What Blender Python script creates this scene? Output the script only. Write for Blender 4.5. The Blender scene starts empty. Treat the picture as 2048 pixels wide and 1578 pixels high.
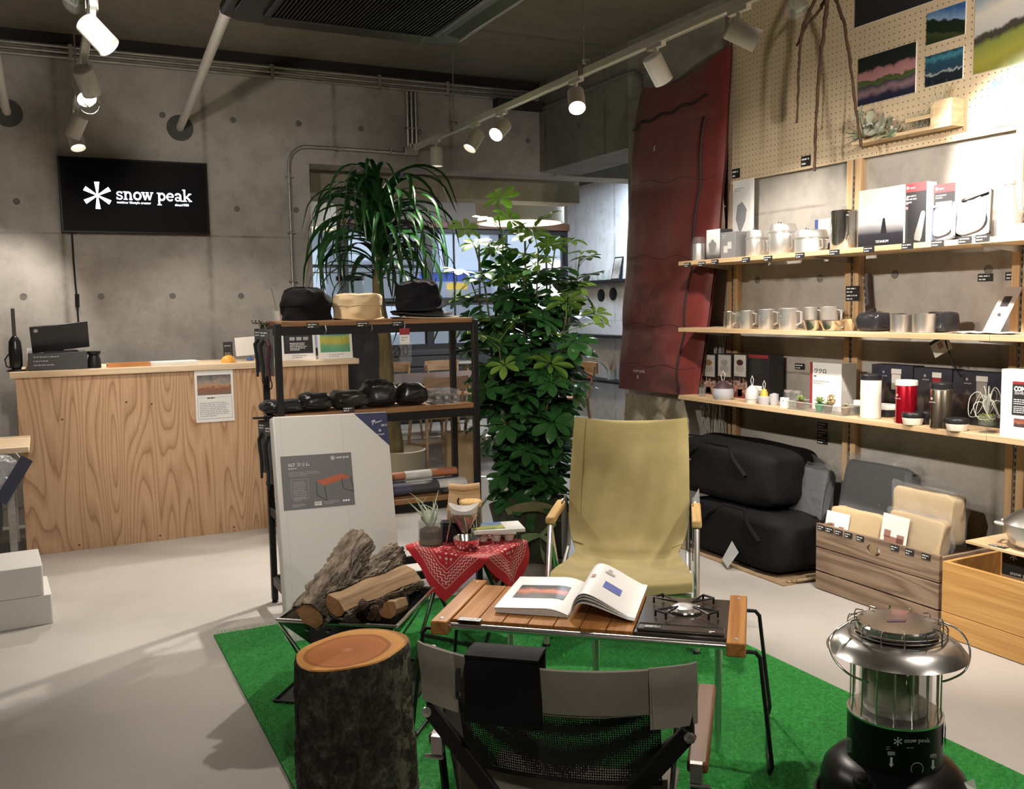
import bpy, math, random
from mathutils import Vector, Matrix
R = math.radians
rnd = random.Random(7)
SC = bpy.context.scene
COL = SC.collection

# ------------------------------------------------------------ camera
# measured from the room's own parallel edges: +Y runs along the shelf wall, +X along the concrete back wall
CAM_H = 1.4; FPX = 1870.0; CX = 1024.0; CY = 789.0
_vx = Vector(((4800 - CX) / FPX, (CY - 550) / FPX, -1)).normalized()
_vy = Vector(((87 - CX) / FPX, (CY - 625) / FPX, -1))
_vy = (_vy - _vx * _vx.dot(_vy)).normalized()
_vz = _vx.cross(_vy)
ROT = Matrix((_vx, _vy, _vz))            # camera space -> world space
cam = bpy.data.cameras.new('camera'); cam.sensor_width = 36; cam.lens = 36 * FPX / 2048
cam.clip_start = 0.05
camo = bpy.data.objects.new('camera', cam); COL.objects.link(camo)
camo.matrix_world = Matrix.Translation((0, 0, CAM_H)) @ ROT.to_4x4()
SC.camera = camo
CP = Vector((0, 0, CAM_H))
def P(px, py, x=None, y=None, z=None):
    """point of a known plane of the room that stands at a photo pixel (used to take sizes off the photo)"""
    r = ROT @ Vector(((px - CX) / FPX, (CY - py) / FPX, -1))
    if z is not None: t = (z - CAM_H) / r.z
    elif x is not None: t = x / r.x
    else: t = y / r.y
    return CP + r * t

# ------------------------------------------------------------ world, exposure, lights
w = bpy.data.worlds.new('night'); SC.world = w; w.use_nodes = True
w.node_tree.nodes['Background'].inputs[0].default_value = (0.016, 0.02, 0.032, 1)
w.node_tree.nodes['Background'].inputs[1].default_value = 1.0
SC.view_settings.view_transform = 'Standard'; SC.view_settings.look = 'None'
SC.view_settings.gamma = 1.0; SC.view_settings.use_curve_mapping = False
SC.view_settings.exposure = 0.28
SC.cycles.max_bounces = 6; SC.cycles.diffuse_bounces = 4; SC.cycles.glossy_bounces = 3; SC.cycles.transparent_max_bounces = 8
SC.cycles.use_light_tree = False; SC.cycles.caustics_reflective = False; SC.cycles.caustics_refractive = False
SPOT_W = 1.0                              # scale for all track spots
WARM = (1.0, 0.90, 0.79)

# ------------------------------------------------------------ materials
_M = {}
def mat(name, col=(.5, .5, .5), rough=.5, metal=0., spec=.5, noise=None, bump=None, emit=None, alpha=None,
        trans=None, sheen=None, coat=None, ior=None, sss=None):
    """noise=(scale, amount, (sx,sy,sz), second colour or None); bump=(scale, strength, distance)"""
    if name in _M: return _M[name]
    m = bpy.data.materials.new(name); m.use_nodes = True; _M[name] = m
    nt = m.node_tree; N = nt.nodes; L = nt.links
    b = N['Principled BSDF']
    b.inputs['Base Color'].default_value = (*col, 1)
    b.inputs['Roughness'].default_value = rough; b.inputs['Metallic'].default_value = metal
    b.inputs['Specular IOR Level'].default_value = spec
    if ior: b.inputs['IOR'].default_value = ior
    if trans: b.inputs['Transmission Weight'].default_value = trans
    if sheen: b.inputs['Sheen Weight'].default_value = sheen
    if coat: b.inputs['Coat Weight'].default_value = coat; b.inputs['Coat Roughness'].default_value = .12
    if emit: b.inputs['Emission Color'].default_value = (*emit[0], 1); b.inputs['Emission Strength'].default_value = emit[1]
    if emit: m.cycles.emission_sampling = 'NONE'
    if alpha is not None: b.inputs['Alpha'].default_value = alpha
    if noise or bump:
        tc = N.new('ShaderNodeTexCoord')
    if noise:
        sc, amt, st = noise[0], noise[1], noise[2] if len(noise) > 2 else (1, 1, 1)
        mp = N.new('ShaderNodeMapping'); L.new(tc.outputs['Object'], mp.inputs[0]); mp.inputs['Scale'].default_value = st
        n = N.new('ShaderNodeTexNoise'); n.inputs['Scale'].default_value = sc; n.inputs['Detail'].default_value = 6; n.inputs['Roughness'].default_value = .65
        L.new(mp.outputs[0], n.inputs['Vector'])
        cr = N.new('ShaderNodeValToRGB'); L.new(n.outputs[0], cr.inputs[0])
        c2 = noise[3] if len(noise) > 3 else tuple(c * (1 - amt) for c in col)
        cr.color_ramp.elements[0].position = .32; cr.color_ramp.elements[1].position = .68
        cr.color_ramp.elements[0].color = (*c2, 1)
        cr.color_ramp.elements[1].color = (*[min(1, c * (1 + amt * .35)) for c in col], 1)
        L.new(cr.outputs[0], b.inputs['Base Color'])
    if bump:
        n2 = N.new('ShaderNodeTexNoise'); n2.inputs['Scale'].default_value = bump[0]; n2.inputs['Detail'].default_value = 5
        if noise: L.new(mp.outputs[0], n2.inputs['Vector'])
        else: L.new(tc.outputs['Object'], n2.inputs['Vector'])
        bp = N.new('ShaderNodeBump'); bp.inputs['Strength'].default_value = bump[1]; bp.inputs['Distance'].default_value = bump[2]
        L.new(n2.outputs[0], bp.inputs['Height']); L.new(bp.outputs[0], b.inputs['Normal'])
    return m

def nodes(m): return m.node_tree.nodes, m.node_tree.links, m.node_tree.nodes['Principled BSDF']
def math_node(N, L, op, a, b=None):
    n = N.new('ShaderNodeMath'); n.operation = op
    for i, v in enumerate((a, b)):
        if v is None: continue
        if isinstance(v, (int, float)): n.inputs[i].default_value = v
        else: L.new(v, n.inputs[i])
    return n.outputs[0]
def ramp(N, L, src, stops, interp='LINEAR'):
    cr = N.new('ShaderNodeValToRGB'); cr.color_ramp.interpolation = interp
    e = cr.color_ramp.elements
    while len(e) < len(stops): e.new(.5)
    for el, (p, c) in zip(e, stops): el.position = p; el.color = (*c, 1)
    L.new(src, cr.inputs[0]); return cr.outputs[0]
def mix(N, L, fac, a, b, mode='MIX'):
    n = N.new('ShaderNodeMix'); n.data_type = 'RGBA'; n.blend_type = mode
    if isinstance(fac, (int, float)): n.inputs[0].default_value = fac
    else: L.new(fac, n.inputs[0])
    for i, v in ((6, a), (7, b)):
        if isinstance(v, tuple): n.inputs[i].default_value = (*v, 1)
        else: L.new(v, n.inputs[i])
    return n.outputs[2]
def objco(N): return N.new('ShaderNodeTexCoord').outputs['Object']
def mapping(N, L, vec, scale=(1, 1, 1), loc=(0, 0, 0), rot=(0, 0, 0)):
    mp = N.new('ShaderNodeMapping'); L.new(vec, mp.inputs[0])
    mp.inputs['Scale'].default_value = scale; mp.inputs['Location'].default_value = loc; mp.inputs['Rotation'].default_value = rot
    return mp.outputs[0]
def tnoise(N, L, vec, scale, detail=5, rough=.6, dist=0):
    n = N.new('ShaderNodeTexNoise'); n.inputs['Scale'].default_value = scale; n.inputs['Detail'].default_value = detail
    n.inputs['Roughness'].default_value = rough; n.inputs['Distortion'].default_value = dist
    L.new(vec, n.inputs['Vector']); return n.outputs[0]
def bumpn(N, L, b, h, strength, dist):
    bp = N.new('ShaderNodeBump'); bp.inputs['Strength'].default_value = strength; bp.inputs['Distance'].default_value = dist
    L.new(h, bp.inputs['Height']); L.new(bp.outputs[0], b.inputs['Normal'])

def concrete(name, base, seam=None, blot=.35, rough=.8):
    """cast concrete; seam=(axis, origin, pitch, z origin, z pitch) draws the stained joints of the form panels"""
    m = mat(name, base, rough); N, L, b = nodes(m)
    co = objco(N)
    n1 = tnoise(N, L, co, 1.1, 7, .62); n2 = tnoise(N, L, co, 7.5, 8, .72)
    c = ramp(N, L, n1, [(.3, tuple(x * (1 - blot) for x in base)), (.5, base), (.72, tuple(min(1, x * (1 + blot * .35)) for x in base))])
    c2 = ramp(N, L, n2, [(.3, (.70, .69, .67)), (.55, (1, 1, 1)), (.8, (1.06, 1.05, 1.03))])
    c = mix(N, L, .75, c, c2, 'MULTIPLY')
    h = n2
    if seam:
        sx = N.new('ShaderNodeSeparateXYZ'); L.new(co, sx.inputs[0])
        wob = math_node(N, L, 'MULTIPLY', math_node(N, L, 'SUBTRACT', tnoise(N, L, co, 9, 3), .5), .012)
        def line(out, org, pitch, wid):
            a = math_node(N, L, 'ADD', math_node(N, L, 'SUBTRACT', out, org), wob)
            a = math_node(N, L, 'DIVIDE', a, pitch)
            a = math_node(N, L, 'ABSOLUTE', math_node(N, L, 'SUBTRACT', math_node(N, L, 'FRACT', math_node(N, L, 'ADD', a, .5)), .5))
            return math_node(N, L, 'MULTIPLY', a, pitch / wid)
        l1 = line(sx.outputs[seam[0]], seam[1], seam[2], .030); l2 = line(sx.outputs[2], seam[3], seam[4], .012)
        mn = math_node(N, L, 'MINIMUM', l1, l2)
        st = ramp(N, L, mn, [(0, (.45, .43, .40)), (.28, (.62, .60, .57)), (1, (1, 1, 1))])
        br = ramp(N, L, tnoise(N, L, co, 3.2, 4), [(.35, (0, 0, 0)), (.62, (1, 1, 1))])
        c = mix(N, L, br, c, mix(N, L, 1.0, c, st, 'MULTIPLY'))
    L.new(c, b.inputs['Base Color']); bumpn(N, L, b, h, .12, .01)
    return m

def wood(name, c1, c2, scale=6, axis=0, stretch=.08, rough=.55, rings=9, bump=.08, knots=False):
    """grain contours of a stretched noise field: plain-sawn figure along the given axis"""
    m = mat(name, c1, rough); N, L, b = nodes(m)
    st = [1, 1, 1]; st[axis] = stretch
    co = mapping(N, L, objco(N), tuple(st))
    f = tnoise(N, L, co, scale, 2.2, .45, .25)
    s = math_node(N, L, 'SINE', math_node(N, L, 'MULTIPLY', f, rings * 6.283))
    fib = [1, 1, 1]; fib[axis] = .02
    fine = tnoise(N, L, mapping(N, L, objco(N), tuple(fib)), 120, 4, .7)
    t = math_node(N, L, 'ADD', math_node(N, L, 'MULTIPLY', s, .5), .5)
    t = math_node(N, L, 'POWER', t, 2.2)
    c = mix(N, L, math_node(N, L, 'MULTIPLY', t, .75), c1, c2)
    ff = ramp(N, L, fine, [(.32, (.74, .70, .66)), (.6, (1.03, 1.02, 1.0))])
    c = mix(N, L, .8, c, ff, 'MULTIPLY')
    if knots:
        vo = N.new('ShaderNodeTexVoronoi'); vo.inputs['Scale'].default_value = 2.3; L.new(objco(N), vo.inputs['Vector'])
        c = mix(N, L, ramp(N, L, vo.outputs['Distance'], [(.0, (1, 1, 1)), (.05, (0, 0, 0))]), c, tuple(x * .25 for x in c2))
    L.new(c, b.inputs['Base Color']); bumpn(N, L, b, fine, bump, .002)
    return m

def picture(name, stops, amp=.25, scale=5, gloss=.25, seed=0., speck=None, tilt=0., axis=2):
    """a printed photograph: bands of colour up the sheet with an uneven skyline (flat print, generated coordinates)"""
    m = mat(name, (.5, .5, .5), gloss); N, L, b = nodes(m)
    tc = N.new('ShaderNodeTexCoord'); sx = N.new('ShaderNodeSeparateXYZ'); L.new(tc.outputs['Generated'], sx.inputs[0])
    v = mapping(N, L, tc.outputs['Generated'], (1, 1, .6) if axis == 2 else (1, .6, .1), (seed, seed * .7, 0))
    n = tnoise(N, L, v, scale, 6, .6)
    t = math_node(N, L, 'ADD', sx.outputs[axis], math_node(N, L, 'MULTIPLY', math_node(N, L, 'SUBTRACT', n, .5), amp))
    if tilt: t = math_node(N, L, 'ADD', t, math_node(N, L, 'MULTIPLY', math_node(N, L, 'SUBTRACT', sx.outputs[1], .5), tilt))
    c = ramp(N, L, t, stops)
    if speck:
        n2 = tnoise(N, L, mapping(N, L, tc.outputs['Generated'], (1, 1, 1), (seed + 3, 1, 2)), speck[0], 4, .7)
        f = ramp(N, L, n2, [(speck[1], (0, 0, 0)), (speck[1] + .05, (1, 1, 1))])
        win = ramp(N, L, sx.outputs[2], [(max(0, speck[3] - .02), (0, 0, 0)), (speck[3] + .02, (1, 1, 1)), (speck[4] - .02, (1, 1, 1)), (speck[4] + .02, (0, 0, 0))])
        c = mix(N, L, mix(N, L, 1.0, f, win, 'MULTIPLY'), c, speck[2])
    L.new(c, b.inputs['Base Color'])
    return m

# ------------------------------------------------------------ mesh builder
class B:
    def __init__(s): s.v = []; s.f = []
    def add(s, vs, fs):
        o = len(s.v); s.v += [tuple(p) for p in vs]; s.f += [tuple(i + o for i in f) for f in fs]; return s
    def box(s, x0, x1, y0, y1, z0, z1):
        return s.add([(x0, y0, z0), (x1, y0, z0), (x1, y1, z0), (x0, y1, z0), (x0, y0, z1), (x1, y0, z1), (x1, y1, z1), (x0, y1, z1)],
                     [(0, 3, 2, 1), (4, 5, 6, 7), (0, 1, 5, 4), (1, 2, 6, 5), (2, 3, 7, 6), (3, 0, 4, 7)])
    def cb(s, c, d, m=None):
        """box of size d about c, turned by matrix m"""
        vs = []
        for k in (-.5, .5):
            for a, b in ((-.5, -.5), (.5, -.5), (.5, .5), (-.5, .5)):
                p = Vector((a * d[0], b * d[1], k * d[2]))
                if m is not None: p = m @ p
                vs.append(p + Vector(c))
        return s.add(vs, [(0, 3, 2, 1), (4, 5, 6, 7), (0, 1, 5, 4), (1, 2, 6, 5), (2, 3, 7, 6), (3, 0, 4, 7)])
    def bar(s, a, b, wd, th, up=(0, 0, 1)):
        """rectangular bar from a to b: wd across, th along up"""
        a = Vector(a); b = Vector(b); d = (b - a).normalized(); u = Vector(up)
        sd = d.cross(u)
        if sd.length < 1e-4: sd = d.cross(Vector((1, 0, 0)))
        sd.normalize(); u = sd.cross(d)
        vs = []
        for p in (a, b):
            for i, j in ((-1, -1), (1, -1), (1, 1), (-1, 1)): vs.append(p + sd * i * wd / 2 + u * j * th / 2)
        return s.add(vs, [(0, 3, 2, 1), (4, 5, 6, 7), (0, 1, 5, 4), (1, 2, 6, 5), (2, 3, 7, 6), (3, 0, 4, 7)])
    def tube(s, pts, r, n=8, closed=False, cap=True):
        pts = [Vector(p) for p in pts]; m = len(pts)
        rs = r if isinstance(r, (list, tuple)) else [r] * m
        t0 = (pts[1] - pts[0]).normalized()
        u = t0.orthogonal().normalized(); vs = []; prev = t0
        for i, p in enumerate(pts):
            if closed: t = (pts[(i + 1) % m] - pts[i - 1]).normalized()
            elif i == 0: t = t0
            elif i == m - 1: t = (pts[i] - pts[i - 1]).normalized()
            else:
                t = ((pts[i + 1] - p).normalized() + (p - pts[i - 1]).normalized())
                t = t.normalized() if t.length > 1e-6 else prev
            q = prev.rotation_difference(t); u = (q @ u); u = (u - t * u.dot(t)).normalized(); prev = t
            w_ = t.cross(u)
            for k in range(n):
                a = 2 * math.pi * k / n
                vs.append(p + (u * math.cos(a) + w_ * math.sin(a)) * rs[i])
        fs = []
        for i in range(m if closed else m - 1):
            j = (i + 1) % m
            for k in range(n):
                k2 = (k + 1) % n
                fs.append((i * n + k, i * n + k2, j * n + k2, j * n + k))
        if cap and not closed:
            fs.append(tuple(range(n - 1, -1, -1))); fs.append(tuple((m - 1) * n + k for k in range(n)))
        return s.add(vs, fs)
    def cyl(s, a, b, r0, r1=None, n=16, cap=True): return s.tube([a, b], [r0, r0 if r1 is None else r1], n, False, cap)
    def lathe(s, prof, n=24, c=(0, 0, 0), ax=None, sx=1., sy=1.):
        """prof: (radius, height) from bottom to top; radius 0 closes to a point"""
        vs = []; fs = []; rows = []
        for r, z in prof:
            if r < 1e-6: rows.append([len(vs)]); vs.append(Vector((0, 0, z)))
            else:
                rows.append(list(range(len(vs), len(vs) + n)))
                vs += [Vector((r * sx * math.cos(2 * math.pi * k / n), r * sy * math.sin(2 * math.pi * k / n), z)) for k in range(n)]
        for a, b in zip(rows, rows[1:]):
            for k in range(n):
                k2 = (k + 1) % n
                if len(a) == 1 and len(b) == 1: continue
                if len(a) == 1: fs.append((a[0], b[k2], b[k]))
                elif len(b) == 1: fs.append((a[k], a[k2], b[0]))
                else: fs.append((a[k], a[k2], b[k2], b[k]))
        if ax is not None:
            q = Vector((0, 0, 1)).rotation_difference(Vector(ax).normalized()); vs = [q @ p for p in vs]
        c = Vector(c)
        return s.add([p + c for p in vs], fs)
    def prism(s, poly, o, u, v, th):
        """2D outline poly in the plane o + a*u + b*v, thickness th along u x v (from the plane)"""
        o = Vector(o); u = Vector(u); v = Vector(v); n_ = u.cross(v).normalized() * th
        p0 = [o + u * a + v * b for a, b in poly]; m = len(poly)
        fs = [tuple(range(m - 1, -1, -1)), tuple(range(m, 2 * m))] + [(i, (i + 1) % m, m + (i + 1) % m, m + i) for i in range(m)]
        return s.add(p0 + [p + n_ for p in p0], fs)
    def grid(s, fn, nu, nv, th=None, wrap=False):
        """surface fn(u,v) over the unit square; th closes it to a sheet of that thickness"""
        vs = []; fs = []; top = []
        for i in range(nu + 1):
            for j in range(nv + 1): top.append(Vector(fn(i / nu, j / nv)))
        vs += top; W_ = nv + 1
        for i in range(nu):
            for j in range(nv): fs.append((i * W_ + j, (i + 1) * W_ + j, (i + 1) * W_ + j + 1, i * W_ + j + 1))
        if th:
            o = len(vs); nrm = []
            for i in range(nu + 1):
                for j in range(nv + 1):
                    a = top[min(i + 1, nu) * W_ + j] - top[max(i - 1, 0) * W_ + j]
                    b = top[i * W_ + min(j + 1, nv)] - top[i * W_ + max(j - 1, 0)]
                    c = a.cross(b); nrm.append(c.normalized() if c.length > 1e-12 else Vector((0, 0, 1)))
            vs += [p - q * th for p, q in zip(top, nrm)]
            for i in range(nu):
                for j in range(nv): fs.append((o + i * W_ + j, o + i * W_ + j + 1, o + (i + 1) * W_ + j + 1, o + (i + 1) * W_ + j))
            for j in range(nv):
                fs.append((j, j + 1, o + j + 1, o + j)); k = nu * W_
                fs.append((k + j + 1, k + j, o + k + j, o + k + j + 1))
            for i in range(nu):
                a = i * W_; b = (i + 1) * W_
                fs.append((b, a, o + a, o + b)); fs.append((a + nv, b + nv, o + b + nv, o + a + nv))
        return s.add(vs, fs)
    def mesh(s, name, m, smooth=35):
        me = bpy.data.meshes.new(name); me.from_pydata(s.v, [], s.f)
        me.materials.append(m); me.update()
        if smooth:
            me.polygons.foreach_set('use_smooth', [True] * len(me.polygons)); me.set_sharp_from_angle(angle=R(smooth))
        return me
    def build(s, name, m, parent=None, smooth=35, bevel=0, label=None, loc=None, rot=None, sub=0, kind=None):
        o = bpy.data.objects.new(name, s.mesh(name, m, smooth)); COL.objects.link(o)
        if parent: o.parent = parent
        if loc: o.location = loc
        if rot: o.rotation_euler = rot
        if bevel:
            md = o.modifiers.new('bevel', 'BEVEL'); md.width = bevel; md.segments = 2; md.limit_method = 'ANGLE'; md.angle_limit = R(40)
        if sub:
            md = o.modifiers.new('sub', 'SUBSURF'); md.levels = sub; md.render_levels = sub
        if label: o['label'] = label
        if kind: o['kind'] = kind
        return o

def smoothline(pts, n=5):
    """Catmull-Rom curve through the points"""
    P_ = [Vector(p) for p in pts]; P_ = [P_[0] * 2 - P_[1]] + P_ + [P_[-1] * 2 - P_[-2]]; out = []
    for i in range(1, len(P_) - 2):
        a, b, c, d = P_[i - 1:i + 3]
        for k in range(n):
            t = k / n; out.append(.5 * (2 * b + (c - a) * t + (2 * a - 5 * b + 4 * c - d) * t * t + (3 * b - a - 3 * c + d) * t ** 3))
    return out + [P_[-2]]
def inst(name, me, parent=None, loc=(0, 0, 0), rot=(0, 0, 0), scale=(1, 1, 1), mtx=None):
    o = bpy.data.objects.new(name, me); COL.objects.link(o)
    if parent: o.parent = parent
    if mtx is not None: o.matrix_local = mtx
    else: o.location = loc; o.rotation_euler = rot; o.scale = scale
    return o
def tag(o, label, cat, group=None):
    o['label'] = label; o['category'] = cat
    if group: o['group'] = group
    return o
def thing(name, label, cat, loc=(0, 0, 0), rz=0., group=None, rot=None):
    o = bpy.data.objects.new(name, None); COL.objects.link(o); o.empty_display_size = .05
    o.location = loc; o.rotation_euler = rot if rot else (0, 0, rz)
    return tag(o, label, cat, group)
def struct(o): o['kind'] = 'structure'; return o
def copy_tree(o, parent=None):
    c = o.copy(); COL.objects.link(c)
    if parent: c.parent = parent
    for ch in list(o.children): copy_tree(ch, c)
    return c

# ------------------------------------------------------------ lettering
def text(body, size, m, parent, loc, rot, align='LEFT', th=.0006, name='lettering', sx=1., shear=0., off=0.):
    cu = bpy.data.curves.new('t', 'FONT'); cu.body = body; cu.size = size; cu.align_x = align; cu.extrude = th
    cu.shear = shear; cu.offset = off; cu.resolution_u = 2
    t = bpy.data.objects.new('t', cu)
    me = bpy.data.meshes.new_from_object(t); me.materials.clear(); me.materials.append(m)
    bpy.data.objects.remove(t); bpy.data.curves.remove(cu)
    o = bpy.data.objects.new(name, me); COL.objects.link(o); o.parent = parent
    o.location = loc; o.rotation_euler = rot; o.scale = (sx, 1, 1)
    return o
FACE_Y = (R(90), 0, 0)                    # print that faces -Y, reads along +X
FACE_X = (R(90), 0, R(-90))               # print that faces -X, reads along -Y
FLAT = (0, 0, 0)
def ribbon(bm, pts, wd, th, closed=False):
    """flat stroke in the XY plane"""
    pts = [Vector((p[0], p[1], 0)) for p in pts]; n = len(pts); vs = []
    for i, p in enumerate(pts):
        a = pts[i - 1] if (i or closed) else p; b = pts[(i + 1) % n] if (i < n - 1 or closed) else p
        d = (b - a).normalized(); nn = Vector((-d.y, d.x, 0)) * wd / 2
        vs += [p + nn, p - nn]
    vs = [(x.x, x.y, th) for x in vs]; fs = []
    for i in range(n if closed else n - 1):
        j = (i + 1) % n; fs.append((2 * i, 2 * i + 1, 2 * j + 1, 2 * j))
    bm.add(vs, fs)
def arc(cx, cy, rx, ry, a0, a1, n=12): return [(cx + rx * math.cos(R(a0 + (a1 - a0) * i / n)), cy + ry * math.sin(R(a0 + (a1 - a0) * i / n))) for i in range(n + 1)]
def flake(bm, cx, cy, r, th=.0008):
    """six flared arms"""
    for k in range(6):
        a = R(60 * k + 90); d = (math.cos(a), math.sin(a)); q = (-d[1], d[0])
        pts = [(.10, .05), (1, .17), (1, -.17), (.10, -.05)]
        bm.add([(cx + r * (d[0] * s + q[0] * t), cy + r * (d[1] * s + q[1] * t), th) for s, t in pts], [(0, 3, 2, 1)])
    bm.add([(cx + r * .16 * math.cos(R(60 * k)), cy + r * .16 * math.sin(R(60 * k)), th) for k in range(6)], [tuple(range(6))])
def slab_word(bm, x, y, h, word, th=.0008):
    """slab-serif lower-case letters drawn with strokes, x-height h; returns the width"""
    W_ = .2 * h; t = .15 * h; x0 = x
    def st(pts, wd=W_, closed=False): ribbon(bm, [(x + a * h, y + b * h) for a, b in pts], wd, th, closed)
    def sf(cx, cy, ww=.46): st([(cx - ww / 2, cy), (cx + ww / 2, cy)], .11 * h)
    for ch in word:
        if ch == ' ': x += .42 * h; continue
        if ch == 's':
            st(arc(.42, .73, .27, .21, 20, 250, 10) + arc(.42, .27, .29, .22, 70, -160, 10), t); st([(.68, .72), (.68, .98)], .1 * h); st([(.12, .02), (.12, .3)], .1 * h); wd = .86
        elif ch == 'n':
            st([(.25, 0), (.25, 1)]); st(arc(.56, .62, .28, .3, 170, 0, 9) + [(.84, 0)], W_); sf(.25, .05); sf(.86, .05, .42); sf(.15, .95, .3); wd = 1.14
        elif ch == 'o':
            st(arc(.5, .5, .38, .43, 0, 342, 18), W_, True); wd = 1.04
        elif ch == 'w':
            st([(.1, .95), (.38, .06)]); st([(.38, .06), (.62, .9)], t); st([(.62, .9), (.9, .06)]); st([(.9, .06), (1.18, .95)], t); sf(.12, .95, .4); sf(.62, .95, .36); sf(1.18, .95, .34); wd = 1.36
        elif ch == 'p':
            st([(.25, -.55), (.25, 1)]); st(arc(.58, .5, .34, .41, 165, -165, 14), W_); sf(.27, -.5, .5); sf(.15, .95, .3); wd = 1.08
        elif ch == 'e':
            st(arc(.5, .5, .37, .43, 0, 318, 16), W_ * .9); st([(.14, .52), (.88, .52)], .11 * h); wd = 1.0
        elif ch == 'a':
            st(arc(.45, .66, .3, .27, 165, 0, 9) + [(.75, .1)], W_); st(arc(.42, .27, .27, .21, 0, 330, 12), t, True); st([(.75, .05), (1.0, .05)], .11 * h); wd = 1.04
        elif ch == 'k':
            st([(.22, 0), (.22, 1.5)]); st([(.3, .42), (.86, .95)], t); st([(.48, .55), (.92, .05)]); sf(.24, .05); sf(.9, .05, .4); sf(.86, .95, .36); sf(.12, 1.45, .3); wd = 1.14
        x += wd * h
    return x - x0
def snow_logo(parent, loc, rot, h, m, word='snow peak', gap=2.2, star=1.55, name='logo'):
    """snowflake mark and word, centred on loc; h = x-height"""
    t = B(); wt = slab_word(t, 0, 0, h, word)
    bm = B(); tot = star * 2 * h + .6 * h + wt
    flake(bm, -tot / 2 + star * h, .45 * h, star * h); slab_word(bm, -tot / 2 + star * 2 * h + .6 * h, 0, h, word)
    return bm.build(name, m, parent, 0, loc=loc, rot=rot)
def micro(parent, loc, rot, wd, n, pitch, m, th=.0006, fill=.45, seed=1, name='fine_print'):
    """lines of print too small to read, as rows of dashes"""
    r_ = random.Random(seed); bm = B()
    for i in range(n):
        x = 0; end = wd * (1 if i < n - 1 else .6) * r_.uniform(.85, 1)
        while x < end:
            l = r_.uniform(.4, 1.6) * pitch; l = min(l, end - x)
            bm.add([(x, -i * pitch, th), (x + l, -i * pitch, th), (x + l, -i * pitch + pitch * fill, th), (x, -i * pitch + pitch * fill, th)], [(0, 1, 2, 3)])
            x += l + pitch * .3
    return bm.build(name, m, parent, 0, loc=loc, rot=rot)

# shared materials
WHITE = mat('white_paint', (.78, .77, .74), .45)
BLACKM = mat('black_metal', (.010, .010, .011), .45, spec=.3)
STEEL = mat('brushed_steel', (.68, .67, .66), .34, .9, noise=(60, .12, (1, 1, 14)))
CHROME = mat('polished_steel', (.80, .80, .79), .16, 1.)
ALU = mat('satin_aluminium', (.78, .78, .79), .33, 1.)
GALV = mat('galvanised_conduit', (.46, .45, .42), .38, .9, noise=(30, .2))
INKW = mat('white_ink', (.82, .82, .82), .6)
INKG = mat('grey_ink', (.36, .36, .37), .6)
INKK = mat('black_ink', (.02, .02, .02), .6)
TAGK = mat('black_price_card', (.02, .02, .022), .45)
CARDW = mat('white_card', (.80, .79, .77), .55)
GLASS = mat('clear_glass', (.35, .37, .37), .03, alpha=.30, spec=.8)
PLAST = mat('clear_plastic_film', (.55, .57, .60), .09, alpha=.11, spec=.9, bump=(14, .9, .02))
# ============================================================ the room shell
YB = 6.9; XR = 3.72; ZC = 3.2; XL = -2.9; YF = -3.0; YW = 10.5; XC = 6.05
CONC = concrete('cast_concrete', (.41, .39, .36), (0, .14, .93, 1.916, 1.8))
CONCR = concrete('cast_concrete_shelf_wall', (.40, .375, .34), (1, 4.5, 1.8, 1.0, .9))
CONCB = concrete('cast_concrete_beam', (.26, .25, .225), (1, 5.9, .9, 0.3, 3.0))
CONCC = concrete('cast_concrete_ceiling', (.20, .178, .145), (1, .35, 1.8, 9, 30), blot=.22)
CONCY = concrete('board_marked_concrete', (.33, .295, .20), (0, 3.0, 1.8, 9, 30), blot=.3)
CONCW = concrete('pale_concrete', (.52, .53, .55), (1, 9.4, .9, 1.2, 1.8), blot=.15)
FLOORM = mat('screeded_floor', (.50, .47, .435), .42, spec=.4); _n, _l, _b = nodes(FLOORM)
_c = objco(_n); _t = tnoise(_n, _l, _c, .9, 6, .6); _t2 = tnoise(_n, _l, _c, 16, 6, .7)
_l.new(mix(_n, _l, .6, ramp(_n, _l, _t, [(.3, (.385, .365, .335)), (.7, (.50, .475, .445))]), ramp(_n, _l, _t2, [(.3, (.9, .9, .9)), (.7, (1, 1, 1))]), 'MULTIPLY'), _b.inputs['Base Color'])
_l.new(ramp(_n, _l, _t2, [(.2, (.36,) * 3), (.8, (.52,) * 3)]), _b.inputs['Roughness'])

struct(B().box(XL - .2, XC + .2, YF - .2, YW + .2, -.12, 0).build('floor', FLOORM))
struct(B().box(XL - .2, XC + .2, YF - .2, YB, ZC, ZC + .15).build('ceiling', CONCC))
wb = struct(B().prism([(XL, 0), (1.80, 0), (1.80, 2.455), (XC + .2, 2.475), (XC + .2, ZC), (XL, ZC)], (0, YB, 0), (1, 0, 0), (0, 0, 1), -.28).build('wall_back', CONC, smooth=0))
wr = struct(B().box(XR, XR + .22, YF - .2, 5.6, 0, ZC).build('wall_right', CONCR))
wl = struct(B().box(XL - .2, XL, YF - .2, YB + .28, 0, ZC).build('wall_left', CONC))
struct(B().box(XL, XR, YF - .2, YF, 0, ZC).build('wall_front', CONC))
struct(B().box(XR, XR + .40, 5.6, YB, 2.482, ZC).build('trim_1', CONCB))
struct(B().prism([(1.2, 2.30), (4.36, 2.30), (4.36, 2.62), (1.2, 2.62)], (0, 7.35, 0), (1, 0, 0), (0, 0, 1), -.3).build('trim_2', CONCY))
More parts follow.
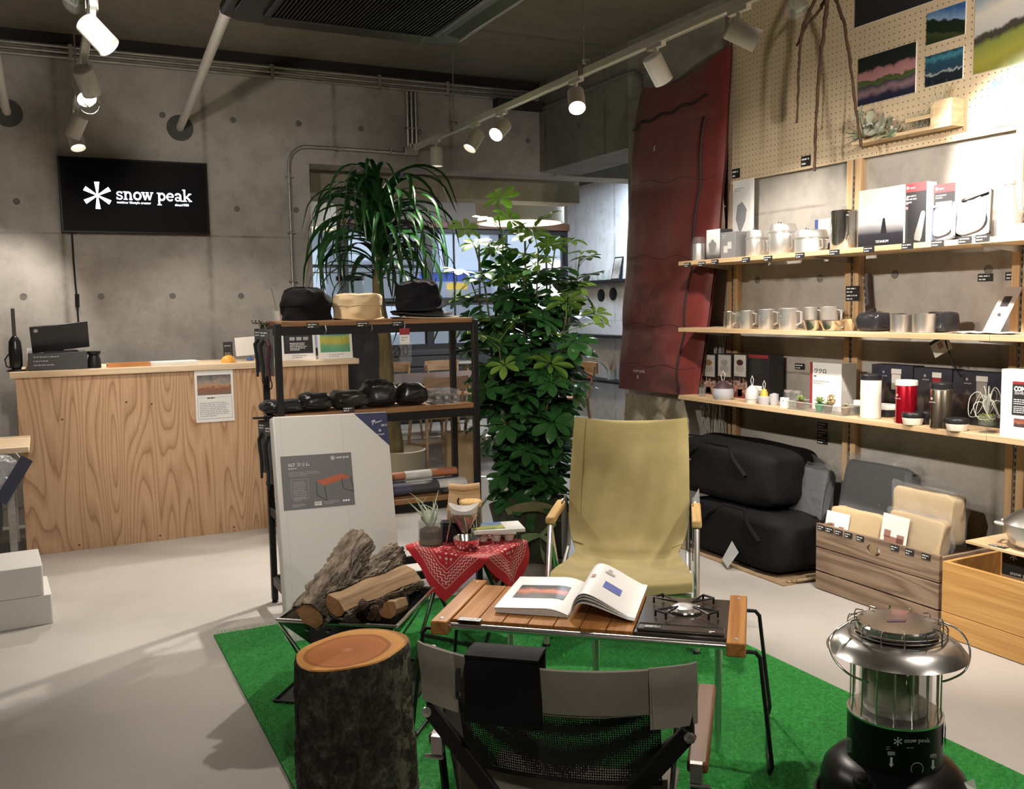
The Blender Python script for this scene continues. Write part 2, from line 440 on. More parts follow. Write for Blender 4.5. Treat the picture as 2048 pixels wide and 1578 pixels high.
# dark slab above the passage beyond the beam, cafe ceiling, side walls of the cafe
DARKC = mat('dark_ceiling_paint', (.045, .043, .042), .85, noise=(3, .2))
struct(B().box(1.0, XC + .2, YB + .28, YW + .2, 2.86, 3.0).build('ceiling_cafe', DARKC))
struct(B().box(XR + .4, XC + .2, 4.2, YB, 2.86, 3.0).build('ceiling_passage', DARKC))
struct(B().box(XC, XC + .2, 4.2, YW + .2, 0, 3.0).build('wall_cafe_right', CONCW))
struct(B().box(.8, 1.0, YB + .28, YW + .2, 0, 3.0).build('wall_cafe_left', CONC))
struct(B().box(XR + .22, XC, 4.0, 4.2, 0, 3.0).build('wall_passage_end', CONCW))

struct(B().box(XL, XR, YB - .010, YB, 3.125, ZC).build('gap_shade_strip', mat('painted_gap_shade', (.02, .018, .016), .9)))  # dark strip painted in for the shadow gap between wall and ceiling
# form-tie holes: a plugged cone with a rim
TIEM = mat('tie_plug', (.17, .16, .145), .85)
_tb = B().lathe([(.021, 0), (.021, .003), (.0165, .003), (.015, .0008), (0, .0008)], 16)
tie = _tb.mesh('tie_hole', TIEM)
for px, py in ((325, 230), (466, 240), (597, 247), (722, 257), (839, 265), (33, 403), (474, 418), (592, 420), (47, 593), (202, 593), (345, 592), (482, 592), (1056, 281)):
    p = P(px, py, y=YB); inst('tie_hole', tie, wb, (p.x, p.y, p.z), (R(90), 0, 0))
for px, py in ((1515, 560), (1640, 557), (1790, 549), (1977, 539), (1245, 1)):
    if px == 1245: continue
    p = P(px, py, x=XR); inst('tie_hole', tie, wr, (p.x, p.y, p.z), (R(90), 0, R(-90)))
_bm1 = bpy.data.objects['trim_1']
for px, py in ((1108, 270), (1158, 251), (1217, 226)):
    p = P(px, py, x=XR); inst('tie_hole', tie, _bm1, (p.x, p.y, p.z), (R(90), 0, R(-90)))

# ------------------------------------------------ cafe window wall
FRAMEK = mat('black_window_frame', (.012, .012, .014), .5)
PANEL = mat('charcoal_panel', (.035, .036, .04), .5)
WTRIM = wood('walnut_trim', (.16, .08, .04), (.09, .045, .02), 6, 0)
UPW = mat('taupe_wall', (.20, .175, .15), .8)
wz0, wz1 = .95, 2.27
wc = struct(B().box(1.0, XC, YW, YW + .2, 0, wz0 - .06).build('wall_window', PANEL))
for i, (z0, z1) in enumerate(((.03, .40), (.43, .66), (.69, .80), (.82, .875))):
    B().box(1.0, XC - .01, YW - .018, YW, z0, z1).build('board', PANEL, wc, bevel=.004)
struct(B().box(1.0, XC, YW, YW + .2, wz1 + .10, 3.0).build('wall_window_upper', UPW))
struct(B().box(1.0, XC, YW - .05, YW, wz1 + .06, wz1 + .14).build('trim_3', WTRIM))
wn = 1
xs = [P(px, 560, y=YW).x for px in (560, 690, 859, 1010, 1141)]
PANE = mat('window_pane', (.25, .28, .30), .03, alpha=.10)
for a, b in zip(xs, xs[1:]):
    b = min(b, XC)
    fr = struct(bpy.data.objects.new('window_%d' % wn, None)); COL.objects.link(fr); wn += 1
    f = B(); t = .045
    f.box(a, b, YW, YW + .08, wz0 - .06, wz0); f.box(a, b, YW, YW + .08, wz1, wz1 + .10)
    f.box(a, a + t, YW, YW + .08, wz0, wz1); f.box(b - t, b, YW, YW + .08, wz0, wz1)
    f.build('window_frame', FRAMEK, fr)
    n = 3
    for i in range(1, n):
        x = a + (b - a) * i / n; B().box(x - .007, x + .007, YW + .01, YW + .04, wz0, wz1).build('glazing_bar', FRAMEK, fr)
    for z in (wz0 + .20, wz0 + .52, wz0 + .85):
        B().box(a + t, b - t, YW + .012, YW + .038, z - .006, z + .006).build('glazing_bar', FRAMEK, fr)
    B().box(a + t, b - t, YW + .05, YW + .056, wz0, wz1).build('pane', PANE, fr)
# across the street: a lit pale shopfront building
fac = thing('street_building', 'pale shopfront building with lit windows across the street outside the cafe windows', 'building', (6.5, 15.5, 0))
def fb(name, px0, px1, py0, py1, m, d=0.): 
    a = P(px0, py0, y=15.5 - d); b = P(px1, py1, y=15.5 - d)
    return B().box(a.x - 6.5, b.x - 6.5, -d, -d + .2 + d, b.z, a.z).build(name, m, fac)
FACM = mat('glowing_pale_facade', (.55, .60, .66), .7, emit=((.55, .68, .85), .30))  # glow in the material stands in for light falling on the facade
LITW = mat('lit_shop_window', (.8, .85, .9), .4, emit=((.85, .93, 1.0), 2.6))
LITB = mat('dim_lit_window', (.5, .55, .6), .4, emit=((.6, .75, .95), .85))
BLUE = mat('glowing_blue_awning', (.03, .08, .5), .5, emit=((.05, .12, .8), .5))  # the awning's own glow stands in for light falling on it
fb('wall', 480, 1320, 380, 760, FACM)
for r in ((620, 652, 500, 600, LITB), (660, 800, 610, 668, LITB), (880, 980, 470, 540, LITB), (890, 985, 560, 640, FACM), (1000, 1140, 520, 690, LITW), (700, 770, 470, 520, LITB), (1010, 1150, 470, 510, LITB)):
    fb('lit_window', r[0], r[1], r[2], r[3], r[4], .05)
fb('awning', 860, 985, 545, 562, BLUE, .5)
fb('slab', 480, 1320, 600, 604, FRAMEK, .08); fb('slab', 480, 860, 528, 536, FRAMEK, .1)
fb('sign', 905, 935, 566, 578, mat('yellow_sign', (.8, .55, .02), .5, emit=((1, .7, .05), .6)), .3)
struct(B().box(-6, 16, YW + .2, 15.4, -.3, -.14).build('trim_street', mat('asphalt', (.06, .06, .065), .8)))

# ------------------------------------------------ track lights
RAILM = mat('white_track_enamel', (.76, .74, .70), .4)
LENS_ON = mat('spot_lens_lit', (1, .95, .85), .3, emit=((1.0, .90, .76), 60))
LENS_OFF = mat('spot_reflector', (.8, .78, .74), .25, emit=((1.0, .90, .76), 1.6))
TX = 2.62; TZ = 2.60; LX = .24
def track(name, label, x, y0, y1):
    t = thing(name, label, 'track', (x, 0, TZ))
    B().box(-.0175, .0175, y0, y1, 0, .034).box(-.0175, -.012, y0, y1, -.004, 0).box(.012, .0175, y0, y1, -.004, 0).build('rail', RAILM, t, bevel=.002)
    B().box(-.02, .02, y1 - .03, y1 + .004, -.006, .038).build('end_cap', RAILM, t)
    for y in (y1 - .75, y1 - 2.5, y1 - 4.4):
        B().cyl((0, y, .08), (0, y, ZC - TZ), .004, n=6).build('hanger_rod', GALV, t)
        B().box(-.024, -.020, y - .02, y + .02, -.002, .075).box(.020, .024, y - .02, y + .02, -.002, .075).box(-.024, .024, y - .02, y + .02, .072, .080).cyl((-.034, y, .06), (.034, y, .06), .004, n=6).build('clamp', GALV, t)
    return t
track('lighting_track', 'white ceiling lighting track running along the shelf wall from the back wall', TX, -2.4, 6.86)
track('lighting_track', 'white ceiling lighting track on the left, above the counter side', LX, -2.4, 6.7)
_can = B().lathe([(0, -.001), (.040, 0), (.046, .006), (.046, .135), (.043, .135), (.040, .10), (.036, .095)], 28)
CANME = _can.mesh('lamp_can', RAILM)
LENSME_ON = B().lathe([(.040, .112), (0, .115)], 28).mesh('lens', LENS_ON); LENSME_OFF = B().lathe([(.040, .108), (.028, .07), (0, .062)], 28).mesh('reflector', LENS_OFF)
_y = B().box(-.013, .013, -.06, .06, -.022, .002).cyl((0, 0, -.022), (0, 0, -.05), .011, n=12).box(-.012, .012, -.008, .008, -.10, -.048)
YOKEME = _y.mesh('yoke', RAILM)
def spot(label, x, y, aim, watts, ang=46, blend=.55, lit=True, group='white track spotlights', name='track_spotlight', zz=TZ):
    """head hanging from the rail at (x, y), can turned to the aim point"""
    t = thing(name, label, 'spotlight', (x, y, zz), group=group)
    inst('yoke', YOKEME, t)
    piv = Vector((x, y, zz - .10)); d = (Vector(aim) - piv).normalized()
    q = Vector((0, 0, 1)).rotation_difference(d)
    mt = Matrix.Translation((0, 0, -.10)) @ q.to_matrix().to_4x4() @ Matrix.Translation((0, 0, -.05))
    inst('lamp_can', CANME, t, mtx=mt)
    inst('lens', LENSME_ON if lit else LENSME_OFF, t, mtx=mt)
    if watts:
        li = bpy.data.lights.new('spot', 'SPOT'); li.energy = watts * SPOT_W; li.color = WARM; li.spot_size = R(ang); li.spot_blend = blend
        li.shadow_soft_size = .035
        lo = bpy.data.objects.new('spot_lamp', li); COL.objects.link(lo); lo.parent = t
        lo.matrix_local = Matrix.Translation((0, 0, -.10)) @ q.to_matrix().to_4x4() @ Matrix.Translation((0, 0, .09)) @ Matrix.Rotation(math.pi, 4, 'X')
    return t
def ty(px, py): return P(px, py, x=TX).y
# right-hand track, far to near
spot('white spotlight at the far end of the shelf-side track, turned straight down', TX, ty(872, 285), (2.62, 6.45, .8), 35, 60, lit=False)
spot('white spotlight second from the far end of the shelf-side track, tilted left', TX, ty(950, 250), (.9, 5.4, .0), 130, 70, lit=False)
spot('lit spotlight glaring towards the room, third on the shelf-side track', TX, ty(1003, 232), (-.25, 3.7, 0), 320, 80)
spot('lit spotlight glaring towards the room, fourth on the shelf-side track', TX, ty(1152, 160), (1.7, 2.5, .0), 165, 70)
spot('white spotlight fifth on the shelf-side track, beside the hung red sleeping bag', TX, ty(1312, 78), (3.65, 3.9, 1.2), 85, 74, lit=False)
spot('white spotlight nearest the camera in view, in front of the pegboard', TX, ty(1478, 5), (3.7, 2.45, 1.85), 330, 52, lit=False)
for y, aim, pw, a in ((2.2, (3.6, 2.9, .7), 170, 70), (1.75, (3.69, 3.6, 2.2), 60, 76), (1.2, (2.7, 2.3, .1), 110, 64), (.4, (3.69, 4.9, 1.0), 100, 46), (-.6, (2.4, 2.2, .2), 50, 70)):  # unseen heads added along the track for fill light
    spot('unseen white spotlight added for fill on the shelf-side track, %s from the pegboard' % {2.2: 'first', 1.75: 'second', 1.2: 'third', .4: 'fourth', -.6: 'fifth'}[y], TX, y, aim, pw, a, lit=False, group='assumed spotlights out of view')
# left-hand track
spot('large white spotlight hanging nearest on the left track', LX, 4.13, (2.0, 3.2, .3), 85, 60, lit=False)
spot('lit spotlight glaring on the left track with an air plant below it', LX, 5.2, (.6, 2.8, .0), 40, 60)
spot('white spotlight just behind the glaring one on the left track', LX, 4.95, (1.2, 6.85, .4), 60, 60, lit=False)
spot('white spotlight on the left track tilted to the left wall', LX, 6.15, (-.35, 6.6, 1.2), 70, 70, lit=False)
spot('white spotlight at the far end of the left track, above the wall screen', LX, 6.6, (.5, 5.9, .9), 70, 66, lit=False)
for y, aim, pw, a in ((3.4, (.5, 6.85, 2.0), 60, 80), (2.9, (3.65, 3.9, 1.25), 135, 44), (2.2, (3.65, 2.8, 1.2), 185, 46), (1.7, (-.7, 5.2, 0), 30, 70), (1.2, (.8, 5.9, .6), 130, 60), (.1, (1.5, 3.2, .3), 70, 50)):  # unseen heads: some inferred from shelf shadows, the rest added for fill
    spot('unseen white spotlight assumed on the left track, %s from the large one' % {3.4: 'first', 2.9: 'second', 2.2: 'third', 1.7: 'fourth', 1.2: 'fifth', .1: 'sixth'}[y], LX, y, aim, pw, a, lit=False, group='assumed spotlights out of view')

# cafe pendant and lamps
def pendant(x, y, z, pw, label):
    t = thing('drum_pendant_lamp', label, 'lamp', (x, y, z))
    B().lathe([(.42, 0), (.45, 0), (.45, .24), (.42, .24)], 40).build('shade', mat('cream_shade', (.62, .58, .48), .7), t)
    B().lathe([(.43, .02), (0, .02)], 40).build('diffuser', mat('lamp_diffuser', (1, .9, .7), .5, emit=((1, .85, .6), .6)), t)
    B().cyl((0, 0, .02), (0, 0, 2.86 - z), .008, n=6).build('cord', BLACKM, t)
    li = bpy.data.lights.new('pendant', 'POINT'); li.energy = pw; li.color = (1, .84, .62); li.shadow_soft_size = .2
    lo = bpy.data.objects.new('pendant_light', li); COL.objects.link(lo); lo.parent = t; lo.location = (0, 0, -.06)
_p = P(1040, 447, y=8.6)
pendant(_p.x, 8.6, _p.z, 30, 'cream drum pendant lamp hanging in the cafe behind the leafy plant')
pendant(2.3, 9.6, 2.2, 22, 'cream drum pendant lamp hanging in the cafe behind the concrete wall')
_li = bpy.data.lights.new('cafe_wall_fill', 'AREA'); _li.energy = 120; _li.color = (.75, .87, 1); _li.shape = 'RECTANGLE'; _li.size = 1.6; _li.size_y = .1  # unseen area lamp added to brighten the pale cafe wall
_lo = bpy.data.objects.new('cafe_wall_fill', _li); COL.objects.link(_lo); _lo.location = (5.0, 8.6, 2.84)
# ============================================================ counter, rack, mat
PLY = mat('oak_plywood', (.62, .40, .24), .5); _n, _l, _b = nodes(PLY)
_co = mapping(_n, _l, objco(_n), (2.6, 1, .24))
_f = tnoise(_n, _l, _co, 1.9, 1.5, .40, .12)
_s = math_node(_n, _l, 'FRACT', math_node(_n, _l, 'MULTIPLY', _f, 22))
_fine = tnoise(_n, _l, mapping(_n, _l, objco(_n), (1, 1, .02)), 150, 4, .7)
_g = ramp(_n, _l, _s, [(0, (.34, .19, .095)), (.12, (.47, .295, .17)), (.5, (.58, .385, .235)), (.9, (.55, .36, .215)), (1, (.38, .22, .115))])
_c = mix(_n, _l, .75, _g, ramp(_n, _l, _fine, [(.35, (.80, .74, .68)), (.62, (1.02, 1.01, 1))]), 'MULTIPLY')
_l.new(_c, _b.inputs['Base Color']); bumpn(_n, _l, _b, _fine, .06, .001)
PINE = wood('pale_pine', (.72, .54, .34), (.60, .40, .22), 5, 1, .07)
PINEX = wood('pale_pine_board', (.75, .60, .42), (.66, .48, .30), 5, 0, .07)
ct = thing('sales_counter', 'long sales counter with oak plywood front and pale wooden top', 'counter', (0, 5.99, 0))
B().box(-.165, 1.775, 0, .018, 0, 1.03).build('front_panel', PLY, ct, bevel=.001)
B().box(-.165, -.147, .018, .50, 0, 1.03).build('side_panel', PLY, ct); B().box(1.757, 1.775, .018, .50, 0, 1.03).build('side_panel', PLY, ct)
B().box(-.147, 1.757, .482, .50, .05, 1.03).build('back_panel', PLY, ct)
B().box(-.195, 1.845, -.02, .54, 1.03, 1.066).build('counter_top', PINEX, ct, bevel=.003)
kn = B().lathe([(.006, 0), (.005, .0008), (0, .001)], 8).mesh('screw_head', mat('dark_screw', (.05, .03, .02), .5))
for x, z in ((.06, .78), (.41, .86), (.55, .84), (.11, .03), (.56, .03), (1.0, .03), (1.45, .03)): inst('screw_head', kn, ct, (x, 0, z), FACE_Y)
def leaflet(px, y, label):
    a, b, c, d = [P(*q, y=y) for q in px]
    t = thing('leaflet', label, 'leaflet', (a.x, y - .002, d.z)); w_ = b.x - a.x; h_ = a.z - d.z
    B().box(0, w_, 0, .0012, 0, h_).build('sheet', CARDW, t)
    B().box(w_ * .06, w_ * .94, -.0008, 0, h_ * .52, h_ * .90).build('photo', picture('leaflet_photo', [(0, (.20, .16, .14)), (.3, (.30, .12, .07)), (.45, (.45, .28, .17)), (.6, (.30, .27, .25)), (1, (.12, .11, .11))], .9, 9, .3, 2.), t)
    micro(t, (w_ * .10, -.0006, h_ * .36), FACE_Y, w_ * .8, 8, h_ * .036, INKG)
    micro(t, (w_ * .30, -.0006, h_ * .45), FACE_Y, w_ * .4, 1, h_ * .04, INKK)
    f = B()
    for x0, x1, z0, z1 in ((.05, .95, .06, .07), (.05, .95, .47, .475), (.05, .06, .06, .47), (.94, .95, .06, .47)): f.box(w_ * x0, w_ * x1, -.0006, 0, h_ * z0, h_ * z1)
    f.build('border', INKG, t); return t
leaflet(((388, 741), (465, 738), (470, 840), (391, 846)), 5.985, 'white printed leaflet with a photo taped to the plywood counter front')

GRASS = mat('artificial_turf', (.04, .34, .065), .6, spec=.25, noise=(70, .5, (1, 1, 1), (.015, .17, .03)), bump=(260, .9, .01))
gm = thing('turf_mat', 'bright green artificial turf mat laid under the camp furniture', 'mat', (1.53, 2.6, 0))
B().box(-.955, .955, -1.9, 1.475, 0, .010).build('backing', GRASS, gm)
def _blade(r_):
    b_ = B()
    for i in range(90):
        x, y = r_.uniform(0, .10), r_.uniform(0, .10); a = r_.uniform(0, 6.28); h_ = r_.uniform(.008, .014); l = r_.uniform(-.006, .006), r_.uniform(-.006, .006)
        dx, dy = math.cos(a) * .0011, math.sin(a) * .0011
        b_.add([(x - dx, y - dy, .0), (x + dx, y + dy, .0), (x + l[0], y + l[1], h_)], [(0, 1, 2)])
    return b_
TURF2 = mat('turf_blades', (.11, .66, .13), .55, spec=.2, noise=(9, .4, (1, 1, 1), (.045, .38, .07)))
_big = B()
_tiles = [_blade(random.Random(k)) for k in range(5)]
for i in range(19):
    for j in range(30):
        if j < 8 and i > 8: pass
        t_ = _tiles[(i * 7 + j * 3) % 5]; o_ = len(_big.v); ox = -.955 + i * .1; oy = -1.5 + j * .1
        if ox > .94 or oy > 1.46: continue
        _big.v += [(x + ox, y + oy, z + .009) for x, y, z in t_.v]; _big.f += [(a + o_, b + o_, c + o_) for a, b, c in t_.f]
_big.build('turf_pile', TURF2, gm, 0, kind='stuff')

# ------------------------------------------------ black steel rack
RWOOD = wood('brown_shelf_board', (.30, .155, .065), (.17, .08, .03), 6, 0)
x0, x1, y0, y1 = .915, 1.865, 4.15, 4.43; TOPZ = 1.345
rk = thing('display_rack', 'black steel display rack with three brown wooden shelves', 'rack', (0, 0, 0))
t = .028
for x in (x0, x1):
    for y in (y0, y1):
        B().box(x - t / 2, x + t / 2, y - t / 2, y + t / 2, .012, TOPZ - .012).build('post', BLACKM, rk, bevel=.002)
        B().lathe([(.016, 0), (.016, .006), (.007, .010), (.007, .014)], 12, (x, y, 0)).build('foot', BLACKM, rk)
for z in (TOPZ - .026, .905, .465, .13):
    f = B()
    for y in (y0, y1): f.box(x0, x1, y - t / 2 + .004, y + t / 2 - .004, z - .038, z)
    for x in (x0, x1): f.box(x - t / 2 + .004, x + t / 2 - .004, y0, y1, z - .038, z)
    f.build('frame_rail', BLACKM, rk)
for z in (TOPZ - .025, .906, .466):
    n = 2
    for i in range(n):
        yy = y0 - .012 + (y1 - y0 + .024) * i / n
        B().box(x0 + .016, x1 - .016, yy + .001, yy + (y1 - y0 + .024) / n - .001, z, z + .024).build('shelf_board', RWOOD, rk, bevel=.002)
for x in (.99, 1.13):
    B().box(x0 - .012, x0 - .012, 0, 0, 0, 0)
TG = B().box(-.035, .035, -.001, .001, -.014, .014)
def tags(parent, pts, rot, w_=.07, h_=.026, name='price_card', lines=2):
    """black price cards with white print, as parts of the shelf they are clipped to"""
    me = B().box(-w_ / 2, w_ / 2, -h_ / 2, h_ / 2, 0, .0015).mesh('price_card', TAGK)
    for i, p in enumerate(pts):
        o = inst(name, me, parent, p, rot)
        micro(o, (-w_ * .42, h_ * .10, .0015), FLAT, w_ * .8, lines, h_ * .42, INKW, fill=.38, seed=i + 1)
tags(rk, [(1.07, y0 - .014, TOPZ - .022), (1.30, y0 - .014, TOPZ - .022), (1.47, y0 - .014, TOPZ - .022), (1.22, y0 - .016, .938)], FACE_Y, .055, .024)

# ------------------------------------------------ camp furniture, all set square to one another
A = R(-41); U = Vector((math.cos(A), math.sin(A), 0)); V = Vector((-U.y, U.x, 0))
TEAK = wood('oiled_bamboo', (.43, .205, .068), (.30, .125, .035), 7, 1, .06, .62)
TEAK2 = wood('oiled_bamboo_end', (.45, .215, .072), (.31, .13, .04), 7, 1, .06, .4)
MAT_T = .010
for _w in (TEAK, TEAK2): nodes(_w)[2].inputs['Specular IOR Level'].default_value = .12
tb = thing('camp_table', 'low camp table with bamboo slat top, steel rails and black wire legs', 'table', (1.56, 2.555, MAT_T), A)
TZT = .395
for s in (-1, 1):
    B().box(s * .455 - .028, s * .455 + .028, -.245, .215, TZT - .035, TZT + .008).build('end_beam', TEAK2, tb, bevel=.004)
    for y in (-.21, .18): B().lathe([(.006, 0), (.005, .002), (0, .0022)], 10, (s * .455, y, TZT + .008)).build('bolt', STEEL, tb)
for y in (-.215, .185):
    B().cyl((-.43, y, TZT - .014), (.43, y, TZT - .014), .011, n=12).build('rail', mat('rail_steel', (.85, .84, .82), .22, 1.), tb)
n = 7; wx = (.15 + .425) / n
for i in range(n):
    B().box(-.425 + i * wx + .0012, -.425 + (i + 1) * wx - .0012, -.200, .172, TZT - .012, TZT + .004).build('slat', TEAK, tb, bevel=.002)
for s in (-1, 1):
    for k in (-1, 1):                                        # wire legs: a loop down from each end beam
        xt = s * .475; yb = -.015 + k * .19
        pts = [(xt - s * .02, yb, TZT - .03), (xt + s * .035, yb, TZT - .03), (xt + s * .048, yb, TZT - .045), (xt + s * .085, yb + k * .02, .03), (xt + s * .078, yb + k * .01, .007)]
        pts += [(xt + s * .078, -.015, .007)]
        B().tube(pts, .0065, 8).build('leg', BLACKM, tb)
for s in (-1, 1):
    for y in (-.19, .16): B().box(s * .455 - .012, s * .455 + .012, y - .012, y + .012, TZT - .05, TZT - .035).build('leg_socket', BLACKM, tb)
for x in (-.26, .02, .40): B().cyl((x, -.10, .012), (x, -.10, TZT - .02), .011, n=10).build('prop', ALU, tb)
_p = Vector((-.36, -.222, TZT + .006)); tags(tb, [_p + Vector((-.005, .02, .0))], FLAT, .075, .03)

bu = thing('table_burner', 'black-topped single gas burner set into the right end of the camp table', 'burner', Vector((1.56, 2.555, MAT_T + TZT - .002)) + U * .29 - V * .015, A)
BURN = mat('dark_burner_glass', (.045, .038, .032), .22, coat=.5)
B().box(-.138, .138, -.185, .185, -.022, .006).build('top_plate', BURN, bu, bevel=.003)
B().box(-.130, .130, -.178, -.120, .008, .013).build('control_bar', BURN, bu, bevel=.002)
_f = B()
for a, b in (((-.128, -.122), (.128, -.122)), ((-.128, -.174), (.128, -.174)), ((-.128, -.174), (-.128, -.122)), ((.128, -.174), (.128, -.122))): _f.tube([(a[0], a[1], .014), (b[0], b[1], .014)], .002, 6)
_f.build('control_frame', CHROME, bu)
B().lathe([(.052, .008), (.056, .012), (.054, .016), (.046, .012), (.040, .011)], 32, (0, .04, 0)).build('drip_ring', CHROME, bu)
B().lathe([(.040, .009), (.038, .022), (.026, .026), (.010, .024), (0, .024)], 32, (0, .04, 0)).build('burner_head', STEEL, bu)
for k in range(4):
    a = R(45 + 90 * k + 8); d = Vector((math.cos(a), math.sin(a), 0)); c = Vector((0, .04, 0))
    q = Vector((-d.y, d.x, 0))
    pts = [c + d * .115 + q * .022 + Vector((0, 0, .010)), c + d * .115 + q * .022 + Vector((0, 0, .030)), c + d * .035 + Vector((0, 0, .028)), c + d * .115 - q * .022 + Vector((0, 0, .030)), c + d * .115 - q * .022 + Vector((0, 0, .010))]
    B().tube(pts, .0042, 6).build('pan_support', BLACKM, bu)
    B().tube([pts[1], pts[3]], .0042, 6).build('pan_support', BLACKM, bu)
tags(bu, [(-.085, -.150, .0135)], FLAT, .05, .02); micro(bu, (.085, -.160, .014), FLAT, .02, 2, .012, INKW)

# open photo book
bk = thing('open_book', 'open white-paged photo book lying on the bamboo camp table', 'book', Vector((1.56, 2.555, MAT_T + TZT + .0045)) + U * (-.068) + V * .035, A)
PAPER = mat('book_paper', (.86, .86, .85), .5)
def left_z(t): return .010 + .020 * math.sin(min(1, t * 3.2) * math.pi / 2) * (1 - t * .55)
def page_l(t): return (-.240 * t, left_z(t))
def right_c(t):                                               # pages lifting over and drooping to the right
    return (.01 + .205 * t - .030 * math.sin(math.pi * t) , .012 + .075 * math.sin(math.pi * min(1, t * 1.05) ** .75) * (1 - .25 * t))
H0, H1 = -.155, .195
def blk(fn, th, tw=0.):
    def top(u, v): 
        x, z = fn(v); return (x + tw * (1 - u) * v, H0 + (H1 - H0) * u, z)
    return top
B().grid(blk(page_l, 0), 2, 14, .0016).build('page', PAPER, bk)
for k, s in enumerate((.86, .62, .38, .15)):
    B().grid(lambda u, v, s=s: (-.240 * v + .002, H0 + .001 + (H1 - H0 - .002) * u, left_z(v) * s), 2, 14, .001).build('page', PAPER, bk)
_blk = B(); prof = [page_l(i / 14) for i in range(15)]
_blk.prism([(x, z - .002) for x, z in prof] + [(-.236, .0005), (0, .0005)], (0, H1 - .003, 0), (1, 0, 0), (0, 0, 1), H1 - H0 - .006).build('page_block', mat('page_edges', (.72, .71, .70), .7), bk)
for k, (s, tw) in enumerate(((1, 0), (.90, .002), (.78, .004), (.62, .006))):
    B().grid(lambda u, v, s=s: ((.01 + (right_c(v)[0] - .01)), H0 + (H1 - H0) * u - .03 * v * (1 - s), right_c(v)[1] * s + .002), 2, 16, .0016).build('page', PAPER, bk)
def on_left(u, v, l): return None
B().grid(lambda u, v: (-.240 * (.14 + .72 * v), H0 + (H1 - H0) * (.30 + .40 * u), left_z(.14 + .72 * v) + .0014), 2, 8).build('photo', picture('book_fire_photo', [(0, (.015, .012, .012)), (.22, (.02, .015, .015)), (.38, (.48, .11, .05)), (.55, (.62, .20, .10)), (.66, (.25, .06, .04)), (.78, (.02, .015, .015)), (1, (.015, .012, .012))], .7, 4, .3, 1., axis=1), bk)
_pm = nodes(_M['book_fire_photo'])
def rpatch(v0, v1, u0, u1, m): B().grid(lambda u, v: (right_c(v0 + (v1 - v0) * v)[0], H0 + (H1 - H0) * (u0 + (u1 - u0) * u), right_c(v0 + (v1 - v0) * v)[1] + .0058), 1, 4).build('photo', m, bk)
rpatch(.56, .78, .34, .52, mat('blue_print', (.13, .17, .50), .5)); rpatch(.30, .38, .50, .60, mat('brown_print', (.35, .16, .10), .5))
rpatch(.50, .64, .74, .80, mat('pale_grey_print', (.45, .45, .45), .5)); rpatch(.53, .59, .80, .88, mat('pale_grey_print', (.45, .45, .45), .5)); rpatch(.04, .10, .46, .60, mat('dark_print', (.12, .12, .13), .5))

# ------------------------------------------------ tan low chair
TAN = mat('khaki_canvas', (.36, .295, .12), .8, sheen=.15, noise=(11, .12), bump=(420, .25, .002))
WOODA = wood('ash_armrest', (.72, .50, .22), (.60, .38, .14), 7, 1, .08, .45)
ch = thing('low_chair', 'khaki canvas low folding chair with aluminium frame and wooden armrests', 'chair', Vector((2.005, 3.10, 0)) + V * .12, A + math.pi + R(4))
prof = [(-.60, .865), (-.585, .80), (-.50, .62), (-.42, .47), (-.345, .345), (-.29, .285), (-.22, .27), (-.10, .285), (.02, .305), (.11, .312), (.145, .298), (.152, .265)]
def sling(u, v):
    k = u * (len(prof) - 1); i = min(int(k), len(prof) - 2); f = k - i
    y = prof[i][0] * (1 - f) + prof[i + 1][0] * f; z = prof[i][1] * (1 - f) + prof[i + 1][1] * f
    s = 2 * v - 1; wd = .262 + .012 * math.sin(min(1, u * 2.2) * math.pi)
    if u > .5: wd = .262 + .022 * min(1, (u - .5) * 3)
    waist = max(0, 1 - abs(u - .47) / .16); wd -= .035 * waist
    sag = (1 - s * s)
    y -= .030 * sag * max(0, 1 - u * 1.6); z -= .022 * sag * (1 if u > .45 else .35)
    if u < .02: z -= .016 * sag
    z += .05 * waist * max(0, abs(s) - .8) * 5 * .5
    wr = .003 * math.sin(6 * s + 14 * u) * math.sin(u * 9) + .0012 * math.sin(17 * s - 21 * u + 2)
    if .15 < u < .5: y += wr * 1.5; z += wr
    return (s * wd, y, z)
B().grid(sling, 44, 26, .004).build('sling', TAN, ch, 60)
for s in (-1, 1):                                             # sewn sleeves and hem lines
    B().grid(lambda u, v, s=s: tuple(Vector(sling(.005 + u * .40, .5 + s * (.40 + .098 * v))) + Vector((0, .0035 - .003, .0025)) + Vector((0, .004, .002))), 18, 3, .002).build('sleeve', TAN, ch, 60)
B().grid(lambda u, v: tuple(Vector(sling(.060 + u * .004, .02 + v * .96)) + Vector((0, .003, .001))), 1, 20, .001).build('hem', TAN, ch)
LABG = mat('grey_lining', (.12, .12, .12), .8)
for s in (-1, 1):
    x = s * .268
    B().tube([(s * .235, -.632, .845), (s * .24, -.505, .55), (x, -.42, .42), (x, -.34, .30), (x, -.12, .255), (x, .13, .27)], .0105, 10).build('side_tube', ALU, ch)
    xo = s * .302
    B().tube([(xo, .13, 0.012), (xo, .055, .30), (xo, -.02, .475)], .0115, 10).build('front_leg', ALU, ch)
    B().tube([(xo, -.40, 0.012), (xo, -.20, .24), (xo, -.02, .46)], .0115, 10).build('rear_leg', ALU, ch)
    B().tube([(xo, -.42, .50), (xo, -.38, .48)], .010, 10).build('arm_joint', ALU, ch)
    B().cb((xo, -.19, .497), (.040, .36, .034)).build('armrest', WOODA, ch, bevel=.009)
    B().box(xo - s * .014 - .002, xo - s * .014 + .002, -.45, -.28, .27, .52).build('side_flap', LABG, ch)
    for y in (.13, -.40): B().lathe([(.016, 0), (.016, .012), (.012, .02)], 10, (xo, y, 0)).build('foot', BLACKM, ch)
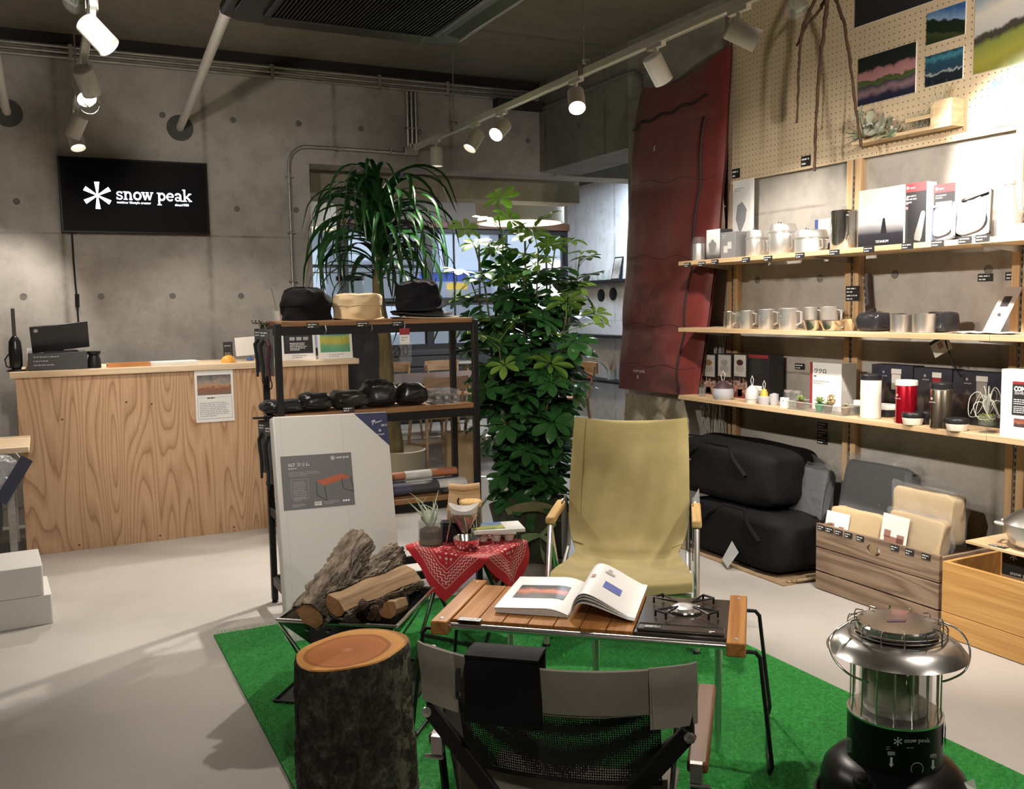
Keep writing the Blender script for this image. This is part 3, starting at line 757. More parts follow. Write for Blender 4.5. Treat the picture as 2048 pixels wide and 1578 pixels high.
for y in (.10, -.33): B().cyl((-.28, y, .235), (.28, y, .235), .009, n=8).build('cross_tube', ALU, ch)
B().tube([(-.30, .10, .06), (.28, -.10, .27)], .009, 8).build('cross_brace', ALU, ch); B().tube([(.30, .10, .06), (-.28, -.10, .27)], .009, 8).build('cross_brace', ALU, ch)

# ------------------------------------------------ near chair seen from behind
GREYC = mat('grey_beige_canvas', (.28, .262, .215), .85, sheen=.1, noise=(14, .12), bump=(500, .3, .002))
GREYD = mat('grey_canvas_side', (.10, .10, .10), .85)
MESHK = mat('black_mesh_cloth', (.012, .012, .013), .6); _n, _l, _b = nodes(MESHK)
_vo = _n.new('ShaderNodeTexVoronoi'); _vo.inputs['Scale'].default_value = 210; _vo.inputs['Randomness'].default_value = .15; _l.new(mapping(_n, _l, objco(_n), (1, .2, .85)), _vo.inputs['Vector'])
_l.new(ramp(_n, _l, _vo.outputs['Distance'], [(.26, (.55,) * 3), (.36, (1, 1, 1))]), _b.inputs['Alpha'])
nc = thing('folding_chair', 'grey canvas folding chair with black mesh back, seen from behind', 'chair', (.857, 1.556, MAT_T), A)
cz = .712
def bow(s): return .055 * (1 - s * s)                        # the back bows away from the sitter, towards the camera
def band(u, v):
    s = 2 * v - 1; return (s * .265, -bow(s) + .030 * u - .015, cz - .010 * (1 - s * s) - u * .098)
B().grid(band, 4, 24, .006).build('back_band', GREYC, nc)
for s in (-1, 1):
    def slv(u, v, s=s):
        x_ = .190 + .086 * v; return (s * x_, -bow(min(1, x_ / .265)) - .022 + .030 * u * .75 - (.003 * math.sin(u * 7)) + (.010 if v > .95 else 0), cz + .006 - .010 * (1 - (x_ / .265) ** 2) - u * .128)
    B().grid(slv, 6, 6, .005).build('sleeve', GREYC, nc, 60)
    _st = B()
    for i in range(26): _st.box(s * .196 - .0008, s * .196 + .0008, -.048 + .0009 * i, -.047 + .0009 * i, cz - .008 - i * .0045, cz - .0055 - i * .0045)
    _st.build('stitching', mat('pale_thread', (.33, .31, .26), .8), nc, loc=(0, -.005, 0))
def meshp(u, v):
    s = 2 * v - 1; sag = 1 - s * s
    z1 = cz - .098 - .012 * sag; z0 = cz - .275
    return (s * .205, -.03 * sag + .055 * math.sin(u * 1.6) * .9, z1 + (z0 - z1) * u)
B().grid(meshp, 10, 20).build('mesh_panel', MESHK, nc)
B().tube([tuple(Vector(meshp(0, i / 20)) + Vector((0, -.002, 0))) for i in range(21)], .006, 6).build('mesh_piping', GREYC, nc)
def seatc(u, v):
    s = 2 * v - 1; k = u
    y = .05 + .42 * max(0, k - .25); z = cz - .262 - .15 * min(1, k * 3) + .02 * max(0, k - .4) - .02 * (1 - s * s)
    return (s * .215, y, z)
B().grid(seatc, 12, 12, .005).build('seat', GREYC, nc)
for s in (-1, 1):
    B().grid(lambda u, v, s=s: (s * (.235 - .02 * u), .01 + .13 * v + .05 * u, cz - .13 - .26 * u), 3, 3, .004).build('side_flap', GREYD, nc)
    B().bar((s * .262, -.006, .580), (-s * .17, .00 + (0 if s < 0 else .032), .02), .034, .016, (0, 1, 0)).build('crossed_leg', BLACKM, nc, bevel=.003)
    B().bar((s * .262, .42, .40), (-s * .20, .42 + (0 if s < 0 else .03), .02), .030, .016, (0, 1, 0)).build('crossed_leg', BLACKM, nc, bevel=.003)
    B().tube([(s * .262, .004, .555), (s * .258, .012, .70)], .009, 8).build('back_post', BLACKM, nc)
    B().lathe([(.011, 0), (.010, .004), (.004, .005), (.004, .002), (0, .002)], 12, (s * .262, -.016, .572), (0, -1, 0)).build('rivet', STEEL, nc)
    B().cb((s * .272, .27, .470), (.042, .40, .024)).build('armrest', wood('brown_armrest', (.30, .14, .06), (.20, .085, .03), 7, 1, .08, .45), nc, bevel=.006)
    B().box(s * .270 - .012, s * .270 + .012, .058, .072, .445, .484).build('arm_bracket', STEEL, nc); B().cyl((s * .278 - .02, .064, .437), (s * .278 + .02, .064, .437), .005, n=8).build('arm_bolt', STEEL, nc)
    B().cyl((s * .268, .08, .458), (s * .262, .10, .30), .009, n=8).build('arm_support', BLACKM, nc)
    B().box(s * .19 - .018, s * .19 + .018, -.02, .46, .003, .02).build('foot_bar', BLACKM, nc)
B().box(-.187, -.178, -.052, -.046, cz - .075, cz - .03).build('brand_label', INKK, nc)
fb_ = thing('folded_stuff_sack', 'black folded cloth pouch draped over the back of the near folding chair', 'pouch', Vector((.857, 1.556, MAT_T + cz)) + U * (-.085), A)
BLKC = mat('black_nylon', (.006, .006, .007), .8, spec=.15, noise=(6, .3, (1, 1, 1), (.004, .004, .005)), bump=(9, .35, .02))
B().grid(lambda u, v: ((v - .5) * (.145 + .02 * max(0, u - .4)), -.082 - .006 * math.sin(u * 5 + v * 3), .006 - (u * .128)), 8, 6, .010).build('front_flap', BLKC, fb_)
B().grid(lambda u, v: ((v - .5) * .145, -.086 + .070 * u, .008 + .003 * math.sin(math.pi * u)), 5, 6, .006).build('fold', BLKC, fb_)
B().grid(lambda u, v: ((v - .5) * .14, -.020 + .008 * u, .010 - u * .12), 5, 6, .008).build('back_flap', BLKC, fb_)

# ------------------------------------------------ stump
BARK = mat('stump_bark', (.06, .05, .04), .9); _n, _l, _b = nodes(BARK); _co = objco(_n)
_a = tnoise(_n, _l, _co, 22, 8, .75); _d = tnoise(_n, _l, mapping(_n, _l, _co, (1, 1, .35)), 48, 6, .7)
_c = ramp(_n, _l, _a, [(.36, (.016, .012, .009)), (.5, (.06, .048, .037)), (.58, (.13, .108, .085)), (.66, (.30, .27, .22))])
_lich = ramp(_n, _l, tnoise(_n, _l, _co, 16, 6, .7), [(.50, (0, 0, 0)), (.56, (1, 1, 1))])
_sx = _n.new('ShaderNodeSeparateXYZ'); _l.new(_co, _sx.inputs[0])
_side = ramp(_n, _l, math_node(_n, _l, 'ADD', math_node(_n, _l, 'MULTIPLY', _sx.outputs[0], 3.2), .35), [(.45, (0, 0, 0)), (.85, (1, 1, 1))])
_c = mix(_n, _l, mix(_n, _l, 1., _lich, _side, 'MULTIPLY'), _c, (.36, .35, .25))
_l.new(_c, _b.inputs['Base Color']); bumpn(_n, _l, _b, _d, 1.0, .05)
CUT = mat('sawn_cherry', (.6, .3, .12), .5); _n, _l, _b = nodes(CUT); _co = objco(_n)
_w = _n.new('ShaderNodeVectorMath'); _w.operation = 'LENGTH'; _l.new(mapping(_n, _l, _co, (1, 1, 0), (.008, .004, 0)), _w.inputs[0])
_r = math_node(_n, _l, 'ADD', math_node(_n, _l, 'DIVIDE', _w.outputs[1], .165), math_node(_n, _l, 'MULTIPLY', math_node(_n, _l, 'SUBTRACT', tnoise(_n, _l, _co, 9, 3), .5), .16))
_c = ramp(_n, _l, _r, [(0, (.46, .22, .10)), (.12, (.36, .12, .035)), (.62, (.42, .15, .04)), (.69, (.28, .10, .025)), (.73, (.56, .26, .07)), (.92, (.62, .31, .09)), (1, (.30, .14, .04))])
_rg = math_node(_n, _l, 'SINE', math_node(_n, _l, 'MULTIPLY', _r, 95))
_c = mix(_n, _l, .35, _c, ramp(_n, _l, _rg, [(0, (.75, .72, .68)), (.6, (1, 1, 1))]), 'MULTIPLY')
_l.new(_c, _b.inputs['Base Color']); bumpn(_n, _l, _b, tnoise(_n, _l, _co, 60, 4), .15, .003)
nodes(CUT)[2].inputs['Specular IOR Level'].default_value = .1; nodes(CUT)[2].inputs['Roughness'].default_value = .75
sp = thing('log_stump', 'upright bark-covered log stump with a sawn reddish top, standing on the turf', 'stump', (.705, 2.455, MAT_T))
def rad(a, z):
    return .155 + .010 * math.cos(a - .6) + .006 * math.sin(2 * a + 1) + .004 * math.sin(5 * a + 2) + .010 * (1 - z / .45) ** 2
from mathutils import noise as mnoise
def barkf(u, v):
    a = 2 * math.pi * v; z = .445 * u
    k_ = min(1, (1 - u) * 7 + .12); r = rad(a, z) + k_ * .010 * mnoise.noise(Vector((math.cos(a) * 9, math.sin(a) * 9, z * 5))) + k_ * .0075 * mnoise.noise(Vector((math.cos(a) * 30, math.sin(a) * 30, z * 22)))
    if u > .985: r -= .004
    return (r * math.cos(a), r * math.sin(a), z + (.012 * math.cos(a + .3) if u > .5 else 0) * (u - .5) * 2)
B().grid(barkf, 60, 140).build('bark', BARK, sp, 60)
cf = B(); ring = [barkf(1, k / 140) for k in range(140)]
cf.add([(x * s, y * s, z + (.003 if s < .985 else 0) + (.012 * 0)) for s in (1, .97) for x, y, z in ring] + [(0, 0, .449)], [(k, (k + 1) % 140, 140 + (k + 1) % 140, 140 + k) for k in range(140)] + [(140 + k, 140 + (k + 1) % 140, 280) for k in range(140)])
cf.build('cut_face', CUT, sp, 30)

# ------------------------------------------------ fire pit and firewood
AF = R(-38.5)
fp = thing('fire_pit', 'square folding steel fire pit on wire legs, filled with firewood', 'fire pit', (.99, 3.30, MAT_T), AF)
PITS = mat('used_steel', (.34, .335, .33), .22, 1., noise=(7, .5, (1, 1, 1), (.10, .095, .09)))
hr, hb, zt, zb = .222, .055, .292, .075
for k in range(4):
    m = Matrix.Rotation(k * math.pi / 2, 3, 'Z')
    q = [m @ Vector(p) for p in ((-hb, -hb, zb), (hb, -hb, zb), (hr, -hr, zt), (-hr, -hr, zt))]
    nn = (q[1] - q[0]).cross(q[3] - q[0]).normalized() * .002
    B().add(q + [p + nn for p in q], [(0, 1, 2, 3), (7, 6, 5, 4), (0, 4, 5, 1), (1, 5, 6, 2), (2, 6, 7, 3), (3, 7, 4, 0)]).build('panel', PITS, fp)
    B().tube([m @ Vector((-hr, -hr, zt)), m @ Vector((hr, -hr, zt))], .0075, 8).build('rim_tube', CHROME, fp)
    for i in range(4):
        p = m @ Vector((-.12 + .08 * i, -hr + .03, zt - .04)); n_ = m @ Vector((0, -.79, -.61)); B().lathe([(.008, 0), (.006, .002), (0, .002)], 10, tuple(p + n_ * .006), n_).build('air_hole', mat('bright_hole', (.6, .6, .6), .3, 1.), fp)
    c_ = m @ Vector((-hr, -hr, zt)); g1 = m @ Vector((-.03, -.185, .006)); g2 = m @ Vector((-.185, -.03, .006))
    B().tube([c_, g1], .0045, 7).build('leg', CHROME, fp); B().tube([c_, g2], .0045, 7).build('leg', CHROME, fp)
    B().tube([g1, m @ Vector((.03, -.185, .006))], .0045, 7).build('foot_wire', CHROME, fp)
B().box(-hb, hb, -hb, hb, zb - .002, zb + .001).build('floor_plate', PITS, fp)
bp_ = thing('base_plate', 'flat black steel base plate on the turf beneath the fire pit', 'plate', (.985, 3.27, MAT_T), AF)
B().box(-.245, .245, -.225, .225, 0, .004).build('plate', BLACKM, bp_)
_r = B(); c4 = [(-.245, -.225), (.245, -.225), (.245, .225), (-.245, .225)]
_r.tube([(x, y, .006) for x, y in c4], .006, 8, True); _r.build('lip', BLACKM, bp_)

LOGW = wood('split_firewood', (.31, .20, .105), (.20, .12, .06), 9, 0, .10, .8, bump=.4)
LOGB = mat('firewood_bark', (.24, .19, .14), .95, noise=(26, .6, (.30, 1, 1), (.035, .026, .018)), bump=(34, 1., .05))
LOGE = wood('firewood_end', (.45, .24, .11), (.33, .16, .07), 14, 2, .6, .8, bump=.3)
def log(label, a, b, wd, ht, roll, seed, bark=True):
    """split log from a to b: wedge section, bark over its back, cut ends"""
    a = Vector(a); b = Vector(b); d = (b - a); L_ = d.length; q = Vector((1, 0, 0)).rotation_difference(d.normalized())
    e = (q.to_matrix() @ Matrix.Rotation(roll, 3, 'X')).to_euler()
    t = thing('firewood_log', label, 'log', a, rot=e, group='firewood in the fire pit'); r_ = random.Random(seed)
    ns = 14; sec = [(-.5, -.35), (.0, -.55), (.5, -.35), (.46, .12), (.27, .36), (0, .46), (-.27, .36), (-.46, .12)]
    def sect(i, k, grow=0.):
        y, z = sec[k]; x = L_ * i / ns
        bulge = 1 + .06 * math.sin(i * .9 + seed)
        n1 = mnoise.noise(Vector((x * 14, y * 4 + seed, z * 4)))
        n2 = mnoise.noise(Vector((x * 30, y * 9 + seed, z * 9 + 4)))
        g = 1 + grow + (n1 * .07 + n2 * .06 if k >= 2 or k == 0 else n1 * .05)
        return (x + .008 * mnoise.noise(Vector((y * 9, z * 9, seed))) * (1 if i in (0, ns) else 0), y * wd * g * bulge, z * ht * g * bulge)
    vs = [sect(i, k) for i in range(ns + 1) for k in range(8)]
    fs = [(i * 8 + k, i * 8 + (k + 1) % 8, (i + 1) * 8 + (k + 1) % 8, (i + 1) * 8 + k) for i in range(ns) for k in range(8)]
    o = B().add(vs, [tuple(reversed(f)) for f in fs]).build('split_wood', LOGW, t, 25)
    B().add([sect(0, k) for k in range(8)], [tuple(range(8))]).build('cut_end', LOGE, t, 0); B().add([sect(ns, k) for k in range(8)], [tuple(range(7, -1, -1))]).build('cut_end', LOGE, t, 0)
    if bark:
        nf = 60; nb = 22; ks = [2, 3, 4, 5, 6, 7, 8]
        def bf(u, v):
            kk = 2 + v * 6; k0 = int(min(kk, 7.999)); f = kk - k0; i = u * ns; i0 = int(min(i, ns - .001)); g_ = i - i0
            def S(ii): return Vector(sect(ii, k0 % 8)).lerp(Vector(sect(ii, (k0 + 1) % 8)), f)
            p = S(i0).lerp(S(i0 + 1), g_); c = Vector((p.x, 0, 0)); rr = (p - c).normalized()
            rid = abs(mnoise.noise(Vector((p.x * 11, v * 10 + seed, seed)))) + .5 * abs(mnoise.noise(Vector((p.x * 28, v * 26 + seed, 3))))
            return tuple(p + rr * (.0010 + .026 * rid))
        B().grid(bf, nf, nb * 2, .004).build('bark', LOGB, t, 60)
    return t
log('long log with rough deep-furrowed bark leaning up out of the fire pit', P(622, 1232, y=3.12), P(722, 1084, y=3.46), .098, .085, 1.05, 3)
log('split log with a hollow knotted end leaning at the back of the fire pit', P(668, 1205, y=3.33), P(792, 1108, y=3.62), .075, .075, .35, 8)
log('split log with pale flat face lying across the front of the fire pit', P(668, 1214, y=3.08), P(822, 1152, y=3.38), .088, .055, math.pi + .55, 15)
log('short chunk of firewood with a reddish cut end facing forward', P(776, 1222, y=3.10), P(800, 1212, y=3.22), .066, .06, 2.6, 21, False)
CONE = mat('pine_cone', (.09, .055, .035), .8)
_cm = B(); r_ = random.Random(4)
for i in range(46):
    a = i * 2.4; z = i / 46; rr = .020 * math.sin(math.pi * (.12 + .8 * z)) ** .8
    _cm.cb((rr * math.cos(a), rr * math.sin(a), .042 * z), (.010, .008, .003), Matrix.Rotation(a, 3, 'Z') @ Matrix.Rotation(.5, 3, 'Y'))
_cme = _cm.mesh('pine_cone', CONE)
for i, (px, py) in enumerate(((726, 1216), (742, 1222), (735, 1232), (752, 1210), (748, 1236), (718, 1228))):
    o = inst('pine_cone', _cme, None, P(px, py, y=3.06 + .02 * i), (i * 1.1, i * .7, i), (.72, .72, .72)); tag(o, 'small brown pine cone in the fire pit, %s' % ('leftmost at the top', 'in the middle of the heap', 'low in the middle', 'highest on the right', 'lowest, by the reddish chunk', 'lowest on the left')[i], 'pine cone', 'pine cones in the fire pit')
# ============================================================ shelf wall
PEG = mat('pegboard', (.66, .53, .36), .6); _n, _l, _b = nodes(PEG); _sx = _n.new('ShaderNodeSeparateXYZ'); _co = objco(_n); _l.new(_co, _sx.inputs[0])
def _fr(o):
    a = math_node(_n, _l, 'FRACT', math_node(_n, _l, 'DIVIDE', o, .030)); a = math_node(_n, _l, 'SUBTRACT', a, .5); return math_node(_n, _l, 'MULTIPLY', a, a)
_d = math_node(_n, _l, 'SQRT', math_node(_n, _l, 'ADD', _fr(_sx.outputs[1]), _fr(_sx.outputs[2])))
_c = mix(_n, _l, ramp(_n, _l, _d, [(.095, (1, 1, 1)), (.125, (0, 0, 0))]), mix(_n, _l, .5, (.66, .53, .36), ramp(_n, _l, tnoise(_n, _l, _co, 5, 5), [(.3, (.85, .83, .8)), (.7, (1, 1, 1))]), 'MULTIPLY'), (.10, .07, .04))
_l.new(_c, _b.inputs['Base Color'])
pb = B().box(XR - .028, XR - .008, .2, 4.49, 2.10, ZC - .02).build('pegboard', PEG); tag(pb, 'large beige pegboard fixed high on the shelf wall', 'pegboard')
pbx = XR - .028
# timber uprights with slotted steel standards
UPR = wood('pine_upright', (.60, .42, .24), (.48, .30, .15), 5, 2, .07)
for i, y in enumerate((4.435, 3.51, 2.585, 1.66)):
    t = thing('shelf_upright', ('pine shelf upright at the far end of the shelves, beside the sleeping bag', 'pine shelf upright in the middle of the shelf wall', 'pine shelf upright at the right edge of the photo', 'pine shelf upright beyond the right edge of the photo')[i], 'upright', (XR - .04, y, 0), group='pine shelf uprights')
    B().box(0, .04, -.045, -.008, 0, 2.10).build('post', UPR, t, bevel=.003); B().box(0, .04, .008, .045, 0, 2.10).build('post', UPR, t, bevel=.003)
    B().box(.006, .02, -.008, .008, 0, 2.10).build('slotted_standard', GALV, t)
    s_ = B()
    for k in range(66): s_.box(.0045, .0058, -.0025, .0025, .05 + k * .03, .068 + k * .03)
    s_.build('slots', INKK, t)
SHW = wood('pine_shelf', (.66, .49, .31), (.55, .37, .20), 5, 1, .07)
SHX = 3.38; SZ = {'top': 1.640, 'mid': 1.250, 'low': .846}
shelf = {}
for nm, lab, y1 in (('top', 'top pine wall shelf carrying steel cooking pots and boxed goods', 4.56), ('mid', 'middle pine wall shelf carrying metal mugs and bowls', 4.56), ('low', 'lowest pine wall shelf carrying lanterns and vacuum bottles', 4.56)):
    t = thing('wall_shelf', lab, 'shelf', (SHX, 0, SZ[nm])); shelf[nm] = t
    ys = [1.45, 2.50, y1]
    for a, b in zip(ys, ys[1:]): B().box(0, XR - .045 - SHX, a + .001, b - .001, -.024, 0).build('board', SHW, t, bevel=.0015)
    for y in (4.435, 3.51, 2.585, 1.66):
        B().prism([(.05, -.0245), (XR - .04 - SHX, -.0245), (XR - .04 - SHX, -.055), (XR - .055 - SHX, -.055), (.05, -.030)], (0, y + .002, 0), (1, 0, 0), (0, 0, 1), .004).build('bracket', GALV, t)
def edge_tags(nm, pxs, w_=.062):
    pts = []
    for px, py in pxs:
        p = P(px, py, x=SHX - .002); pts.append((-.0015, p.y, p.z - SZ[nm]))
    tags(shelf[nm], pts, FACE_X, w_, .027)
edge_tags('top', [(1375, 530), (1404, 528), (1430, 524), (1492, 520), (1536, 517), (1600, 511), (1669, 505), (1738, 499), (1815, 492), (1875, 487), (1930, 480), (1965, 476)])
def wall_tags(pts, parent, x, w_=.07, h_=.045):
    tags(parent, [tuple(P(px, py, x=x)) for px, py in pts], FACE_X, w_, h_, lines=2)
wall_tags(((1971, 555), (2027, 552), (1600, 733), (1645, 851), (1645, 868), (1645, 882)), wr, XR - .001, .075, .034)
_u = [o for o in bpy.data.objects if o.name == 'shelf_upright.001'][0]
tags(_u, [(-.001, P(1705, y_, x=XR - .04).y - 3.51, P(1705, y_, x=XR - .04).z) for y_ in (580, 594)], FACE_X, .085, .04)
tags(pb, [tuple(P(1472, 347, x=pbx - .001)), tuple(P(1612, 322, x=pbx - .001))], FACE_X, .07, .055)

# photo prints on the pegboard
def print_panel(label, quad, m, x=XR - .034, th=.006, name='photo_print'):
    a, b, c, d = [P(*q, x=x) for q in quad]
    y0, y1 = (b.y + c.y) / 2, (a.y + d.y) / 2; z0, z1 = (d.z + c.z) / 2, (a.z + b.z) / 2
    t = thing(name, label, 'photo print', (x, (y0 + y1) / 2, z0), group='photo prints on the pegboard')
    B().box(0, th, -(y1 - y0) / 2, (y1 - y0) / 2, 0, z1 - z0).build('panel', CARDW, t)
    B().box(-.0008, 0, -(y1 - y0) / 2 + .001, (y1 - y0) / 2 - .001, .001, z1 - z0 - .001).build('print', m, t)
    return t, y1 - y0, z1 - z0
print_panel('photo print of pink blossom trees mirrored in dark water', ((1718, 120), (1833, 80), (1830, 184), (1714, 215)), picture('print_blossom', [(0, (.012, .015, .035)), (.12, (.02, .022, .05)), (.24, (.28, .17, .20)), (.36, (.05, .05, .07)), (.40, (.10, .14, .04)), (.47, (.06, .09, .03)), (.51, (.48, .24, .25)), (.66, (.42, .20, .21)), (.72, (.015, .02, .018)), (1, (.012, .016, .014))], .30, 5, .3, 3.))
print_panel('small photo print of dark trees under a deep blue sky', ((1854, 28), (1933, 0), (1929, 68), (1852, 92)), picture('print_trees', [(0, (.03, .04, .015)), (.18, (.05, .065, .02)), (.26, (.012, .02, .01)), (.60, (.012, .02, .012)), (.66, (.22, .34, .52)), (1, (.03, .11, .30))], .32, 6, .3, 5., tilt=-.35))
print_panel('small photo print of white tents under blue night trees', ((1852, 114), (1927, 91), (1925, 156), (1849, 176)), picture('print_night', [(0, (.008, .012, .02)), (.30, (.01, .016, .025)), (.36, (.35, .40, .42)), (.42, (.02, .05, .08)), (.7, (.02, .07, .11)), (.85, (.06, .22, .30)), (1, (.015, .05, .08))], .40, 7, .3, 9.))
print_panel('large photo print of a grassy meadow with tents under a bright sky', ((1952, -40), (2130, -95), (2128, 103), (1946, 151)), picture('print_meadow', [(0, (.10, .12, .015)), (.18, (.30, .28, .05)), (.36, (.22, .26, .06)), (.42, (.05, .045, .035)), (.47, (.07, .06, .05)), (.50, (.55, .54, .53)), (.72, (.70, .66, .58)), (1, (.05, .22, .36))], .16, 6, .3, 12., tilt=.2))
print_panel('glossy pale blue photo print of a lake and clouds, lowest on the pegboard', ((1984, 163), (2045, 148), (2043, 245), (1981, 256)), picture('print_blue', [(0, (.22, .35, .62)), (.30, (.22, .34, .60)), (.36, (.08, .12, .25)), (.46, (.35, .40, .55)), (.55, (.12, .18, .42)), (1, (.17, .26, .50))], .2, 5, .12, 15.))
_t, _w, _h = print_panel('black panel with a white snowflake mark at the top of the pegboard', ((1712, -60), (1915, -125), (1910, -17), (1709, 59)), mat('black_panel_print', (.02, .021, .025), .4), name='sign_panel')
_f = B(); flake(_f, -.03, .17, .105); _f.build('snowflake_mark', INKW, _t, 0, loc=(-.0015, 0, 0), rot=FACE_X)

# hanging branches
BRN = mat('branch_bark', (.085, .045, .022), .8, noise=(30, .5), bump=(60, .8, .006))
hb_ = thing('hanging_branches', 'thin brown leafless branches hanging down in front of the pegboard', 'branch', P(1650, 0, x=3.45))
_o = P(1650, 0, x=3.45)
for pts, r0, r1, seed in (([(1660, -60), (1655, 0), (1648, 60), (1638, 150), (1632, 250), (1629, 342)], .011, .006, 1), ([(1648, -30), (1630, 0), (1606, 50), (1599, 110), (1597, 170), (1593, 246)], .009, .005, 2), ([(1655, -10), (1640, 20), (1612, 52), (1593, 92)], .008, .005, 3), ([(1662, -20), (1676, 10), (1688, 45), (1700, 120), (1714, 235), (1722, 293)], .009, .006, 4)):
    r_ = random.Random(seed); q = []
    for a, b in zip(pts, pts[1:]):
        for k in range(8):
            s = k / 8; q.append(P(a[0] + (b[0] - a[0]) * s + r_.uniform(-1, 1), a[1] + (b[1] - a[1]) * s, x=3.45 + .01 * seed) - _o)
    q.append(P(*pts[-1], x=3.45 + .01 * seed) - _o)
    B().tube(q, [(r0 + (r1 - r0) * i / len(q)) * r_.uniform(.82, 1.25) for i in range(len(q))], 8).build('branch', BRN, hb_, 60)

# ledge with dried plants
lg = thing('plant_ledge', 'small pale wooden ledge box on the pegboard holding dried plants', 'ledge', (pbx, 0, 0))
LEDG = wood('pale_ledge_wood', (.78, .62, .40), (.66, .48, .28), 5, 1, .08)
a = P(1728, 290, x=pbx); b = P(1928, 250, x=pbx); zb_ = b.z
B().box(-.085, 0, b.y, a.y, zb_ - .006, zb_ + .008).build('base', LEDG, lg); 
B().box(-.085, -.077, b.y + .10, a.y - .32, zb_ + .045, zb_ + .062).build('front_rail', LEDG, lg)
B().box(-.087, -.077, b.y + .09, b.y + .105, zb_, zb_ + .10).build('front_stile', LEDG, lg)
B().box(-.085, 0, b.y, b.y + .095, zb_ + .008, zb_ + .115).build('end_block', LEDG, lg, bevel=.003)
lgz = zb_ + .008

# ------------------------------------------------ red sleeping bag
RED = mat('red_ripstop', (.165, .020, .016), .5, sheen=.2, noise=(5, .16), bump=(6, .45, .02))
sb = thing('sleeping_bag', 'long quilted red sleeping bag hung from the wall beside the pegboard', 'sleeping bag', (3.62, 4.9, .9))
so = Vector((3.62, 4.9, .9))
Ledge = [(1285, 180), (1270, 250), (1263, 350), (1256, 470), (1249, 590), (1243, 690), (1237, 776)]
Redge = [(1462, 98), (1456, 210), (1449, 330), (1437, 470), (1421, 600), (1408, 700), (1394, 793)]
def xw(v): return 3.67 - .17 * v
def edge(E_, v):
    k = v * (len(E_) - 1); i = min(int(k), len(E_) - 2); f = k - i
    p = P(E_[i][0] * (1 - f) + E_[i + 1][0] * f, E_[i][1] * (1 - f) + E_[i + 1][1] * f, x=xw(v)); return p
def bagf(u, v, puff=1.):
    a = edge(Ledge, v); b = edge(Redge, v); p = a.lerp(b, u)
    if v < .08: p.z -= .10 * math.sin(math.pi * u) * (1 - v / .08) * .9 - .02
    e = min(1, 6 * u, 6 * (1 - u), 14 * (1 - v) + .1)
    q = abs(math.sin(math.pi * (v * 5.0 - .9))) ** .6 if v > .18 else .7
    p.x -= puff * (.028 + .030 * q) * max(0, e) ** .5 + .006 * mnoise.noise(Vector((u * 5, v * 9, 1)))
    return p - so
_s = B(); _s.grid(lambda u, v: bagf(v, u), 90, 40).build('quilt', RED, sb, 60)
B().grid(lambda u, v: bagf(v, u, 0) + Vector((.015, 0, 0)), 20, 10).build('back', RED, sb, 60)
ZIP = mat('dark_zip_tape', (.03, .012, .014), .6)
B().tube([bagf(.84 - .02 * k / 40, .19 + .80 * k / 40) + Vector((-.004, 0, 0)) for k in range(41)], .008, 6).build('zip', ZIP, sb)
B().tube([bagf(k / 24 * .86, .185 - .055 * (k / 24) + .005 * math.sin(k)) + Vector((-.006, 0, 0)) for k in range(25)], .010, 6).build('drawcord', ZIP, sb)
for v in (.36, .56, .76, .90): B().tube([bagf(k / 24, v + .006 * math.sin(k * .7)) + Vector((.002, 0, 0)) for k in range(25)], .003, 5).build('quilt_seam', ZIP, sb)
B().tube([bagf(1, 0) + Vector((0, 0, -.01)), bagf(1, 0) + Vector((0, -.005, .03)), bagf(1, 0) + Vector((0, .01, .045))], .005, 6).build('hanging_loop', ZIP, sb)
B().tube([bagf(0, 0.01), bagf(0, 0) + Vector((0, .0, .05)), bagf(0, 0) + Vector((0, -.004, .06))], .005, 6).build('hanging_loop', ZIP, sb)
_p = bagf(.36, .27); text('S', .045, INKW, sb, _p + Vector((-.012, .02, 0)), FACE_X, shear=.3, name='logo')
_p = bagf(.36, .935); _f = B(); slab_word(_f, -.055, .012, .015, 'snow peak'); flake(_f, .0, -.018, .014); _f.build('logo', INKW, sb, 0, loc=_p + Vector((-.014, 0, 0)), rot=(R(90), 0, R(-90)))

# woven fringe hanging below and beside it, hank of rope
CREAM = mat('cream_cotton', (.60, .53, .40), .85, noise=(40, .3), bump=(160, .6, .004))
fr = thing('fringed_blanket', 'cream woven blanket with long fringe hanging below the red sleeping bag', 'blanket', (3.60, 4.9, .55)); fo = Vector((3.60, 4.9, .55))
def bl(u, v):
    a = P(1256, 786, x=3.60); b = P(1376, 798, x=3.60); a2 = P(1250, 826, x=3.60); b2 = P(1386, 840, x=3.60)
    p = a.lerp(b, v).lerp(a2.lerp(b2, v), u); p.x += .02 * math.sin(v * 17 + u) - .02; return p - fo
B().grid(bl, 6, 24, .006).build('woven_band', CREAM, fr, 60)
for v_ in (.2, .8): _q = bl(.1, v_); B().cyl(_q, (XR - fo.x, _q.y, _q.z), .006, n=8).build('hanging_peg', UPR, fr)
_s = B(); r_ = random.Random(3)
for i in range(110):
    v = i / 109; p = bl(1, v); l = r_.uniform(.16, .24); dx = r_.uniform(-.01, .01); dy = r_.uniform(-.02, .02)
    _s.tube([p, p + Vector((dx, dy * .5, -l * .5)), p + Vector((0, dy, -l))], .0035, 4, cap=False)
_s.build('fringe', CREAM, fr, 60, kind='stuff')
fr2 = thing('macrame_hanging', 'pale knotted string hanging behind the shelf ends beside the sleeping bag', 'macrame', (XR - .06, 4.52, 0))
_s = B(); r_ = random.Random(5)
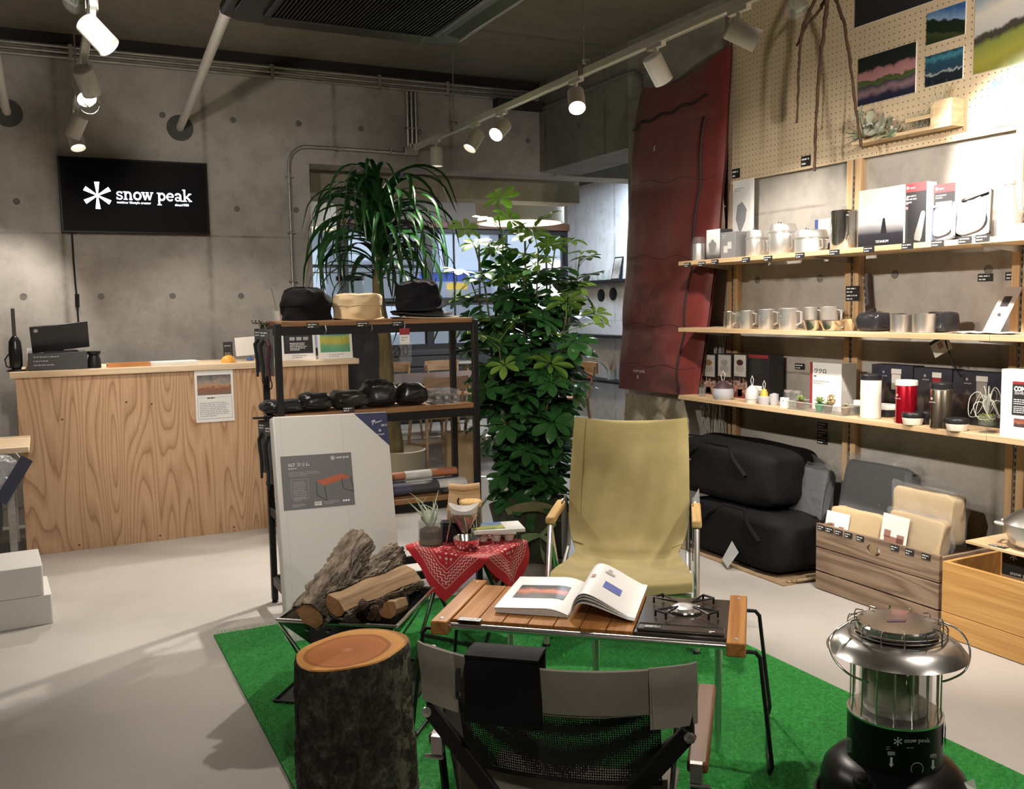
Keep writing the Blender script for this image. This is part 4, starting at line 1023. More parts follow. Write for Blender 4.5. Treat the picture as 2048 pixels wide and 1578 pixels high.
for i in range(90):
    y = r_.uniform(-.06, .15); x = r_.uniform(-.03, .02); z1 = 1.25 if y < .06 else r_.uniform(.75, .8)
    pts = []; 
    for k in range(9): pts.append((x + .008 * math.sin(k * 2 + i), y + .010 * math.sin(k * 1.7 + i * 2.1), z1 - (z1 - .42) * k / 8))
    _s.tube(pts, .0035, 4, cap=False)
_s.build('strings', mat('silver_string', (.50, .48, .43), .6), fr2, 60, kind='stuff')
_s = B(); r_ = random.Random(9)
rh = thing('rope_hank', 'hank of off-white rope hanging at the pegboard corner', 'rope', P(1447, 345, x=XR - .05)); 
for i in range(12):
    o = r_.uniform(-.018, .018); o2 = r_.uniform(-.015, .0)
    _s.tube([(o2, 0, 0), (o2 - .01, o + .01, -.10), (o2, o + .015, -.22), (o2 + .005, o * 1.4 + .02, -.38 - abs(o) * 2), (o2, o, -.30), (o2 - .012, o * .6, -.12), (o2, .002, 0)], .0048, 5)
_s.build('loops', mat('rope', (.52, .47, .38), .8), rh, 60); B().tube([(0, -.02, -.2), (-.02, .01, -.205), (-.004, .04, -.2)], .006, 6).build('wrap', mat('rope', (.5, .5, .5)), rh)

# hanging packaged pouch on its card
hp = thing('hanging_pouch_pack', 'grey folded cloth pouch in clear bag on a white hanging card', 'packaged pouch', P(1483, 360, x=XR - .06))
a = P(1460, 365, x=XR - .05); 
B().box(-.002, 0, -.11, .075, -.345, 0).build('card', CARDW, hp)
B().prism([(-.045, -.14), (-.06, -.22), (-.02, -.32), (.03, -.24), (.045, -.17), (.0, -.12)], (-.003, -.01, 0), (0, -1, 0), (0, 0, 1), -.022).build('pouch', mat('grey_cloth', (.14, .14, .15), .8), hp, bevel=.006)
B().box(-.030, -.029, -.10, .07, -.34, -.06).build('clear_bag', PLAST, hp)
micro(hp, (-.003, .055, -.05), FACE_X, .09, 2, .012, INKG)

# ------------------------------------------------ crates on the floor
OLD = wood('weathered_plank', (.30, .215, .15), (.13, .085, .055), 7, 1, .10, .8, bump=.5, knots=True)
OLDX = wood('weathered_plank_end', (.30, .215, .15), (.13, .085, .055), 7, 0, .10, .8, bump=.5)
cr = thing('weathered_crate', 'weathered grey-brown plank crate on the floor holding packaged cloth goods', 'crate', (3.295, 2.985, 0))
L_, D_, H_ = .70, .36, .325
hz = [0.004, .095, .213, H_]
for i, (z0, z1) in enumerate(zip(hz, hz[1:])):
    if i < 2: 
        B().box(0, .016, -L_ / 2, L_ / 2, z0, z1 - .007).build('plank', OLD, cr, bevel=.002)
    else:                                                     # top plank with the oval hand hole cut through it
        hh_ = (z1 - z0) / 2; oc = (0., (z0 + z1) / 2); n = 24; pk = B(); vs = []; fs = []
        for x in (0, .016):
            for k in range(n):
                a_ = 2 * math.pi * k / n; vs.append((x, .040 * math.cos(a_), oc[1] + .026 * math.sin(a_)))
            for k in range(n):
                a_ = 2 * math.pi * k / n; q_ = hh_ / max(abs(math.cos(a_)), abs(math.sin(a_))); vs.append((x, q_ * math.cos(a_), oc[1] + q_ * math.sin(a_)))
        for k in range(n):
            k2 = (k + 1) % n
            fs += [(k, n + k, n + k2, k2), (2 * n + k, 2 * n + k2, 3 * n + k2, 3 * n + k), (k, k2, 2 * n + k2, 2 * n + k), (n + k, 3 * n + k, 3 * n + k2, n + k2)]
        pk.add(vs, fs).box(0, .016, -L_ / 2, -hh_, z0, z1).box(0, .016, hh_, L_ / 2, z0, z1)
        pk.build('plank', OLD, cr, 0)
    B().box(D_ - .016, D_, -L_ / 2, L_ / 2, z0, z1 - .007).build('plank', OLD, cr, bevel=.002)
    for s in (-1, 1): B().box(.017, D_ - .017, s * (L_ / 2 - .008) - .008, s * (L_ / 2 - .008) + .008, z0, z1 - .007).build('plank', OLDX, cr, bevel=.002)
B().box(.016, D_ - .016, -L_ / 2 + .016, L_ / 2 - .016, .004, .016).build('floor_board', OLD, cr)
tags(cr, [(-.001, y, .308) for y in (.315, .262, .205, .145, .075, -.12, -.20, -.285)], FACE_X, .045, .026)
YEL = wood('yellow_pine_box', (.62, .36, .12), (.50, .26, .075), 6, 1, .09, .5, knots=True)
wbx = thing('pine_box', 'open yellowish pine box on the floor at the right edge', 'box', (3.27, 2.15, 0)); L2 = .90
for z0, z1 in ((0.003, .105), (.107, .318)):
    B().box(0, .018, -L2 / 2, L2 / 2, z0, z1).build('plank', YEL, wbx, bevel=.002); B().box(.34, .358, -L2 / 2, L2 / 2, z0, z1).build('plank', YEL, wbx, bevel=.002)
    for s in (-1, 1): B().box(.019, .339, s * (L2 / 2 - .009) - .009, s * (L2 / 2 - .009) + .009, z0, z1).build('plank', YEL, wbx, bevel=.002)
B().box(.018, .34, -L2 / 2 + .018, L2 / 2 - .018, .003, .018).build('floor_board', YEL, wbx)
cbx = thing('cauldron_carton', 'brown cardboard carton with bold print standing in the pine box', 'carton', (3.42, 2.16, .019), R(3))
CARDB = mat('kraft_card', (.42, .29, .16), .75, noise=(8, .12))
B().box(0, .17, -.30, .27, 0, .385).build('carton', CARDB, cbx, bevel=.003)
B().box(-.0008, 0, .175, .27, .27, .385).build('black_label', INKK, cbx)
_f = B(); flake(_f, 0, .02, .016); _f.build('snowflake_mark', INKW, cbx, 0, loc=(-.0012, .222, .33), rot=FACE_X)
text('野宴鍋30', .042, INKK, cbx, (-.0008, .155, .335), FACE_X, off=.0008); text('THE CAST ALUMINUM CALDRON', .020, INKK, cbx, (-.0008, .155, .300), FACE_X)
text('snow peak', .022, INKW, cbx, (-.0012, .235, .275), (R(90), 0, R(-90)))
bdl = B().box(3.30, 3.63, 1.70, 2.52, .385 + .019, .397 + .019).build('loose_board', PINE, bevel=.002)
bdl.location = (0, 0, .003); tag(bdl, 'pale loose board lying across the cartons in the pine box', 'board')
tags(bdl, [(3.325, 2.39, .4165)], (0, 0, R(-90)), .07, .03)

pt = thing('aluminium_pot', 'round cast aluminium pot with domed lid and black knob on a pale board', 'pot', (3.43, 2.29, .4195), R(20))
CAST = mat('cast_aluminium', (.62, .61, .60), .36, 1., bump=(120, .1, .001))
B().lathe([(0, .0), (.075, 0), (.105, .02), (.122, .06), (.128, .095), (.124, .097), (.118, .06), (.10, .025), (0, .012)], 40).build('body', CAST, pt)
B().lathe([(.130, .094), (.131, .100), (.120, .112), (.085, .142), (.045, .158), (0, .162)], 40).build('lid', CAST, pt)
B().lathe([(.018, .158), (.020, .168), (.033, .176), (.034, .19), (.026, .196), (0, .197)], 24).build('knob', BLACKM, pt)
for s in (-1, 1): B().tube([(-.03, s * .120, .085), (-.028, s * .152, .088), (.028, s * .152, .088), (.03, s * .120, .085)], .008, 8).build('handle', CAST, pt)
gb = thing('green_glass_bauble', 'small dark green glass ornament beside the aluminium pot', 'ornament', (3.40, 2.06, .4195))
B().lathe([(0, 0), (.03, .006), (.042, .03), (.038, .055), (.015, .07), (.012, .085), (0, .086)], 24).build('bulb', mat('green_glass', (.02, .12, .05), .08, coat=1.), gb); B().lathe([(.013, .084), (.013, .098), (0, .099)], 16).build('cap', ALU, gb)

# black duffel bags
DUF = mat('black_duffel_cloth', (.006, .006, .007), .8, spec=.2, noise=(4, .3), bump=(5, .6, .03))
def soft(bm, c, d, e=.35, nz=.02, seed=0, nu=28, nv=40, flat=0.):
    """a stuffed, rounded box"""
    def f(u, v):
        th = -math.pi / 2 + math.pi * u; ph = 2 * math.pi * v
        sg = lambda x, p: math.copysign(abs(x) ** p, x)
        x = sg(math.cos(th), e) * sg(math.cos(ph), e); y = sg(math.cos(th), e) * sg(math.sin(ph), e); z = sg(math.sin(th), e)
        n_ = mnoise.noise(Vector((x * 1.6 + seed, y * 1.6, z * 1.6))) + .4 * mnoise.noise(Vector((x * 4, y * 4 + seed, z * 4)))
        k = 1 + nz * 4 * n_ * .5
        if z < 0: z = max(z, -1 + flat) 
        return Vector((x * d[0] / 2 * k, y * d[1] / 2 * k, z * d[2] / 2 * (k if z > 0 else 1))) + Vector(c)
    return bm.grid(f, nu, nv)
def duffel(label, loc, d, rz, seed):
    t = thing('duffel_bag', label, 'bag', loc, rz, group='black duffel bags')
    soft(B(), (0, 0, d[2] / 2), d, .32, .03, seed, 34, 56).build('body', DUF, t, 60)
    B().tube([(-d[0] / 2 - .004, -d[1] * .30, d[2] * .55), (-d[0] / 2 - .012, -d[1] * .2, d[2] * .82), (-d[0] * .40, -d[1] * .1, d[2] - .005), (-d[0] * .40, d[1] * .1, d[2] - .005), (-d[0] / 2 - .012, d[1] * .2, d[2] * .82), (-d[0] / 2 - .004, d[1] * .30, d[2] * .55)], .012, 6).build('handle', DUF, t, 60)
    B().tube([(-d[0] / 2 * math.cos(a) * .2, d[1] * .47 * math.cos(a), d[2] * .97 + .005 * math.sin(a)) for a in [math.pi * k / 20 for k in range(21)]], .006, 5).build('zip', BLACKM, t)
    return t
d1 = duffel('black duffel bag lying on the floor under the lowest shelf, lower of the two', (3.42, 3.88, .012), (.42, .80, .295), 0, 2)
d2 = duffel('black duffel bag lying on top of the other black duffel bag', (3.44, 4.06, .315), (.40, .86, .31), R(2), 6)
_f = B(); flake(_f, -.03, 0, .016); slab_word(_f, .0, -.005, .012, 'ow'); _f.build('logo', INKG, d2, 0, loc=(-.212, .20, .20), rot=FACE_X)
_f = B(); flake(_f, 0, 0, .012); _f.build('logo', INKG, d1, 0, loc=(-.222, .25, .20), rot=FACE_X)
HT = mat('grey_hang_tag', (.42, .43, .43), .6)
B().add([(-.215, .10, .05), (-.25, .045, -.06), (-.25, .10, -.15), (-.225, .15, -.03)], [(0, 1, 2, 3)]).build('hang_tag', HT, d2, 0)
B().add([(-.255, .0, .02), (-.30, -.10, -.010 + .012), (-.26, -.14, .09), (-.222, -.04, .125)], [(0, 1, 2, 3)]).build('hang_tag', HT, d1, 0)
BURL = mat('burlap', (.33, .225, .13), .9, noise=(60, .3), bump=(200, .8, .004))
bm_ = thing('burlap_mat', 'folded brown burlap mat on the floor under the black duffel bags', 'mat', (3.42, 3.85, 0))
B().box(-.24, .24, -.42, .46, 0, .006).build('sheet', BURL, bm_); 
for k in range(3): B().tube([(-.20 + .02 * k, -.40 - .012 * k, .010 + .004 * k), (0, -.425 - .008 * k, .012 + .004 * k), (.22, -.415, .010 + .004 * k)], .008, 6).build('fold', BURL, bm_)

# plastic-wrapped goods behind and in the crate
def pack(label, c, d, rz, tilt, m, seed, film=True, grp='plastic-wrapped cloth goods'):
    t = thing('wrapped_goods', label, 'package', c, group=grp, rot=(0, tilt, rz))
    soft(B(), (0, 0, 0), d, .2, .05, seed, 22, 40).build('cloth', m, t, 60)
    if film:
        r_ = random.Random(seed)
        soft(B(), (0, 0, d[2] * .04), (d[0] * 1.12, d[1] * 1.05, d[2] * 1.08), .16, .08, seed + 5, 22, 40).build('clear_wrap', PLAST, t, 20)
        B().grid(lambda u, v: (.01 * math.sin(v * 14), (v - .5) * d[1] * 1.02, d[2] * .5 + u * .055 - .01 * math.sin(v * 9)), 3, 14).build('wrap_flap', PLAST, t, 0)
    return t
CHAR = mat('charcoal_cloth', (.03, .03, .034), .7, bump=(8, .4, .01)); BEI = mat('beige_cloth', (.50, .38, .22), .75, bump=(7, .5, .012))
pack('charcoal cloth item in a clear bag standing between the duffel bags and the crate', P(1618, 985, x=3.52), (.07, .26, .27), R(4), R(8), CHAR, 3)
pack('dark grey cloth item in a large clear bag standing behind the crate', P(1752, 990, x=3.625), (.06, .40, .30), R(2), R(10), mat('slate_cloth', (.05, .052, .055), .6), 7)
BEIC = [pack('flat beige cloth pack standing at the left end of the weathered crate', P(1712, 1062, x=3.42), (.05, .30, .20), R(3), R(12), BEI, 11, False, 'beige packs in the crate'),
        pack('beige cloth pack with a white sofa-picture card standing in the weathered crate', P(1835, 1078, x=3.39), (.07, .30, .20), R(-3), R(10), BEI, 13, True, 'beige packs in the crate'),
        pack('shiny wrapped beige cloth pack at the back right of the weathered crate', P(1858, 1030, x=3.52), (.10, .34, .22), R(-4), R(6), BEI, 17, True, 'beige packs in the crate')]
for t, y0_, y1_, z0_, z1_, sofa in ((BEIC[0], .02, .16, -.07, .07, 0), (BEIC[1], .0, .15, -.10, .085, 1), (BEIC[2], .0, .16, -.12, -.02, 2)):
    x = -.062 if sofa else -.032
    o = B().box(x - .001, x, y0_, y1_, z0_, z1_).build('card', CARDW, t)
    pm = mat('sofa_print', (.33, .17, .13), .6); yc = (y0_ + y1_) / 2; zc = (z0_ + z1_) / 2 - .012; k = (z1_ - z0_)
    B().box(x - .002, x - .001, yc - k * .30, yc + k * .28, zc - k * .12, zc + k * .04).box(x - .002, x - .001, yc + k * .10, yc + k * .30, zc, zc + k * .18).box(x - .002, x - .001, yc - k * .32, yc - k * .10, zc - k * .16, zc + k * .12).build('sofa_picture', pm, o)

# ------------------------------------------------ paraffin heater
ENK = mat('black_enamel', (.007, .007, .008), .33, spec=.2); HST = mat('spun_steel', (.72, .71, .70), .24, 1.)
ht = thing('paraffin_heater', 'black cylindrical paraffin heater with glass chimney and steel brim on the turf', 'heater', (2.015, 1.74, MAT_T), R(-27))
B().lathe([(0, 0), (.205, 0), (.207, .022), (.200, .026), (.190, .016), (0, .016)], 56).build('drip_tray', ENK, ht)
B().lathe([(.188, .018), (.190, .075), (.182, .105), (.160, .130), (.130, .145), (.118, .147)], 56).build('tank', ENK, ht)
B().lathe([(.122, .135), (.124, .142), (.122, .150), (.122, .268), (.1225, .272), (.117, .273)], 56).build('drum', ENK, ht)
B().lathe([(.1225, .270), (.124, .276), (.095, .279), (0, .279)], 56).build('drum_rim', HST, ht)
HD = .030
B().lathe([(.094, .279), (.094, .405 + HD)], 56).build('glass_chimney', mat('heater_glass', (.45, .47, .45), .03, alpha=.16, spec=.8), ht)
B().lathe([(.080, .280), (.085, .30), (.083, .305), (0, .300)], 40).build('burner_plate', mat('pale_burner', (.50, .49, .46), .4, .6), ht)
PAPG = mat('packing_paper', (.70, .66, .50), .7)
for k in range(3):
    a = 2.1 * k + .5; B().grid(lambda u, v, a=a: ((.082 - .012 * k) * math.cos(a + v * 1.9 + .35 * math.sin(u * 3)), (.082 - .012 * k) * math.sin(a + v * 1.9 + .35 * math.sin(u * 3)), .285 + .13 * u - .05 * abs(v - .5)), 6, 14, .001).build('packing_paper', PAPG, ht)
B().lathe([(.091, .29), (.091, .43)], 40).build('milky_film', mat('milky_film', (.70, .68, .55), .4, alpha=.30), ht)
for k in range(16):
    a = 2 * math.pi * k / 16; c_, s_ = math.cos(a), math.sin(a)
    B().tube([(.117 * c_, .117 * s_, .276), (.114 * c_, .114 * s_, .300), (.114 * c_, .114 * s_, .425 + HD)], .0023, 6).build('guard_wire', CHROME, ht)
B().lathe([(.108, .455), (.130, .452), (.158, .438), (.178, .414), (.180, .415), (.160, .441), (.131, .455), (.108, .458)], 64, (0, 0, HD)).build('brim', HST, ht)
B().lathe([(.104, .43), (.106, .462), (.100, .470), (0, .470)], 48, (0, 0, HD)).build('heat_plate', ENK, ht)
B().lathe([(.102, .470), (.105, .488), (.101, .493), (0, .4945)], 48, (0, 0, HD)).build('top_plate', CHROME, ht)
B().prism([(-.03, -.008), (.02, -.008), (.028, .006), (-.02, .010)], (0, 0, .4948 + HD), (1, 0, 0), (0, 1, 0), .0005).build('warning_label', mat('purple_label', (.10, .06, .10), .4), ht)
for z, r in ((.462, .126), (.472, .126), (.482, .126)): B().tube([(r * math.cos(2 * math.pi * k / 48), r * math.sin(2 * math.pi * k / 48), z + HD) for k in range(48)], .0016, 5, True).build('top_guard_ring', CHROME, ht)
for k in range(14):
    a = 2 * math.pi * k / 14; c_, s_ = math.cos(a), math.sin(a)
    B().tube([(.126 * c_, .126 * s_, .450 + HD), (.126 * c_, .126 * s_, .488 + HD), (.121 * c_, .121 * s_, .497 + HD), (.100 * c_, .100 * s_, .499 + HD)], .0018, 6).build('top_guard_wire', CHROME, ht)
for s in (-1, 1):
    B().tube(smoothline([(s * .124, .02, .485 + HD), (s * .165, .0, .468 + HD), (s * .186, -.015, .436 + HD), (s * .180, -.04, .405 + HD), (s * .155, -.065, .378 + HD), (s * .120, -.07, .360 + HD), (s * .098, -.065, .350 + HD)]), .0030, 7).build('carry_handle', CHROME, ht, 60)
# controls on the drum and tank
snow_logo(ht, (-.004, -.1232, .242), FACE_Y, .0075, INKW); micro(ht, (-.018, -.1232, .226), FACE_Y, .04, 1, .006, INKG)
B().tube([(.016 * math.cos(R(a_)) + .012, -.1225, .170 + .016 * math.sin(R(a_))) for a_ in range(-40, 221, 20)], .0009, 4).build('dial_mark', INKW, ht)
for x, z in ((-.052, .205), (.058, .195)):
    yy = -math.sqrt(.1228 ** 2 - x ** 2)
    B().box(x - .009, x + .009, yy - .003, yy, z - .002, z + .007).build('caption', INKG, ht)
    B().prism([(-.003, .0), (.003, .0), (.003, -.018), (.006, -.018), (0, -.027), (-.006, -.018), (-.003, -.018)], (x, yy - .002, z - .008), (1, 0, 0), (0, 0, 1), .001).build('arrow', INKW, ht)
micro(ht, (-.064, -.109, .222), FACE_Y, .022, 2, .006, INKG)
B().lathe([(.026, 0), (.026, .010), (.022, .018), (.012, .019), (.010, .024), (0, .025)], 20, (-.118, -.098, .118), (-.25, -.35, 1)).build('fuel_cap', ENK, ht)
B().add([(.118, -.125, .126), (.158, -.095, .1215), (.172, -.085, .085), (.137, -.118, .093)], [(0, 1, 2, 3)]).build('warning_card', CARDW, ht, 0, loc=(.010, -.012, .012))
B().add([(.105, -.068, .255), (.123, -.022, .255), (.123, -.022, .200), (.105, -.068, .200)], [(0, 1, 2, 3)]).build('rating_label', HT, ht, 0, loc=(.003, -.002, 0))
B().box(-.139, -.126, -.03, -.012, .17, .205).build('hanging_tag', PLAST, ht)
# ============================================================ goods on the wall shelves
FWD = ROT @ Vector((0, 0, -1))
def dep(p): return (Vector(p) - CP).dot(FWD)
PYG = {'top': 500, 'mid': 655, 'low': 825}
def on(nm, px, X, py=None):
    p = P(px, py or PYG[nm], x=X); return Vector((X, p.y, SZ[nm]))
def mpx(n, p): return n * dep(p) / FPX
def box_item(name, label, cat, nm, pl, pr, pt_, pb_, X, dp, m, group=None, z0=0., bevel=.0015, side=None):
    a = P(pl, pb_, x=X); b = P(pr, pb_, x=X); t_ = P((pl + pr) / 2, pt_, x=X)
    w_ = a.y - b.y; h_ = t_.z - SZ[nm] - z0
    t = thing(name, label, cat, (X, (a.y + b.y) / 2, SZ[nm] + z0), group=group)
    B().box(0, dp, -w_ / 2, w_ / 2, 0, h_).build('carton', m, t, bevel=bevel)
    return t, w_, h_
def face(t, w_, h_, u0, u1, v0, v1, m, name='print', x=-.0008):
    """flat print on the front (-X face): u from left to right, v from bottom to top"""
    return B().box(x, x + .0007, w_ / 2 - u1 * w_, w_ / 2 - u0 * w_, v0 * h_, v1 * h_).build(name, m, t)
def face_side(t, w_, h_, dp, m, name='side_print'):
    return B().box(.0, dp, -w_ / 2 - .0008, -w_ / 2, 0, h_).build(name, m, t)
def pot(name, label, cat, nm, px, wpx, hpx, X, prof, m, parts=(), group=None, rz=0.):
    """lathed vessel: profile in units of its radius and height"""
    p = on(nm, px, X); r_ = mpx(wpx, p) / 2; h_ = mpx(hpx, p)
    t = thing(name, label, cat, p, rz, group)
    B().lathe([(a * r_, b * h_) for a, b in prof], 36).build('body', m, t)
    for q in parts: B().lathe([(a * r_, b * h_) for a, b in q[2]], 36).build(q[0], q[1], t)
    return t, r_, h_
BOXW = mat('white_box', (.80, .79, .78), .5); BOXK = mat('black_box', (.022, .022, .025), .4); BOXG = mat('grey_box', (.20, .20, .205), .5); BOXR = mat('dark_red_print', (.30, .03, .035), .45)
MET = mat('spun_aluminium', (.80, .795, .785), .38, .82, noise=(50, .1, (1, 1, 8)))
TI = mat('titanium', (.60, .595, .585), .42, .78); WIRE = mat('mug_wire', (.85, .85, .84), .3, .75)
# --- top shelf
t, r_, h_ = pot('packed_cup', 'small metal cup in a clear bag at the far end of the top shelf', 'cup', 'top', 1398, 24, 34, 3.46, [(.0, 0), (.92, 0), (1, .1), (1, .95), (.95, 1), (.9, .95), (.9, .1), (0, .08)], TI)
B().lathe([(r_ * 1.25, 0), (r_ * 1.35, h_ * .6), (r_ * 1.25, h_ * 1.1), (r_ * .9, h_ * 1.4)], 12).build('clear_bag', PLAST, t, 0)
t, w_, h_ = box_item('tumbler_box', 'slim white and black box with a kettle picture on the top shelf', 'box', 'top', 1413, 1440, 459, 523, 3.43, .09, BOXK)
face(t, w_, h_, 0, 1, .0, 1, picture('kettle_box_print', [(0, (.02, .02, .02)), (.12, (.10, .10, .10)), (.4, (.55, .55, .55)), (1, (.80, .80, .80))], .05, 4, .4))
_f = B(); _f.lathe([(.20 * w_, 0), (.22 * w_, .05 * h_), (.30 * w_, .34 * h_), (.26 * w_, .40 * h_), (.10 * w_, .44 * h_), (.10 * w_, .50 * h_), (0, .51 * h_)], 14, (-.0014, .04 * w_, .16 * h_)); 
_f.v = [(-.0014 + .06 * (x + .0014), y, z) for x, y, z in _f.v]; _f.build('kettle_picture', TI, t)
t, w_, h_ = box_item('cup_box', 'grey box with two pale cups pictured on the top shelf', 'box', 'top', 1441, 1471, 464, 521, 3.43, .15, BOXG)
for u, v, s in ((.34, .22, .13), (.60, .36, .13)): face(t, w_, h_, u - s, u + s, v, v + .26, mat('pale_cup_print', (.5, .5, .48), .5), 'cup_picture')
micro(t, (-.001, w_ * .38, h_ * .86), FACE_X, w_ * .3, 2, h_ * .08, INKG)
def cookset(label, px, wpx, hpx, X, lid, rz):
    k = lid
    t, r_, h_ = pot('cook_pot', label, 'pot', 'top', px, wpx, hpx, X, [(0, 0), (.90, 0), (.94, .03), (.94, k - .04), (1.0, k - .02), (1.0, k), (.9, k)], MET, group='nesting cook pots on the top shelf', rz=rz)
    B().lathe([(1.01 * r_, (k - .01) * h_), (1.02 * r_, (k + .02) * h_), (.93 * r_, (k + .05) * h_), (.90 * r_, .92 * h_), (.82 * r_, 1.0 * h_), (0, 1.0 * h_)], 36).build('lid', MET, t)
    f = B()
    for s in (-1, 1): f.tube([(-.93 * r_, s * .20 * r_, k * .85 * h_), (-1.12 * r_, s * .20 * r_, k * .82 * h_), (-1.14 * r_, s * .18 * r_, k * .30 * h_), (-.95 * r_, s * .18 * r_, k * .22 * h_)], .0034, 6)
    f.build('folding_handle', WIRE, t, rot=(0, 0, R(88)))
    B().tube([(-.25 * r_, 0, 1.0 * h_), (-.25 * r_, 0, 1.10 * h_), (.25 * r_, 0, 1.10 * h_), (.25 * r_, 0, 1.0 * h_)], .003, 6).build('lid_loop', CHROME, t, rot=(0, 0, R(30)), loc=(-.5 * r_, -.2 * r_, -.03 * h_))
cookset('dull aluminium cook pot with lid, left of three on the top shelf', 1514, 46, 52, 3.50, .70, 0)
cookset('tall aluminium cook pot with lid, middle of three on the top shelf', 1566, 58, 60, 3.49, .74, 0)
cookset('low wide aluminium cook pot with lid, right of three on the top shelf', 1622, 68, 44, 3.48, .64, 0)
t, w_, h_ = box_item('filter_box', 'small white and blue box behind the low cook pot on the top shelf', 'box', 'top', 1629, 1664, 438, 498, 3.62, .05, BOXW)
face(t, w_, h_, 0, .2, 0, 1, mat('blue_print_b', (.05, .08, .25), .5)); face(t, w_, h_, .45, .85, .15, .8, mat('grey_print_b', (.45, .46, .5), .5))
t, r_, h_ = pot('steel_kettle', 'tall polished steel percolator pot on the top shelf', 'pot', 'top', 1687, 54, 78, 3.50, [(0, 0), (.94, 0), (.97, .02), (.97, .93), (1.0, .96), (.95, .985), (.5, .99)], CHROME)
B().lathe([(.97 * r_, .965 * h_), (.92 * r_, 1.0 * h_), (.5 * r_, 1.03 * h_), (0, 1.04 * h_)], 36).build('lid', CHROME, t); B().lathe([(.16 * r_, 1.03 * h_), (.20 * r_, 1.09 * h_), (.12 * r_, 1.12 * h_), (0, 1.12 * h_)], 20).build('knob', GLASS, t)
B().tube([(-.55 * r_, -.82 * r_, .85 * h_), (-.72 * r_, -1.15 * r_, .80 * h_), (-.72 * r_, -1.15 * r_, .35 * h_), (-.55 * r_, -.85 * r_, .22 * h_)], .006, 8).build('handle', CHROME, t)
t, w_, h_ = box_item('tall_white_box', 'large white box fading to black at its foot on the top shelf', 'box', 'top', 1716, 1806, 376, 491, 3.46, .17, BOXW)
face(t, w_, h_, 0, 1, 0, 1, picture('fade_box_print', [(0, (.012, .012, .016)), (.22, (.03, .03, .04)), (.36, (.35, .35, .38)), (.46, (.80, .80, .80)), (1, (.82, .82, .82))], .03, 3, .35)); text('TITANIUM', h_ * .06, INKW, t, (-.001, .10 * w_, h_ * .07), FACE_X); 
B().prism([(-.018, 0), (.018, 0), (.006, .07), (-.006, .07)], (-.0012, -.02, h_ * .22), (0, -1, 0), (0, 0, 1), -.0004).build('print', BOXK, t)
for i, (pl_, pr_, pt_) in enumerate(((1808, 1851, 366), (1866, 1908, 368))):
    t, w_, h_ = box_item('stove_box', ('black box with red top band and a lantern photo on the top shelf', 'black box with red top band behind the tilted trays on the top shelf')[i], 'box', 'top', pl_, pr_, pt_, 486 - i * 8, 3.47 + .03 * i, .06, BOXK, 'red-banded black boxes')
    face(t, w_, h_, 0, 1, .86, 1, BOXR, 'red_band'); face_side(t, w_, h_, .06, mat('silver_side', (.6, .6, .6), .4))
    _f = B(); flake(_f, 0, 0, .008); _f.build('snowflake_mark', INKW, t, 0, loc=(-.0012, w_ * .36, h_ * .93), rot=FACE_X); micro(t, (-.001, w_ * .24, h_ * .915), FACE_X, w_ * .4, 1, h_ * .035, INKW)
    if i == 0:
        micro(t, (-.001, w_ * .42, h_ * .78), FACE_X, w_ * .5, 3, h_ * .05, INKG); 
        for v in (.58, .66, .73): face(t, w_, h_, .06, .16, v, v + .045, mat('pink_icon', (.45, .2, .2), .5), 'icon')
        o = B().lathe([(.016, 0), (.020, .02), (.012, .12), (.006, .13), (0, .13)], 12, (0, 0, 0)).build('lantern_picture', TI, t, loc=(-.0009, -.012, h_ * .06), rot=(R(14), 0, 0)); o.scale = (.03, 1, 1)
    else:
        face(t, w_, h_, .10, .85, .42, .70, mat('sepia_print', (.42, .34, .31), .5)); micro(t, (-.001, w_ * .42, h_ * .80), FACE_X, w_ * .6, 2, h_ * .04, INKG)
def tray(label, pl_, pr_, pt_, pb_, X, m, tilt):
    a = P(pl_, pb_, x=X); b = P(pr_, pb_, x=X); h_ = (P(pl_, pt_, x=X).z - SZ['top']) / math.cos(tilt); w_ = a.y - b.y
    t = thing('boxed_tray', label, 'tray', (X, (a.y + b.y) / 2, SZ['top'] + .004), rot=(R(-14), tilt, 0), group='tilted boxed trays')
    for args in ((0, .012, -w_ / 2, w_ / 2, 0, .010), (0, .012, -w_ / 2, w_ / 2, h_ - .010, h_), (0, .012, -w_ / 2, -w_ / 2 + .010, 0, h_), (0, .012, w_ / 2 - .010, w_ / 2, 0, h_)): B().box(*args).build('rim', m, t)
    B().box(.012, .016, -w_ / 2, w_ / 2, 0, h_).build('backing', BOXK, t)
    soft(B(), (.010, 0, h_ * .52), (.035, w_ * .72, h_ * .74), .5, .10, 4, 14, 24).build('wrapped_item', mat('white_wrap', (.72, .72, .74), .35), t, 50)
tray('blue-edged tray holding a white wrapped item, tilted on the top shelf', 1858, 1905, 405, 480, 3.44, mat('blue_grey_rim', (.20, .24, .36), .4), R(20))
tray('black-edged tray holding a white wrapped item, tilted on the top shelf', 1900, 1976, 392, 474, 3.47, BOXK, R(22))
SMOKE = mat('frosted_steel_bottle', (.50, .46, .42), .4, .6)
t, r_, h_ = pot('flask_bottle', 'frosted long-necked bottle in a clear bag at the right of the top shelf', 'bottle', 'top', 2016, 54, 112, 3.50, [(0, .0), (.75, 0), (.80, .03), (.80, .30), (.70, .42), (.36, .78), (.30, .92), (.38, .93), (.38, .99), (.3, 1.0), (0, 1.0)], SMOKE)
B().lathe([(r_ * .95, 0), (r_ * 1.02, h_ * .35), (r_ * .8, h_ * .62), (r_ * .55, h_ * .9)], 14).build('clear_bag', PLAST, t, 0)
p = on('top', 2022, 3.415); t = thing('acrylic_box', 'low clear acrylic box in front of the frosted bottle', 'box', p)
